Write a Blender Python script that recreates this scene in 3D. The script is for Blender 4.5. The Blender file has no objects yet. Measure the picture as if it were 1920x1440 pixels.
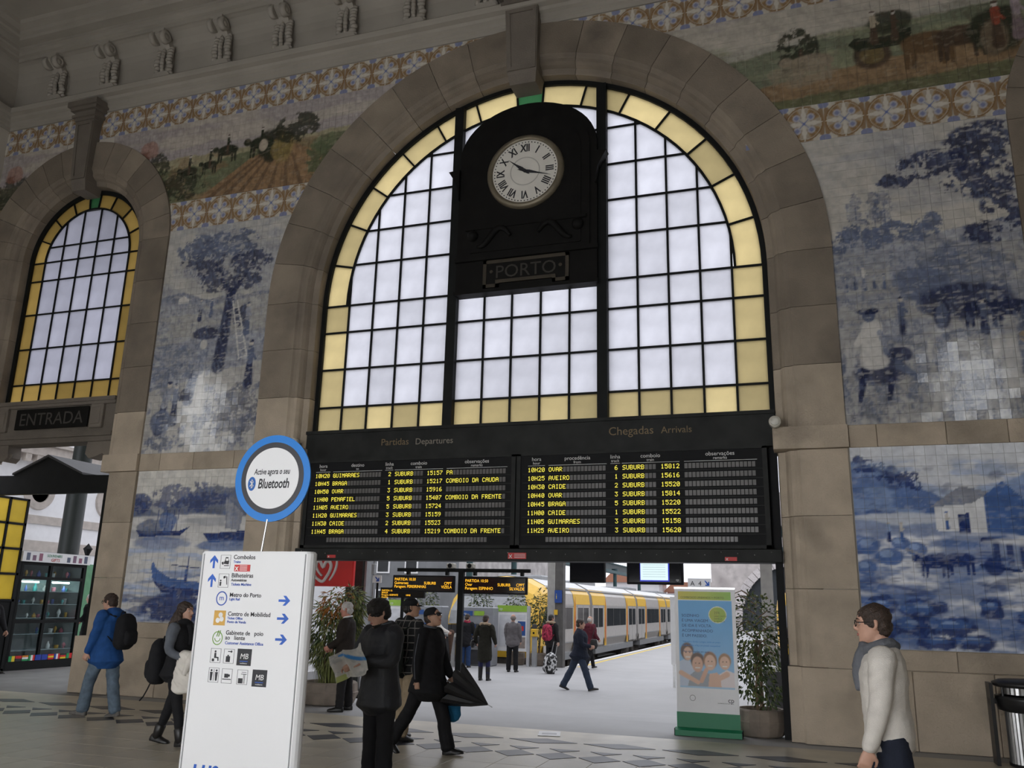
import bpy, math, random
import numpy as np
from mathutils import Vector, Matrix
random.seed(7)
rng = np.random.default_rng(11)
scene = bpy.context.scene
COL = scene.collection

# ------------------------------------------------------------------ camera
CAM = Vector((4.284, -12.746, 1.70))
YAW, PIT, ROL, FPX = -0.331327683, 0.253866172, 0.0237683891, 1590.9963
fwd = Vector((math.sin(YAW) * math.cos(PIT), math.cos(YAW) * math.cos(PIT), math.sin(PIT)))
rgt = Vector((math.cos(YAW), -math.sin(YAW), 0))
upv = rgt.cross(fwd)
r2 = rgt * math.cos(ROL) + upv * math.sin(ROL)
u2 = upv * math.cos(ROL) - rgt * math.sin(ROL)
cam_data = bpy.data.cameras.new('camera')
cam_data.sensor_width = 36.0
cam_data.lens = 36.0 * FPX / 1920.0
cam_data.clip_end = 500
cam = bpy.data.objects.new('camera', cam_data)
COL.objects.link(cam)
cam.matrix_world = Matrix(((r2.x, u2.x, -fwd.x, CAM.x), (r2.y, u2.y, -fwd.y, CAM.y), (r2.z, u2.z, -fwd.z, CAM.z), (0, 0, 0, 1)))
scene.camera = cam

# ------------------------------------------------------------------ world: even overcast sky
SKY = 1.78
BACK_WINDOW = 0.7      # windows behind the camera, kept dim so the upper walls stay dark
SKY_WINDOW = 6.5       # windows behind the camera that face open sky
BACK_DOOR = 7.0        # street doors behind the camera, open to the sky
world = bpy.data.worlds.new('overcast_sky')
scene.world = world
world.use_nodes = True
wn = world.node_tree.nodes; wl = world.node_tree.links
bg = wn['Background']
tc = wn.new('ShaderNodeTexCoord'); nz = wn.new('ShaderNodeTexNoise'); nz.inputs['Scale'].default_value = 2.2; nz.inputs['Detail'].default_value = 4
rp = wn.new('ShaderNodeValToRGB')
rp.color_ramp.elements[0].color = (0.80, 0.83, 0.92, 1); rp.color_ramp.elements[1].color = (0.93, 0.94, 1.0, 1)
wl.new(tc.outputs['Generated'], nz.inputs['Vector']); wl.new(nz.outputs['Fac'], rp.inputs['Fac']); wl.new(rp.outputs['Color'], bg.inputs['Color'])
bg.inputs['Strength'].default_value = SKY

vs = scene.view_settings
vs.view_transform = 'Standard'; vs.look = 'None'; vs.exposure = 0.0; vs.gamma = 1.0; vs.use_curve_mapping = False
scene.cycles.use_denoising = True
scene.cycles.max_bounces = 6
scene.cycles.diffuse_bounces = 3
scene.cycles.glossy_bounces = 2
scene.cycles.transmission_bounces = 6
scene.cycles.transparent_max_bounces = 6
scene.cycles.sample_clamp_indirect = 6.0
scene.cycles.adaptive_threshold = 0.08

# ------------------------------------------------------------------ helpers
def link(o, parent=None):
    COL.objects.link(o)
    if parent is not None: o.parent = parent
    return o

def tag(o, label=None, cat=None, group=None, kind=None):
    if label: o['label'] = label
    if cat: o['category'] = cat
    if group: o['group'] = group
    if kind: o['kind'] = kind
    return o

def empty(name, loc=(0, 0, 0), rz=0.0, parent=None):
    o = bpy.data.objects.new(name, None)
    o.empty_display_size = 0.1
    o.location = loc; o.rotation_euler = (0, 0, rz)
    return link(o, parent)

def thing(name, label, cat, loc=(0, 0, 0), rz=0.0, group=None):
    return tag(empty(name, loc, rz), label, cat, group)

def copy_tree(o, parent=None):
    c = o.copy(); COL.objects.link(c); c.parent = parent
    for ch in list(o.children): copy_tree(ch, c)
    return c

class MB:
    """collects geometry for ONE mesh object"""
    def __init__(s): s.v = []; s.f = []; s.m = []; s.mi = 0
    def add(s, vs, fs):
        b = len(s.v); s.v.extend([tuple(p) for p in vs]); s.f.extend([tuple(b + i for i in f) for f in fs]); s.m.extend([s.mi] * len(fs)); return s
    def box(s, x0, x1, y0, y1, z0, z1):
        return s.add([(x0, y0, z0), (x1, y0, z0), (x1, y1, z0), (x0, y1, z0), (x0, y0, z1), (x1, y0, z1), (x1, y1, z1), (x0, y1, z1)],
                     [(0, 3, 2, 1), (4, 5, 6, 7), (0, 1, 5, 4), (1, 2, 6, 5), (2, 3, 7, 6), (3, 0, 4, 7)])
    def cbox(s, c, d, rz=0.0):
        x, y, z = d[0] / 2, d[1] / 2, d[2] / 2; ca, sa = math.cos(rz), math.sin(rz)
        P = [(-x, -y, -z), (x, -y, -z), (x, y, -z), (-x, y, -z), (-x, -y, z), (x, -y, z), (x, y, z), (-x, y, z)]
        return s.add([(c[0] + a * ca - b * sa, c[1] + a * sa + b * ca, c[2] + e) for a, b, e in P],
                     [(0, 3, 2, 1), (4, 5, 6, 7), (0, 1, 5, 4), (1, 2, 6, 5), (2, 3, 7, 6), (3, 0, 4, 7)])
    def rbox(s, x0, x1, y0, y1, z0, z1, b=0.01):
        """box with chamfered edges"""
        X, Y, Z = (x0 + x1) / 2, (y0 + y1) / 2, (z0 + z1) / 2; dx, dy, dz = (x1 - x0) / 2, (y1 - y0) / 2, (z1 - z0) / 2
        vs = []; idx = {}
        for sx in (-1, 1):
            for sy in (-1, 1):
                for sz in (-1, 1):
                    for k, (a, c, d) in enumerate(((dx, dy - b, dz - b), (dx - b, dy, dz - b), (dx - b, dy - b, dz))):
                        idx[sx, sy, sz, k] = len(vs); vs.append((X + sx * a, Y + sy * c, Z + sz * d))
        g = lambda *a: idx[a]
        fs = []
        for q in (-1, 1):
            fs.append((g(q, -1, -1, 0), g(q, q, -1 * 1, 0) if False else g(q, 1, -1, 0), g(q, 1, 1, 0), g(q, -1, 1, 0)))
            fs.append((g(-1, q, -1, 1), g(1, q, -1, 1), g(1, q, 1, 1), g(-1, q, 1, 1)))
            fs.append((g(-1, -1, q, 2), g(1, -1, q, 2), g(1, 1, q, 2), g(-1, 1, q, 2)))
        for p in (-1, 1):
            for q in (-1, 1):
                fs.append((g(-1, p, q, 1), g(1, p, q, 1), g(1, p, q, 2), g(-1, p, q, 2)))
                fs.append((g(p, -1, q, 0), g(p, 1, q, 0), g(p, 1, q, 2), g(p, -1, q, 2)))
                fs.append((g(p, q, -1, 0), g(p, q, 1, 0), g(p, q, 1, 1), g(p, q, -1, 1)))
                for r in (-1, 1): fs.append((g(p, q, r, 0), g(p, q, r, 1), g(p, q, r, 2)))
        return s.add(vs, fs)
    def prism(s, poly, d0, d1, ax='y'):
        """poly of (a,b): ax y -> (x,z) extruded in y; ax x -> (y,z); ax z -> (x,y)"""
        n = len(poly)
        def P(a, b, d): return (a, d, b) if ax == 'y' else ((d, a, b) if ax == 'x' else (a, b, d))
        return s.add([P(a, b, d0) for a, b in poly] + [P(a, b, d1) for a, b in poly],
                     [tuple(range(n)), tuple(range(2 * n - 1, n - 1, -1))] + [(i, i + n, (i + 1) % n + n, (i + 1) % n) for i in range(n)])
    def tube(s, pts, r, n=8, cap=True, sq=1.0):
        """round tube along pts; r number or list"""
        pts = [Vector(p) for p in pts]; m = len(pts)
        rr = r if isinstance(r, (list, tuple)) else [r] * m
        up = None; vs = []
        for i, p in enumerate(pts):
            t = (pts[min(i + 1, m - 1)] - pts[max(i - 1, 0)])
            t = t.normalized() if t.length > 1e-9 else Vector((0, 0, 1))
            if up is None: up = t.orthogonal().normalized()
            up = (up - t * up.dot(t)); up = up.normalized() if up.length > 1e-6 else t.orthogonal().normalized()
            bi = t.cross(up)
            for k in range(n):
                a = 2 * math.pi * k / n
                vs.append(p + (up * math.cos(a) + bi * math.sin(a) * sq) * rr[i])
        fs = [(i * n + k, i * n + (k + 1) % n, (i + 1) * n + (k + 1) % n, (i + 1) * n + k) for i in range(m - 1) for k in range(n)]
        if cap: fs += [tuple(range(n - 1, -1, -1)), tuple((m - 1) * n + k for k in range(n))]
        return s.add(vs, fs)
    def lathe(s, prof, c=(0, 0, 0), n=24, ax='z', cap=True):
        """prof list of (r,h) turned about axis through c"""
        vs = []; m = len(prof)
        for r, h in prof:
            for k in range(n):
                a = 2 * math.pi * k / n; x, y = r * math.cos(a), r * math.sin(a)
                vs.append((c[0] + x, c[1] + y, c[2] + h) if ax == 'z' else (c[0] + x, c[1] + h, c[2] + y) if ax == 'y' else (c[0] + h, c[1] + x, c[2] + y))
        fs = [(i * n + k, i * n + (k + 1) % n, (i + 1) * n + (k + 1) % n, (i + 1) * n + k) for i in range(m - 1) for k in range(n)]
        if cap and prof[0][0] > 1e-6: fs.append(tuple(range(n - 1, -1, -1)))
        if cap and prof[-1][0] > 1e-6: fs.append(tuple((m - 1) * n + k for k in range(n)))
        return s.add(vs, fs)
    def ball(s, c, r, n=12, m=8):
        rx, ry, rz = r if isinstance(r, (list, tuple)) else (r, r, r)
        vs = []
        for i in range(m + 1):
            t = math.pi * i / m
            for k in range(n):
                a = 2 * math.pi * k / n
                vs.append((c[0] + rx * math.sin(t) * math.cos(a), c[1] + ry * math.sin(t) * math.sin(a), c[2] - rz * math.cos(t)))
        return s.add(vs, [(i * n + k, i * n + (k + 1) % n, (i + 1) * n + (k + 1) % n, (i + 1) * n + k) for i in range(m) for k in range(n)])
    def rings(s, rings, cap=True):
        n = len(rings[0]); m = len(rings); vs = [p for r in rings for p in r]
        fs = [(i * n + k, i * n + (k + 1) % n, (i + 1) * n + (k + 1) % n, (i + 1) * n + k) for i in range(m - 1) for k in range(n)]
        if cap: fs += [tuple(range(n - 1, -1, -1)), tuple((m - 1) * n + k for k in range(n))]
        return s.add(vs, fs)
    def mesh(s, name, mats, smooth=False, fix=True):
        me = bpy.data.meshes.new(name); me.from_pydata(s.v, [], s.f)
        for mm in (mats if isinstance(mats, (list, tuple)) else [mats]): me.materials.append(mm)
        if len(set(s.m)) > 1: me.polygons.foreach_set('material_index', s.m)
        if smooth: me.polygons.foreach_set('use_smooth', [True] * len(me.polygons))
        me.update()
        if fix:
            import bmesh
            bm = bmesh.new(); bm.from_mesh(me); bmesh.ops.recalc_face_normals(bm, faces=bm.faces); bm.to_mesh(me); bm.free()
        return me
    def obj(s, name, mats, parent=None, smooth=False, loc=None, rz=None, fix=True):
        o = bpy.data.objects.new(name, s.mesh(name, mats, smooth, fix))
        if loc is not None: o.location = loc
        if rz is not None: o.rotation_euler = (0, 0, rz)
        return link(o, parent)

def dup(o, loc=None, parent=None, rz=None, scale=None):
    c = o.copy(); COL.objects.link(c); c.parent = parent if parent is not None else o.parent
    if loc is not None: c.location = loc
    if rz is not None: c.rotation_euler = (0, 0, rz)
    if scale is not None: c.scale = scale
    return c

def auto_smooth(o):
    return o

# ------------------------------------------------------------------ materials
def mat(name, color, rough=0.6, metal=0.0, var=0.10, scale=6.0, bump=0.0, bscale=None, objvar=0.0, emit=None, estr=0.0, spec=0.5, coat=0.0, attr=None, dark=None, detail=4):
    m = bpy.data.materials.new(name); m.use_nodes = True
    n = m.node_tree.nodes; l = m.node_tree.links; b = n['Principled BSDF']
    b.inputs['Roughness'].default_value = rough; b.inputs['Metallic'].default_value = metal
    b.inputs['Specular IOR Level'].default_value = spec
    if coat: b.inputs['Coat Weight'].default_value = coat; b.inputs['Coat Roughness'].default_value = 0.08
    tcn = n.new('ShaderNodeTexCoord'); no = n.new('ShaderNodeTexNoise'); no.inputs['Scale'].default_value = scale; no.inputs['Detail'].default_value = detail
    l.new(tcn.outputs['Object'], no.inputs['Vector'])
    ramp = n.new('ShaderNodeMapRange'); ramp.inputs['From Min'].default_value = 0.3; ramp.inputs['From Max'].default_value = 0.7
    ramp.inputs['To Min'].default_value = 1 - var; ramp.inputs['To Max'].default_value = 1 + var
    l.new(no.outputs['Fac'], ramp.inputs['Value'])
    val = ramp.outputs['Result']
    if objvar:
        oi = n.new('ShaderNodeObjectInfo'); r3 = n.new('ShaderNodeMapRange'); r3.inputs['To Min'].default_value = 1 - objvar; r3.inputs['To Max'].default_value = 1 + objvar
        l.new(oi.outputs['Random'], r3.inputs['Value']); mu = n.new('ShaderNodeMath'); mu.operation = 'MULTIPLY'
        l.new(val, mu.inputs[0]); l.new(r3.outputs['Result'], mu.inputs[1]); val = mu.outputs[0]
    mx = n.new('ShaderNodeVectorMath'); mx.operation = 'SCALE'
    if attr:
        at = n.new('ShaderNodeAttribute'); at.attribute_name = attr; l.new(at.outputs['Color'], mx.inputs[0])
    else:
        mx.inputs[0].default_value = color[:3]
    l.new(val, mx.inputs['Scale'])
    out = mx.outputs['Vector']
    if dark:   # blotches of a second colour (wear, stains)
        n2 = n.new('ShaderNodeTexNoise'); n2.inputs['Scale'].default_value = dark[1]; n2.inputs['Detail'].default_value = 6; l.new(tcn.outputs['Object'], n2.inputs['Vector'])
        mr = n.new('ShaderNodeMapRange'); mr.inputs['From Min'].default_value = dark[2]; mr.inputs['From Max'].default_value = dark[3]; l.new(n2.outputs['Fac'], mr.inputs['Value'])
        mc = n.new('ShaderNodeMix'); mc.data_type = 'RGBA'; l.new(mr.outputs['Result'], mc.inputs['Factor']); l.new(out, mc.inputs['A']); mc.inputs['B'].default_value = (*dark[0], 1)
        out = mc.outputs['Result']
    l.new(out, b.inputs['Base Color'])
    if bump:
        bn = n.new('ShaderNodeTexNoise'); bn.inputs['Scale'].default_value = bscale or scale * 5; bn.inputs['Detail'].default_value = 3; l.new(tcn.outputs['Object'], bn.inputs['Vector'])
        bp = n.new('ShaderNodeBump'); bp.inputs['Strength'].default_value = bump; bp.inputs['Distance'].default_value = 0.02; l.new(bn.outputs['Fac'], bp.inputs['Height']); l.new(bp.outputs['Normal'], b.inputs['Normal'])
    if emit is not None:
        m['lit'] = 1
        b.inputs['Emission Color'].default_value = (*emit[:3], 1); b.inputs['Emission Strength'].default_value = estr
    return m

def pane_mat(name, color, var=0.06, objvar=0.1):
    """cathedral glass: scatters the daylight that falls on its far side"""
    m = bpy.data.materials.new(name); m.use_nodes = True
    n = m.node_tree.nodes; l = m.node_tree.links
    n.remove(n['Principled BSDF']); out = n['Material Output']
    tr = n.new('ShaderNodeBsdfTranslucent'); gl = n.new('ShaderNodeBsdfGlossy'); gl.inputs['Roughness'].default_value = 0.15; gl.inputs['Color'].default_value = (0.8, 0.8, 0.8, 1)
    mix = n.new('ShaderNodeMixShader'); mix.inputs['Fac'].default_value = 0.03
    tcn = n.new('ShaderNodeTexCoord'); no = n.new('ShaderNodeTexNoise'); no.inputs['Scale'].default_value = 3.0; no.inputs['Detail'].default_value = 5
    l.new(tcn.outputs['Object'], no.inputs['Vector'])
    mr = n.new('ShaderNodeMapRange'); mr.inputs['From Min'].default_value = 0.3; mr.inputs['From Max'].default_value = 0.7; mr.inputs['To Min'].default_value = 1 - var; mr.inputs['To Max'].default_value = 1 + var
    l.new(no.outputs['Fac'], mr.inputs['Value'])
    oi = n.new('ShaderNodeObjectInfo'); r3 = n.new('ShaderNodeMapRange'); r3.inputs['To Min'].default_value = 1 - objvar; r3.inputs['To Max'].default_value = 1
    l.new(oi.outputs['Random'], r3.inputs['Value']); mu = n.new('ShaderNodeMath'); mu.operation = 'MULTIPLY'; l.new(mr.outputs['Result'], mu.inputs[0]); l.new(r3.outputs['Result'], mu.inputs[1])
    sc = n.new('ShaderNodeVectorMath'); sc.operation = 'SCALE'; sc.inputs[0].default_value = color; l.new(mu.outputs[0], sc.inputs['Scale']); l.new(sc.outputs['Vector'], tr.inputs['Color'])
    # ribbed relief
    wv = n.new('ShaderNodeTexNoise'); wv.inputs['Scale'].default_value = 60; l.new(tcn.outputs['Object'], wv.inputs['Vector'])
    bp = n.new('ShaderNodeBump'); bp.inputs['Strength'].default_value = 0.3; bp.inputs['Distance'].default_value = 0.01; l.new(wv.outputs['Fac'], bp.inputs['Height']); l.new(bp.outputs['Normal'], gl.inputs['Normal'])
    l.new(tr.outputs[0], mix.inputs[1]); l.new(gl.outputs[0], mix.inputs[2]); l.new(mix.outputs[0], out.inputs['Surface'])
    return m

def glow(name, color, strength, base=(0.02, 0.02, 0.02), lamp=True):
    m = mat(name, base, 0.5, emit=color, estr=strength)
    if not lamp: m.cycles.emission_sampling = 'NONE'   # dim lettering: no need to sample it as a lamp
    return m

def glass_mat(name, tint=(0.9, 0.95, 0.95), rough=0.02):
    m = bpy.data.materials.new(name); m.use_nodes = True
    n = m.node_tree.nodes; l = m.node_tree.links; n.remove(n['Principled BSDF'])
    t = n.new('ShaderNodeBsdfTransparent'); t.inputs['Color'].default_value = (*tint, 1); g = n.new('ShaderNodeBsdfGlossy'); g.inputs['Roughness'].default_value = rough
    mx = n.new('ShaderNodeMixShader'); mx.inputs['Fac'].default_value = 0.035
    l.new(t.outputs[0], mx.inputs[1]); l.new(g.outputs[0], mx.inputs[2]); l.new(mx.outputs[0], n['Material Output'].inputs['Surface'])
    return m

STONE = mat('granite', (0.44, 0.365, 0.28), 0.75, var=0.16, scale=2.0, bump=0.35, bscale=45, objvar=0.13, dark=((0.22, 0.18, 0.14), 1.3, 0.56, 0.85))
STONE_A = mat('sooty_granite', (0.215, 0.176, 0.134), 0.75, var=0.18, scale=1.6, bump=0.35, bscale=45, objvar=0.2, dark=((0.11, 0.09, 0.072), 1.1, 0.50, 0.8))  # darker granite for the arch rings and upper pier blocks
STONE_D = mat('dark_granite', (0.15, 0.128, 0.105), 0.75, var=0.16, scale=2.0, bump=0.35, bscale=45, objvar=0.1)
PLASTER = mat('plaster', (0.50, 0.46, 0.40), 0.85, var=0.06, scale=1.5, bump=0.15, bscale=30)
STUCCO = mat('ceiling_stucco', (0.33, 0.30, 0.26), 0.8, var=0.08, scale=1.2, bump=0.1, bscale=20)
GROUT = mat('grout', (0.30, 0.29, 0.28), 0.8, var=0.08)
TILE = mat('painted_glaze', (1, 1, 1), 0.12, var=0.05, scale=9, attr='Col', spec=0.6, bump=0.06, bscale=14)
IRON = mat('black_iron', (0.008, 0.009, 0.009), 0.6, var=0.2, scale=5, spec=0.2)
DWOOD = mat('blackened_wood', (0.007, 0.0065, 0.006), 0.65, var=0.25, scale=4, bump=0.1, spec=0.15)
BEAM = mat('weathered_black_beam', (0.018, 0.019, 0.018), 0.55, var=0.4, scale=2.5, bump=0.1, spec=0.2)
FLOOR = mat('polished_limestone', (0.50, 0.448, 0.35), 0.34, spec=0.4, var=0.12, scale=2.2, objvar=0.07, dark=((0.30, 0.26, 0.2), 0.9, 0.55, 0.8))
FLOORD = mat('dark_inlay_stone', (0.045, 0.046, 0.055), 0.38, spec=0.3, var=0.15, scale=4, objvar=0.1)
PAVE = mat('platform_concrete', (0.375, 0.372, 0.372), 0.7, var=0.06, scale=0.8, dark=((0.40, 0.40, 0.40), 3.0, 0.55, 0.8))
PANE_W = pane_mat('clear_cathedral_glass', (0.97, 0.97, 1.0))
PANE_Y = pane_mat('amber_cathedral_glass', (0.97, 0.87, 0.60), objvar=0.28)
PANE_W2 = pane_mat('sooty_cathedral_glass', (0.80, 0.80, 0.86)); PANE_Y2 = pane_mat('sooty_amber_glass', (0.74, 0.60, 0.31), objvar=0.28)  # tint darkened to carry the shade outside the side windows
PANE_G = pane_mat('green_cathedral_glass', (0.22, 0.42, 0.26))
WHITE = mat('white_paint', (0.80, 0.80, 0.80), 0.5, var=0.03)
BLACK = mat('black_plastic', (0.010, 0.010, 0.011), 0.6, var=0.1, spec=0.15)
STEEL = mat('brushed_steel', (0.55, 0.55, 0.55), 0.35, metal=0.9, var=0.08, scale=12)
GREYM = mat('grey_painted_metal', (0.30, 0.31, 0.32), 0.5, var=0.08)
TXTW = mat('white_lettering', (0.75, 0.75, 0.74), 0.6, var=0.02)
TXTK = mat('black_lettering', (0.02, 0.02, 0.025), 0.6, var=0.02)
TXTB = mat('blue_lettering', (0.03, 0.09, 0.42), 0.6, var=0.02)
RED = mat('red_print', (0.55, 0.03, 0.03), 0.5, var=0.05)

def text(s, loc, size, m, parent, name='lettering', align='LEFT', rot=(math.pi / 2, 0, 0), sx=1.0, ext=0.001, shear=0.0, bold=0.0):
    c = bpy.data.curves.new(name, 'FONT'); c.body = s; c.size = size; c.align_x = align; c.align_y = 'BOTTOM_BASELINE'
    c.extrude = ext; c.resolution_u = 3; c.shear = shear; c.offset = bold
    c.materials.append(m)
    o = bpy.data.objects.new(name, c); o.location = loc; o.rotation_euler = rot; o.scale = (sx, 1, 1)
    return link(o, parent)
# ================================================================== SETTING
HX = 12.45           # half width of the hall
BACKY = -16.0
SP1, SP2 = 7.0, 8.70 # spring heights of the large and small arches
CX2 = 9.965          # axis of the small arches
RO1, RO2 = 4.945, 2.505
RG1, RG2 = 3.955, 1.50

def in_arch(x, z, pad=0.0):
    for cx, R, sp in ((0, RO1, SP1), (-CX2, RO2, SP2), (CX2, RO2, SP2)):
        if z <= sp:
            if abs(x - cx) < R - pad: return True
        elif (x - cx) ** 2 + (z - sp) ** 2 < (R - pad) ** 2: return True
    return False

# ---- front wall body: solid piers and spandrels behind the cladding
mb = MB()
def hole_top(x):
    for cx, R, sp in ((0, 4.5, SP1), (-CX2, 2.1, SP2), (CX2, 2.1, SP2)):
        if abs(x - cx) < R: return sp + math.sqrt(max(0, R * R - (x - cx) ** 2))
    return None
xs = [-HX, -CX2 - 2.1]
for cx, R in ((-CX2, 2.1), (0, 4.5), (CX2, 2.1)):
    xs += [cx - R * math.cos(math.pi * k / 24) for k in range(25)]
xs = sorted(set([round(x, 4) for x in xs + [HX]]))
for a, b in zip(xs[:-1], xs[1:]):
    h = hole_top((a + b) / 2)
    mb.box(a, b, 0.0, 0.7, 0.0 if h is None else h, 14.4)
wall_front = tag(mb.obj('wall_front', PLASTER), kind='structure')

# ---- other walls, with window openings left for the street side light
def wall_with_holes(name, axis, pos, thick, a0, a1, z1, holes):
    """holes: (a_lo,a_hi,z_lo,z_hi)"""
    mb = MB(); cuts = sorted(set([a0, a1] + [h for q in holes for h in q[:2]]))
    for p, q in zip(cuts[:-1], cuts[1:]):
        m = (p + q) / 2; zz = sorted([(h[2], h[3]) for h in holes if h[0] < m < h[1]]); z = 0.0
        segs = []
        for lo, hi in zz:
            if lo > z: segs.append((z, lo))
            z = hi
        segs.append((z, z1))
        for lo, hi in segs:
            if axis == 'x': mb.box(pos, pos + thick, p, q, lo, hi)
            else: mb.box(p, q, pos, pos + thick, lo, hi)
    return tag(mb.obj(name, PLASTER), kind='structure')
BH = [(-4.4, 4.4, 0.0, 4.0), (-3.6, 3.6, 4.8, 9.6), (-11.3, -8.6, 0.0, 3.6), (-11.3, -8.6, 5.4, 10.0), (8.8, 10.2, 7.4, 9.8)]
wall_with_holes('wall_back', 'y', BACKY - 0.5, 0.5, -HX, HX, 14.4, BH)
LH = [(-8.7, -7.0, 5.8, 8.1)]
wall_with_holes('wall_left', 'x', -HX - 0.5, 0.5, BACKY, 0.7, 14.4, LH)
wall_with_holes('wall_right', 'x', HX, 0.5, BACKY, 0.7, 14.4, LH)
DAY = glow('bright_street_window', (0.93, 0.96, 1.0), BACK_WINDOW, base=(0.5, 0.5, 0.5))
OPENW = glow('open_sky_window', (0.93, 0.96, 1.0), SKY_WINDOW, base=(0.5, 0.5, 0.5))
DOORL = glow('open_street_door_daylight', (0.95, 0.97, 1.0), BACK_DOOR, base=(0.5, 0.5, 0.5))
nwin = 4
for k, (lo, hi, z0, z1) in enumerate(BH + [None] * 0):
    w = tag(empty('window_%d' % nwin, ((lo + hi) / 2, BACKY - 0.25, z0)), kind='structure'); nwin += 1
    n = max(2, round((hi - lo) / 0.9)); m = max(2, round((z1 - z0) / 1.0)); W = (hi - lo) / n; Hh = (z1 - z0) / m
    pm = None
    for i in range(n):
        for j in range(m):
            c = (lo + hi) / 2
            if pm is None: pm = MB().box(0.03, W - 0.03, -0.01, 0.01, 0.03, Hh - 0.03).obj('pane', DOORL if z0 < 1 else (OPENW if lo > 5 else DAY), w, loc=(-(hi - lo) / 2 + i * W, 0, j * Hh))
            else: dup(pm, (-(hi - lo) / 2 + i * W, 0, j * Hh))
    fb = MB()
    for i in range(n + 1): fb.box(-(hi - lo) / 2 + i * W - 0.03, -(hi - lo) / 2 + i * W + 0.03, -0.03, 0.03, 0, z1 - z0)
    for j in range(m + 1): fb.box(-(hi - lo) / 2, (hi - lo) / 2, -0.03, 0.03, max(0, j * Hh - 0.03), min(z1 - z0, j * Hh + 0.03))
    fb.obj('glazing_frame', IRON, w)
for sx in (-1, 1):
    for (lo, hi, z0, z1) in LH:
        w = tag(empty('window_%d' % nwin, (sx * (HX + 0.25), (lo + hi) / 2, z0)), kind='structure'); nwin += 1
        n, m = 3, 4; W = (hi - lo) / n; Hh = (z1 - z0) / m; pm = None
        for i in range(n):
            for j in range(m):
                L = (0, -(hi - lo) / 2 + i * W, j * Hh)
                if pm is None: pm = MB().box(-0.01, 0.01, 0.03, W - 0.03, 0.03, Hh - 0.03).obj('pane', OPENW if sx < 0 else DAY, w, loc=L)
                else: dup(pm, L)
        fb = MB()
        for i in range(n + 1): fb.box(-0.03, 0.03, -(hi - lo) / 2 + i * W - 0.03, -(hi - lo) / 2 + i * W + 0.03, 0, z1 - z0)
        for j in range(m + 1): fb.box(-0.03, 0.03, -(hi - lo) / 2, (hi - lo) / 2, max(0, j * Hh - 0.03), min(z1 - z0, j * Hh + 0.03))
        fb.obj('glazing_frame', IRON, w)

# ---- floor: limestone with dark inlays, slabs near the camera
floor = tag(MB().box(-HX, HX, BACKY - 0.5, -0.45, -0.30, -0.004).obj('floor', FLOOR), kind='structure')
MB().box(-13.9, -7.4, -0.45, 6.0, -0.30, -0.006).obj('paving', mat('worn_grey_paving', (0.20, 0.195, 0.19), 0.6, var=0.15, scale=2), floor)
sl = None
for i in range(28):
    for j in range(8):
        x, y = -8.6 + 0.5 * i, -2.72 - 0.5 * (j + 1)
        if y < -6.8: continue
        if sl is None: sl = MB().rbox(0.003, 0.497, 0.003, 0.497, -0.012, 0.0, 0.002).obj('slab', FLOOR, floor, loc=(x, y, 0))
        else: dup(sl, (x, y, 0))
a = b = c = None
for i in range(-9, 7):
    L = (-0.07 + 1.0 * i, -1.43, 0)
    if a is None: a = MB().prism([(-0.46, 0), (0, -0.2), (0.46, 0), (0, 0.2)], -0.012, 0.0005, 'z').obj('rhombus_inlay', FLOORD, floor, loc=L)
    else: dup(a, L)
for i in range(-17, 13):
    L = (0.35 + 0.515 * i, 0, 0)
    if b is None:
        b = MB().prism([(-0.2, -1.98), (0.0, -2.17), (0.18, -1.98)], -0.012, 0.0005, 'z').obj('triangle_inlay', FLOORD, floor, loc=L)
        c = MB().prism([(-0.245, -2.45), (0, -2.7), (0.245, -2.45), (0, -2.21)], -0.012, 0.0005, 'z').obj('diamond_inlay', FLOORD, floor, loc=(L[0] + 0.015, 0, 0))
    else: dup(b, L); dup(c, (L[0] + 0.015, 0, 0))
# platform side ground: level at the wall, then a gentle ramp down
PZ = -0.24
g = MB()
g.add([(-7.4, -0.45, -0.006), (13, -0.45, -0.006), (13, 1.2, -0.006), (-7.4, 1.2, -0.006), (13, 4.2, PZ), (-7.4, 4.2, PZ), (13, 15.6, PZ), (-7.4, 15.6, PZ)],
      [(0, 1, 2, 3), (3, 2, 4, 5), (5, 4, 6, 7)])
g.add([(-3.35, 15.6, PZ), (2.6, 15.6, PZ), (2.6, 90, PZ), (-3.35, 90, PZ), (-3.35, 15.6, PZ - 0.9), (2.6, 15.6, PZ - 0.9), (2.6, 90, PZ - 0.9), (-3.35, 90, PZ - 0.9), (-7.4, 15.6, PZ), (-7.4, 15.6, PZ - .9), (13, 15.6, PZ), (13, 15.6, PZ - .9)],
      [(0, 1, 2, 3), (0, 3, 7, 4), (1, 5, 6, 2), (8, 0, 4, 9), (1, 10, 11, 5)])
ground = tag(g.obj('platform', PAVE), 'grey concrete station platform beyond the arch', kind='structure')
MB().box(-3.35, -3.18, 15.6, 90, PZ - 0.02, PZ + 0.004).obj('white_edge', WHITE, ground)
YEL = mat('yellow_line_paint', (0.75, 0.55, 0.10), 0.6)
MB().box(-3.0, -2.86, 15.6, 90, PZ - 0.02, PZ + 0.004).obj('yellow_line', YEL, ground)
BALL = mat('track_ballast', (0.06, 0.055, 0.05), 0.9, var=0.4, scale=20, bump=0.6)
tag(MB().box(-60, 60, 6.0, 110, PZ - 1.2, PZ - 0.9).obj('track_bed', BALL), 'dark ballast track bed beyond the platform', kind='structure')

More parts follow.
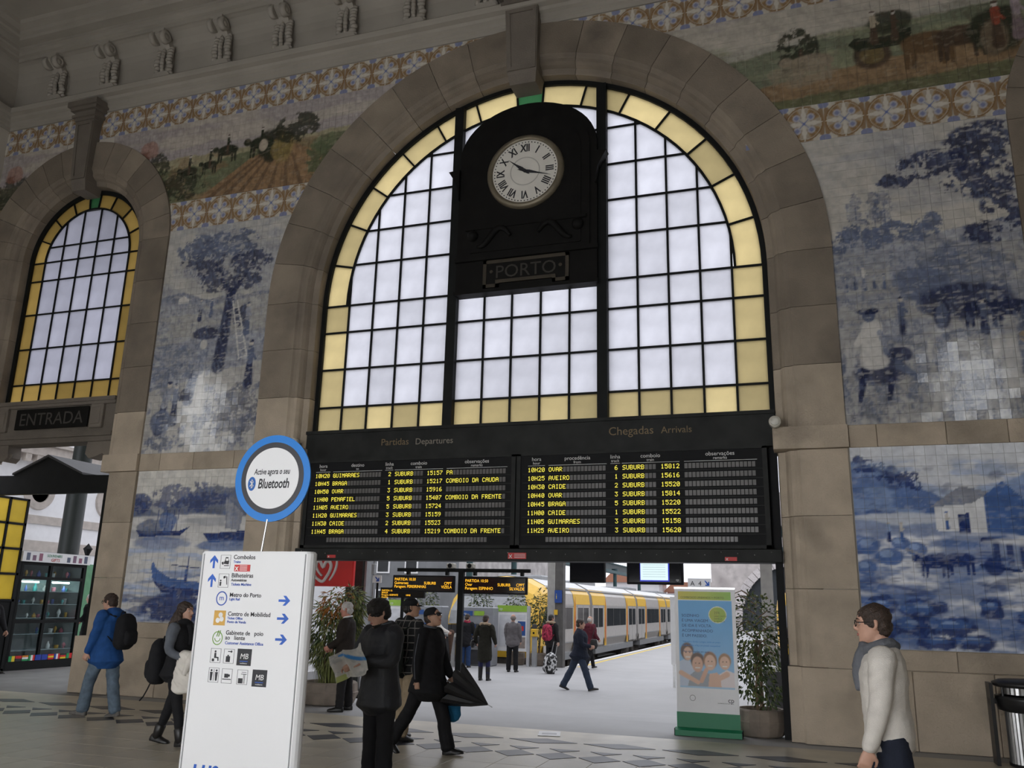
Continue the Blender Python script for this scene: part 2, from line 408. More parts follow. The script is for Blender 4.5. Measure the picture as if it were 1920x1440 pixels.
# ---- arch surrounds: separate voussoirs, pier blocks, keystones
PROF = [(0, 0.5), (0, -0.06), (0.645, -0.06), (0.675, -0.03), (0.72, -0.005), (0.775, 0.0), (0.815, 0.05), (0.845, 0.12), (0.93, 0.15), (0.945, 0.16), (0.96, 0.5)]
def voussoir(parent, cx, R, sp, a0, a1, segs=4):
    g = 0.005 / R; rings = []
    for k in range(segs + 1):
        a = a0 + g + (a1 - a0 - 2 * g) * k / segs
        rings.append([(cx + (R - d) * math.sin(a), y, sp + (R - d) * math.cos(a)) for d, y in PROF])
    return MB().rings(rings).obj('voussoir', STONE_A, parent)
def pier(parent, cx, R, side, z0, z1, prof=PROF, name='pier_block', m=None):
    return MB().rings([[(cx + side * (R - d), y, z) for d, y in prof] for z in (z0 + 0.004, z1 - 0.004)]).obj(name, m or STONE, parent)
def keystone(parent, cx, zb, zt, wb, wt, yb, yt):
    k = empty('keystone', (cx, 0, 0), parent=parent)
    # shaft (tapering), sunk panel frame, stepped cap
    h = zt - 0.42
    def ring(z, w, y): return [(-w / 2, y, z), (w / 2, y, z), (w / 2, 0.3, z), (-w / 2, 0.3, z)]
    MB().rings([ring(zb, wb * 0.86, yb + 0.05), ring(zb + 0.18, wb * 0.95, yb), ring(zb + 0.22, wb, yb - 0.02), ring(h, wt, yt)]).obj('shaft', STONE_D, k)
    fr = MB()
    for s in (-1, 1): fr.rings([[(s * (w / 2 - 0.02), y - 0.02, z), (s * (w / 2 - 0.09), y - 0.02, z), (s * (w / 2 - 0.09), y + 0.05, z), (s * (w / 2 - 0.02), y + 0.05, z)] for z, w, y in ((zb + 0.24, wb, yb - 0.02), (h - 0.05, wt, yt))])
    fr.box(-wb / 2 + 0.05, wb / 2 - 0.05, yb - 0.04, yb + 0.03, zb + 0.24, zb + 0.32); fr.box(-wt / 2 + 0.05, wt / 2 - 0.05, yt - 0.02, yt + 0.03, h - 0.1, h - 0.03)
    fr.obj('panel_frame', STONE_D, k)
    cp = MB()
    for e, q0, q1 in ((0.02, 0.0, 0.07), (0.07, 0.07, 0.13), (0.03, 0.13, 0.22), (0.10, 0.22, 0.30), (0.15, 0.30, 0.42)):
        cp.box(-wt / 2 - e, wt / 2 + e, yt - e, 0.2, h + q0, h + q1)
    cp.obj('cap', STONE_D, k)
    return k
def arch(n, cx, R, sp, nv, half_key):
    t = tag(empty('trim_%d' % n, (0, 0, 0)), kind='structure')
    for s in (-1, 1):
        for k in range(nv):
            a0 = half_key + (math.pi / 2 - half_key) * k / nv; a1 = half_key + (math.pi / 2 - half_key) * (k + 1) / nv
            voussoir(t, cx, R, sp, s * a0 if s > 0 else -a1, s * a1 if s > 0 else -a0)
    return t
T1 = arch(1, 0, RO1, SP1, 9, 0.06)
T2 = arch(2, -CX2, RO2, SP2, 7, 0.09)
T3 = arch(3, CX2, RO2, SP2, 7, 0.09)
keystone(T1, 0.0, 10.72, 12.62, 0.56, 0.62, -0.16, -0.26)
keystone(T2, -CX2, 10.05, 12.08, 0.40, 0.50, -0.16, -0.24)
keystone(T3, CX2, 10.05, 12.08, 0.40, 0.50, -0.16, -0.24)
for s in (-1, 1):
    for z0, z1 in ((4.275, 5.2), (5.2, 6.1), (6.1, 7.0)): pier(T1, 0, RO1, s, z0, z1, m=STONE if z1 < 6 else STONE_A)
    for z0, z1 in ((0.97, 2.0), (2.0, 3.0), (3.0, 3.945)): pier(T1, 0, RO1, s, z0, z1, [(d, y + (0.02 if d > 0.5 else 0)) for d, y in PROF])
    pier(T1, 0, RO1, s, 0.0, 0.97, [(-0.02, 0.5), (-0.02, -0.09), (0.78, -0.09), (0.80, -0.07), (0.80, 0.0), (0.97, 0.03), (0.97, 0.5)], 'plinth')
    pier(T1, 0, RO1, s, 3.945, 4.275, [(-0.02, 0.5), (-0.02, -0.12), (0.98, -0.12), (1.0, -0.10), (1.0, 0.5)], 'impost')
    for T, cx in ((T2, -CX2), (T3, CX2)):
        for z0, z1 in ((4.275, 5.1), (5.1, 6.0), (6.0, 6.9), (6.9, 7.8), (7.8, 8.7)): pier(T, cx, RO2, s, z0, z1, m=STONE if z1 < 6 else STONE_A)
        low = [(0, 0.5), (0, -0.06), (0.64, -0.06), (0.66, -0.04), (0.66, 0.5)]
        for z0, z1 in ((0.97, 2.0), (2.0, 3.0), (3.0, 3.945)): pier(T, cx, RO2, s, z0, z1, low)
        pier(T, cx, RO2, s, 0.0, 0.97, [(-0.02, 0.5), (-0.02, -0.09), (0.86, -0.09), (0.88, -0.07), (0.88, 0.5)], 'plinth')
        pier(T, cx, RO2, s, 3.945, 4.275, [(-0.02, 0.5), (-0.02, -0.12), (0.80, -0.12), (0.82, -0.10), (0.82, 0.5)], 'impost')

# ---- string course and dado between the arches
T4 = tag(empty('trim_4'), kind='structure'); B1 = tag(empty('baseboard_front'), kind='structure')
for s in (-1, 1):
    a, b = 4.97, 7.435
    cuts = [a, a + 0.37, a + 1.25, a + 2.0, b]
    for p, q in zip(cuts[:-1], cuts[1:]):
        lo, hi = (p, q) if s > 0 else (-q, -p)
        MB().rbox(lo + 0.003, hi - 0.003, -0.05, 0.1, 3.95, 4.27, 0.006).obj('band_block', STONE, T4)
    for p, q in ((a, a + 1.1), (a + 1.1, b)):
        lo, hi = (p, q) if s > 0 else (-q, -p)
        MB().rbox(lo + 0.003, hi - 0.003, -0.035, 0.1, 0.98, 1.235, 0.006).obj('dado_cap', STONE, B1)
    for p, q in ((a, a + 0.55), (a + 0.55, a + 1.5), (a + 1.5, b)):
        lo, hi = (p, q) if s > 0 else (-q, -p)
        MB().rbox(lo + 0.003, hi - 0.003, -0.06, 0.1, 0.0, 0.975, 0.008).obj('dado_slab', STONE, B1)

# ---- cornice, cove and ceiling
T5 = tag(empty('trim_5'), kind='structure')
def room_sweep(prof, name, m, parent):
    rings = []
    for p, z in prof: rings.append([(-HX + p, -p, z), (HX - p, -p, z), (HX - p, BACKY + p, z), (-HX + p, BACKY + p, z)])
    return MB().rings(rings, cap=False).obj(name, m, parent)
room_sweep([(0, 11.93), (0.03, 11.93), (0.04, 12.0), (0.09, 12.03), (0.10, 12.10), (0.16, 12.13), (0.19, 12.18), (0.29, 12.20), (0.30, 12.24), (0.31, 12.31), (0.29, 12.34), (0.10, 12.36), (0.08, 12.37)], 'lower_cornice', STUCCO, T5)
room_sweep([(0.08, 12.37), (0.08, 12.85), (0.10, 13.0), (0.14, 13.12), (0.22, 13.24), (0.34, 13.33), (0.42, 13.36)], 'cove', STUCCO, T5)
room_sweep([(0.42, 13.36), (0.46, 13.36), (0.47, 13.44), (0.53, 13.46), (0.55, 13.53), (0.60, 13.55), (0.60, 13.62), (0.78, 13.64), (0.80, 13.70), (0.86, 13.72), (0.88, 13.80), (1.02, 13.84), (1.05, 13.92), (1.30, 13.95)], 'upper_cornice', STUCCO, T5)
ceil = tag(MB().box(-HX - .5, HX + .5, BACKY - .5, 0.7, 14.4, 14.8).obj('ceiling', STUCCO), kind='structure')
room_sweep([(1.30, 13.95), (1.55, 13.95), (1.57, 14.0), (1.62, 14.02), (1.64, 14.12), (1.64, 14.4)], 'coffer_border', STUCCO, ceil)
for k in range(5):     # raised ribs of the coffers and low plaster ornament
    y = -4.6 - 2.4 * k
    MB().rbox(-HX + 1.6, HX - 1.6, y - 0.3, y + 0.3, 14.0, 14.39, 0.06).obj('ceiling_rib', STUCCO, ceil)
orn = MB()
for k in range(26):
    x = -10.6 + 0.8 * k
    orn.ball((x, -2.6, 14.38), (0.34, 0.22, 0.05), 10, 6); orn.ball((x + 0.4, -3.2, 14.38), (0.22, 0.34, 0.05), 10, 6)
tag(orn.obj('plaster_ornament', STUCCO, ceil, smooth=True), kind='stuff')
# scrolled consoles on the cove
def corbel(x, y0, rz):
    c = empty('console_bracket', (x, y0, 0), rz, parent=T5)
    MB().prism([(-0.06, 12.36), (-0.20, 12.38), (-0.22, 12.46), (-0.16, 12.62), (-0.17, 12.80), (-0.22, 12.98), (-0.32, 13.12), (-0.50, 13.24), (-0.50, 13.36), (-0.06, 13.36)], -0.14, 0.14, 'x').obj('bracket_body', STUCCO, c)
    sc = MB()
    for s in (-1, 1):
        sc.lathe([(0.0, 0.0), (0.045, 0.0), (0.05, -0.012), (0.075, -0.012), (0.08, 0.0), (0.105, 0.0), (0.13, -0.015), (0.14, -0.05), (0.14, -0.12), (0.10, -0.12)], (s * 0.20, -0.42, 13.18), 18, 'x') if s > 0 else sc.lathe([(0.0, 0.0), (0.045, 0.0), (0.05, 0.012), (0.075, 0.012), (0.08, 0.0), (0.105, 0.0), (0.13, 0.015), (0.14, 0.05), (0.14, 0.12), (0.10, 0.12)], (s * 0.20, -0.42, 13.18), 18, 'x')
    sc.obj('scroll', STUCCO, c, smooth=True)
    lf = MB(); r = random.Random(3)
    for k in range(9):
        t = k / 8; z = 12.45 + 0.6 * t; w = 0.19 - 0.05 * t
        for s in (-1, 1): lf.ball((s * w * (0.75 + 0.25 * r.random()), -0.19 - 0.05 * math.sin(t * 3), z), (0.065 + 0.03 * r.random(), 0.06, 0.055), 8, 6)
        lf.ball((0, -0.22 - 0.05 * math.sin(t * 3), z), (0.05, 0.05, 0.06), 8, 6)
    lf.obj('leaf_carving', STUCCO, c, smooth=True)
    MB().prism([(-0.24, 12.36), (0.24, 12.36), (0.18, 12.43), (0.14, 12.47), (-0.14, 12.47), (-0.18, 12.43)], -0.27, -0.08, 'y').obj('foot', STUCCO, c)
    return c
c0 = corbel(-10.99, 0, 0)
for i in range(1, 16): c = copy_tree(c0, T5); c.location = (-10.99 + 1.468 * i, 0, 0)
for i in range(3): c = copy_tree(c0, T5); c.location = (-HX, -1.46 - 1.468 * i, 0); c.rotation_euler = (0, 0, math.pi / 2)

# ---- glazed arch windows
def clip_poly(poly, nx, nz, d):
    """keep nx*x+nz*z<=d"""
    out = []
    for i in range(len(poly)):
        p, q = poly[i], poly[(i + 1) % len(poly)]
        a, b = nx * p[0] + nz * p[1] - d, nx * q[0] + nz * q[1] - d
        if a <= 0: out.append(p)
        if (a < 0 < b) or (b < 0 < a):
            t = a / (a - b); out.append((p[0] + t * (q[0] - p[0]), p[1] + t * (q[1] - p[1])))
    return out
def clip_circle(poly, R, sp):
    for k in range(25):
        a = math.pi * k / 24; nx, nz = math.cos(a), math.sin(a)
        poly = clip_poly(poly, nx, nz, R * math.cos(math.pi / 48) * 1.0 + nz * sp)
        if len(poly) < 3: return []
    return poly
def area(p): return abs(sum(p[i][0] * p[(i + 1) % len(p)][1] - p[(i + 1) % len(p)][0] * p[i][1] for i in range(len(p)))) / 2
def shrink_pane(poly, parent, m):
    cx = sum(p[0] for p in poly) / len(poly); cz = sum(p[1] for p in poly) / len(poly)
    MB().prism([(p[0] - cx, p[1] - cz) for p in poly], -0.006, 0.006).obj('pane', m, parent, loc=(cx, 0.0, cz))
def arch_window(n, cx, y, RG, RI, sp, sill, cols, rows, div, bar, PANE_W=PANE_W, PANE_Y=PANE_Y):
    w = tag(empty('window_%d' % n, (cx, y, 0)), kind='structure')
    ys = rows[1]
    for c0, c1 in zip(cols[:-1], cols[1:]):
        for k, (r0, r1) in enumerate(zip(rows[:-1], rows[1:])):
            edge = k == 0 or abs(c0 + c1) / 2 > RI
            if edge:
                if r1 <= sp + 1e-6: shrink_pane([(c0, r0), (c1, r0), (c1, r1), (c0, r1)], w, PANE_Y)
                elif r0 < sp: shrink_pane([(c0, r0), (c1, r0), (c1, sp), (c0, sp)], w, PANE_Y)
                continue
            p = [(c0, r0), (c1, r0), (c1, r1), (c0, r1)]
            if r1 > sp: p = clip_circle(p, RI, sp) if r0 >= sp - 1e-6 or True else p
            if len(p) > 2 and area(p) > 0.004: shrink_pane(p, w, PANE_W)
    for a0, a1 in zip(div[:-1], div[1:]):
        pts = [(R * math.cos(math.radians(a)), sp + R * math.sin(math.radians(a))) for R, seq in ((RI, (0, .25, .5, .75, 1)), (RG, (1, .75, .5, .25, 0))) for a in [a0 + (a1 - a0) * t for t in seq]]
        mid = (a0 + a1) / 2
        shrink_pane(pts, w, PANE_G if abs(mid - 90) < 2 else PANE_Y)
    hb = bar / 2
    for x in cols[1:-1]:
        top = sp + math.sqrt(max(0, RI * RI - x * x)) if abs(x) < RI else sp
        MB().box(x - hb, x + hb, -0.03, 0.03, sill, top).obj('glazing_bar', IRON, w)
    for z in rows[1:-1]:
        L = RG if z <= sp + .01 else math.sqrt(max(0, RI * RI - (z - sp) ** 2))
        if L > 0.1: MB().box(-L, L, -0.028, 0.028, z - hb, z + hb).obj('glazing_bar', IRON, w)
    def arc(R, wd, dp, name):
        rings = []
        for k in range(49):
            a = math.pi * k / 48; ca, sa = math.cos(a), math.sin(a)
            rings.append([((R + e) * ca, d, sp + (R + e) * sa) for e, d in ((-wd, -dp), (wd, -dp), (wd, dp), (-wd, dp))])
        MB().rings(rings).obj(name, IRON, w)
    arc(RI, hb * 1.2, 0.035, 'arc_bar'); arc(RG, 0.045, 0.06, 'arch_frame')
    for a in div:
        if 1 < a < 179:
            ca, sa = math.cos(math.radians(a)), math.sin(math.radians(a))
            MB().add([(R * ca - e * sa * hb, d, sp + R * sa + e * ca * hb) for R in (RI, RG) for e, d in ((-1, -0.03), (1, -0.03), (1, 0.03), (-1, 0.03))],
                     [(0, 1, 2, 3), (7, 6, 5, 4), (0, 4, 5, 1), (1, 5, 6, 2), (2, 6, 7, 3), (3, 7, 4, 0)]).obj('radial_bar', IRON, w)
    for s in (-1, 1): MB().box(s * RG - 0.04, s * RG + 0.04, -0.06, 0.06, sill, sp).obj('side_frame', IRON, w)
    return w
cols1 = [-3.955, -3.45, -2.95, -2.44, -1.93, -1.42, -1.28, -0.77, -0.26, 0.26, 0.77, 1.28, 1.42, 1.93, 2.44, 2.95, 3.45, 3.955]
rows1 = [4.585, 5.06, 5.77, 6.48, 7.0, 7.80, 8.46, 9.14, 9.85, 10.5]
div1 = [0, 12.3, 24.7, 37, 49.6, 62, 74.3, 86.2, 93.8, 105.7, 118, 130.4, 143, 155.3, 167.7, 180]
W1 = arch_window(1, 0.0, 0.38, RG1, 3.5, SP1, 4.585, cols1, rows1, div1, 0.034)
for s in (-1, 1):      # two heavy posts run to the crown
    MB().box(s * 1.35 - 0.085, s * 1.35 + 0.085, -0.13, 0.1, 4.585, SP1 + math.sqrt(RG1 ** 2 - 1.4 ** 2)).obj('mullion_post', IRON, W1)
cols2 = [-1.5, -1.14, -0.684, -0.228, 0.228, 0.684, 1.14, 1.5]
rows2 = [5.48, 5.93, 6.72, 7.5, 8.27, 8.70, 9.05, 9.80]
div2 = [0, 22, 44, 66, 84, 96, 114, 136, 158, 180]
W2 = arch_window(2, -CX2, 0.38, RG2, 1.14, SP2, 5.48, cols2, rows2, div2, 0.03, PANE_W2, PANE_Y2)
W3 = arch_window(3, CX2, 0.38, RG2, 1.14, SP2, 5.48, cols2, rows2, div2, 0.03, PANE_W2, PANE_Y2)
# station roof outside that shades the side windows
tag(MB().box(-13.4, -6.9, 0.7, 4.6, 10.4, 10.6).obj('canopy_roof', GREYM), 'grey canopy roof outside the left arch', kind='structure')
tag(MB().box(6.9, 13.4, 0.7, 4.6, 10.4, 10.6).obj('canopy_roof', GREYM), 'grey canopy roof outside the right arch', kind='structure')
# stone transoms over the side doors
def transom(n, cx):
    t = tag(empty('trim_%d' % n, (cx, 0, 0)), kind='structure')
    MB().rbox(-1.66, 1.66, 0.10, 0.5, 4.78, 5.40, 0.01).obj('lintel', STONE_D, t)
    MB().box(-1.66, 1.66, 0.02, 0.5, 5.40, 5.48).obj('cornice_top', STONE_D, t)
    MB().box(-1.66, 1.66, 0.05, 0.5, 5.34, 5.40).obj('cornice_step', STONE_D, t)
    MB().box(-1.66, 1.66, 0.04, 0.5, 4.70, 4.78).obj('architrave', STONE_D, t)
    MB().box(-1.66, 1.66, 0.09, 0.5, 4.60, 4.70).obj('soffit_band', STONE_D, t)
    for s in (-1, 1):
        MB().rbox(s * 1.23 - 0.16, s * 1.23 + 0.16, 0.03, 0.12, 4.86, 5.34, 0.015).obj('side_panel', STONE_D, t)
        MB().rbox(s * 1.23 - 0.11, s * 1.23 + 0.11, 0.015, 0.05, 4.93, 5.27, 0.01).obj('raised_field', STONE_D, t)
        # scrolled bracket below
        br = MB()
        pts = []
        for k in range(30):
            a = k / 29 * 4.2 * math.pi / 1.6; r = 0.13 - 0.09 * k / 29
            pts.append((s * (1.0 + 0.12 - r * math.cos(a) * 1.0), 0.22, 4.44 - r * math.sin(a)))
        br.tube(pts, 0.035, 8)
        br.prism([(s * 1.02, 4.60), (s * 1.66, 4.60), (s * 1.66, 4.30), (s * 1.56, 4.28), (s * 1.42, 4.36), (s * 1.25, 4.30), (s * 1.1, 4.27), (s * 1.0, 4.36)], 0.14, 0.45)
        br.obj('scroll_bracket', STONE_D, t)
    return t
TR1 = transom(6, -CX2); TR2 = transom(7, CX2)

# ================================================================== TILE MURALS
def vnoise(x, y, seed=0):
    xi = np.floor(x).astype(np.int64); yi = np.floor(y).astype(np.int64); fx = x - xi; fy = y - yi
    fx = fx * fx * (3 - 2 * fx); fy = fy * fy * (3 - 2 * fy)
    def h(a, b):
        n = (a * 374761393 + b * 668265263 + seed * 974711) & 0x7fffffff
        n = ((n ^ (n >> 13)) * 1274126177) & 0x7fffffff
        return ((n ^ (n >> 16)) & 0xffff) / 65535.0
    return (h(xi, yi) * (1 - fx) + h(xi + 1, yi) * fx) * (1 - fy) + (h(xi, yi + 1) * (1 - fx) + h(xi + 1, yi + 1) * fx) * fy
def fbm(x, y, seed=0, o=4):
    t = 0; a = 0.5; s = 0
    for k in range(o): t = t + a * vnoise(x * 2 ** k, y * 2 ** k, seed + k); s += a; a *= 0.55
    return t / s
def sst(a, b, x):
    t = np.clip((x - a) / (b - a), 0, 1); return t * t * (3 - 2 * t)
class Cv:
    """a brush on glazed tiles: u to the right, v up, in metres"""
    def __init__(s, u, v, base): s.u = u; s.v = v; s.c = np.ones(u.shape + (3,)) * np.array(base)
    def put(s, m, col): m = np.clip(m, 0, 1)[..., None]; s.c = s.c * (1 - m) + np.array(col) * m
    def blob(s, cx, cy, rx, ry, col, a=1.0, ro=0.6, fq=6.0, seed=1, soft=0.25):
        n = fbm(s.u * fq, s.v * fq, seed)
        d = ((s.u - cx) / rx) ** 2 + ((s.v - cy) / ry) ** 2 + ro * (n - 0.5) * 2
        s.put(a * sst(1 + soft, 1 - soft, d), col)
    def land(s, pts, col, a=1.0, amp=0.05, fq=5.0, seed=2, soft=0.02):
        h = np.interp(s.u, [p[0] for p in pts], [p[1] for p in pts]) + amp * (fbm(s.u * fq, s.u * 0 + 3.3, seed) - 0.5) * 2
        s.put(a * sst(h + soft, h - soft, s.v), col)
    def seg(s, x0, y0, x1, y1, r0, r1, col, a=1.0):
        dx, dy = x1 - x0, y1 - y0; t = np.clip(((s.u - x0) * dx + (s.v - y0) * dy) / (dx * dx + dy * dy + 1e-9), 0, 1)
        d = np.hypot(s.u - x0 - t * dx, s.v - y0 - t * dy) / (r0 + (r1 - r0) * t); s.put(a * sst(1.15, 0.75, d), col)
    def poly(s, pts, col, a=1.0):
        ins = np.zeros(s.u.shape, bool); n = len(pts)
        for i in range(n):
            (x0, y0), (x1, y1) = pts[i], pts[(i + 1) % n]
            if y0 == y1: continue
            ins ^= ((y0 > s.v) != (y1 > s.v)) & (s.u < (x1 - x0) * (s.v - y0) / (y1 - y0) + x0)
        s.put(a * ins, col)
    def streak(s, lo, hi, col, fx, fy, a=0.6, th=0.5, seed=5, u0=-99, u1=99):
        n = fbm(s.u * fx, s.v * fy, seed); m = sst(th, th + 0.15, n) * sst(lo - 0.05, lo + 0.05, s.v) * sst(hi + 0.05, hi - 0.05, s.v) * (s.u > u0) * (s.u < u1); s.put(a * m, col)
    def wash(s, col, fq, a=0.3, seed=9):
        s.put(a * sst(0.35, 0.7, fbm(s.u * fq, s.v * fq, seed)), col)
    def tree(s, cx, cy, rx, ry, col, a=0.9, seed=3, fq=5.0, dens=0.52):
        n = fbm(s.u * fq, s.v * fq, seed, 5); n2 = fbm(s.u * fq * 3.3, s.v * fq * 3.3, seed + 7, 3)
        d = ((s.u - cx) / rx) ** 2 + ((s.v - cy) / ry) ** 2
        s.put(a * sst(dens, dens + 0.08, 0.62 * n + 0.38 * n2 + 0.18 * (1 - d)) * sst(1.1, 0.8, d), col)
    def figure(s, x, y, h, dress, top, skin=(0.55, 0.5, 0.45), skirt=True, lean=0.0):
        s.seg(x, y, x + lean * h * .3, y + h * 0.5, h * 0.13 if skirt else h * 0.08, h * 0.075, dress)
        s.seg(x + lean * h * .3, y + h * 0.5, x + lean * h * .6, y + h * 0.78, h * 0.075, h * 0.09, top)
        s.seg(x + lean * h * .5, y + h * 0.74, x + lean * h * .6 + h * 0.14, y + h * 0.55, h * 0.035, h * 0.03, top)
        s.blob(x + lean * h * .65, y + h * 0.92, h * 0.06, h * 0.07, skin, ro=0.1); s.blob(x + lean * h * .65, y + h * 0.965, h * 0.065, h * 0.035, dress, ro=0.1)
    def beast(s, x, y, L, col, d=1):
        s.blob(x, y + L * 0.42, L * 0.42, L * 0.2, col, ro=0.15); s.blob(x + d * L * 0.48, y + L * 0.5, L * 0.13, L * 0.12, col, ro=0.1)
        for q in (-0.32, -0.22, 0.2, 0.32): s.seg(x + q * L, y + L * 0.35, x + q * L * 1.05, y, L * 0.05, L * 0.035, col)
def finish(c, dk, lt, a=1.0):
    u, v = c.u, c.v; lum = c.c.mean(-1); body = sst(0.46, 0.26, lum)
    n = fbm(u * 13 + v * 5, v * 17, 201, 3); n2 = fbm(u * 4.5, v * 6 + u * 2, 203, 3)
    c.c = c.c * ((0.84 + 0.32 * n) * (0.86 + 0.28 * n2) * (1 - body * a) + body * a * (0.55 + 0.9 * n) * (0.8 + 0.4 * n2))[..., None]
    h = fbm(u * 26 + v * 9, v * 11 - u * 4, 207, 3); c.put((0.10 + 0.6 * body) * a * sst(0.55, 0.66, h), dk)
    h = fbm(u * 9 - v * 6, v * 24, 211, 3); c.put((0.05 + 0.35 * body) * a * sst(0.60, 0.72, h), lt)
    return c.c
CRM = (0.52, 0.49, 0.44); DK = (0.022, 0.03, 0.08); MD = (0.115, 0.14, 0.22); LT = (0.29, 0.305, 0.36); PAPER = (0.60, 0.58, 0.55)
BL_D = (0.018, 0.04, 0.16); BL_M = (0.075, 0.15, 0.38); BL_L = (0.32, 0.43, 0.66)

def p_right_upper(u, v):      # generic harvest landscape, 2.5 x 4.55 m
    c = Cv(u, v, CRM); c.wash(LT, 0.9, 0.35); c.streak(3.2, 4.6, LT, 0.8, 2.5, 0.35, 0.5)
    c.land([(0, 2.75), (0.5, 2.9), (1.2, 2.75), (2.5, 2.95)], LT, 0.8, 0.05)
    for k in range(9): c.tree(0.1 + 0.16 * k, 2.8 + 0.08 * (k % 3), 0.15, 0.2, MD, 0.9, 20 + k, 9)
    for x in (0.35, 0.62, 0.75): c.seg(x, 2.8, x + .02, 3.4, 0.012, 0.008, MD, 0.7); c.tree(x, 3.3, 0.13, 0.3, MD, 0.5, 31, 11)
    c.land([(0, 2.6), (1, 2.5), (2.5, 2.6)], (0.37, 0.36, 0.35), 0.85, 0.04); c.streak(1.2, 2.6, LT, 1.2, 7, 0.7, 0.48)
    for k in range(7): c.figure(0.15 + 0.13 * k, 2.02 + 0.03 * (k % 2), 0.22, MD, LT)
    c.blob(1.3, 2.15, 0.55, 0.42, LT, 0.9, 0.3); c.blob(1.15, 2.05, 0.35, 0.25, MD, 0.8, 0.5); c.blob(1.75, 2.2, 0.6, 0.45, MD, 0.55, 0.5)
    c.blob(1.7, 1.72, 0.62, 0.27, DK, 0.9, 0.25); c.beast(2.25, 1.32, 0.62, DK); c.beast(1.9, 1.35, 0.62, DK); c.blob(1.38, 1.55, 0.12, 0.22, DK, 0.9, 0.2); c.blob(1.38, 1.55, 0.08, 0.16, MD, 0.8, 0.2)
    c.figure(0.86, 1.32, 0.55, DK, MD, skirt=False); c.figure(0.40, 2.08, 0.3, LT, PAPER); c.figure(1.9, 1.25, .5, DK, MD)
    c.streak(0.0, 1.3, MD, 5, 2.2, 0.55, 0.5); c.streak(0.0, 0.8, DK, 9, 3, 0.45, 0.56, 8); c.streak(0.0, 1.2, PAPER, 6, 2, 0.6, 0.55, 13)
    c.blob(0.52, 0.78, 0.36, 0.2, DK, 0.85, 0.2); c.blob(0.78, 1.0, 0.17, 0.12, DK, 0.95, 0.2); c.seg(0.3, 0.78, 0.22, 0.35, 0.07, 0.03, DK); c.seg(0.68, 0.75, 0.6, 0.35, 0.06, 0.03, DK); c.seg(0.75, 0.85, 1.05, 0.62, 0.06, 0.03, MD)
    c.seg(0.42, 0.98, 0.45, 1.42, 0.14, 0.15, PAPER); c.seg(0.36, 1.4, 0.24, 1.2, 0.05, 0.05, PAPER); c.blob(0.45, 0.92, 0.2, 0.12, PAPER, 0.9, 0.2); c.blob(0.42, 1.62, 0.09, 0.1, MD, 1, 0.1); c.blob(0.42, 1.68, 0.15, 0.05, DK, 1, 0.1); c.seg(0.55, 1.35, 0.62, 1.05, 0.04, 0.03, LT)
    c.blob(2.4, 1.0, 0.12, 0.5, MD, 0.8, 0.3); c.blob(2.36, 1.15, 0.06, 0.08, (0.35, 0.28, 0.2), 1, .1)
    for x, y, rx, ry in ((2.2, 4.1, 0.6, 0.42), (1.5, 3.9, 0.55, 0.25), (1.0, 3.7, 0.35, 0.14), (2.1, 3.55, 0.6, 0.3), (2.4, 3.1, 0.4, 0.35), (2.1, 2.75, 0.35, 0.2)): c.tree(x, y, rx, ry, DK, 0.92, 40 + int(x * 9), 6)
    return finish(c, MD, PAPER)
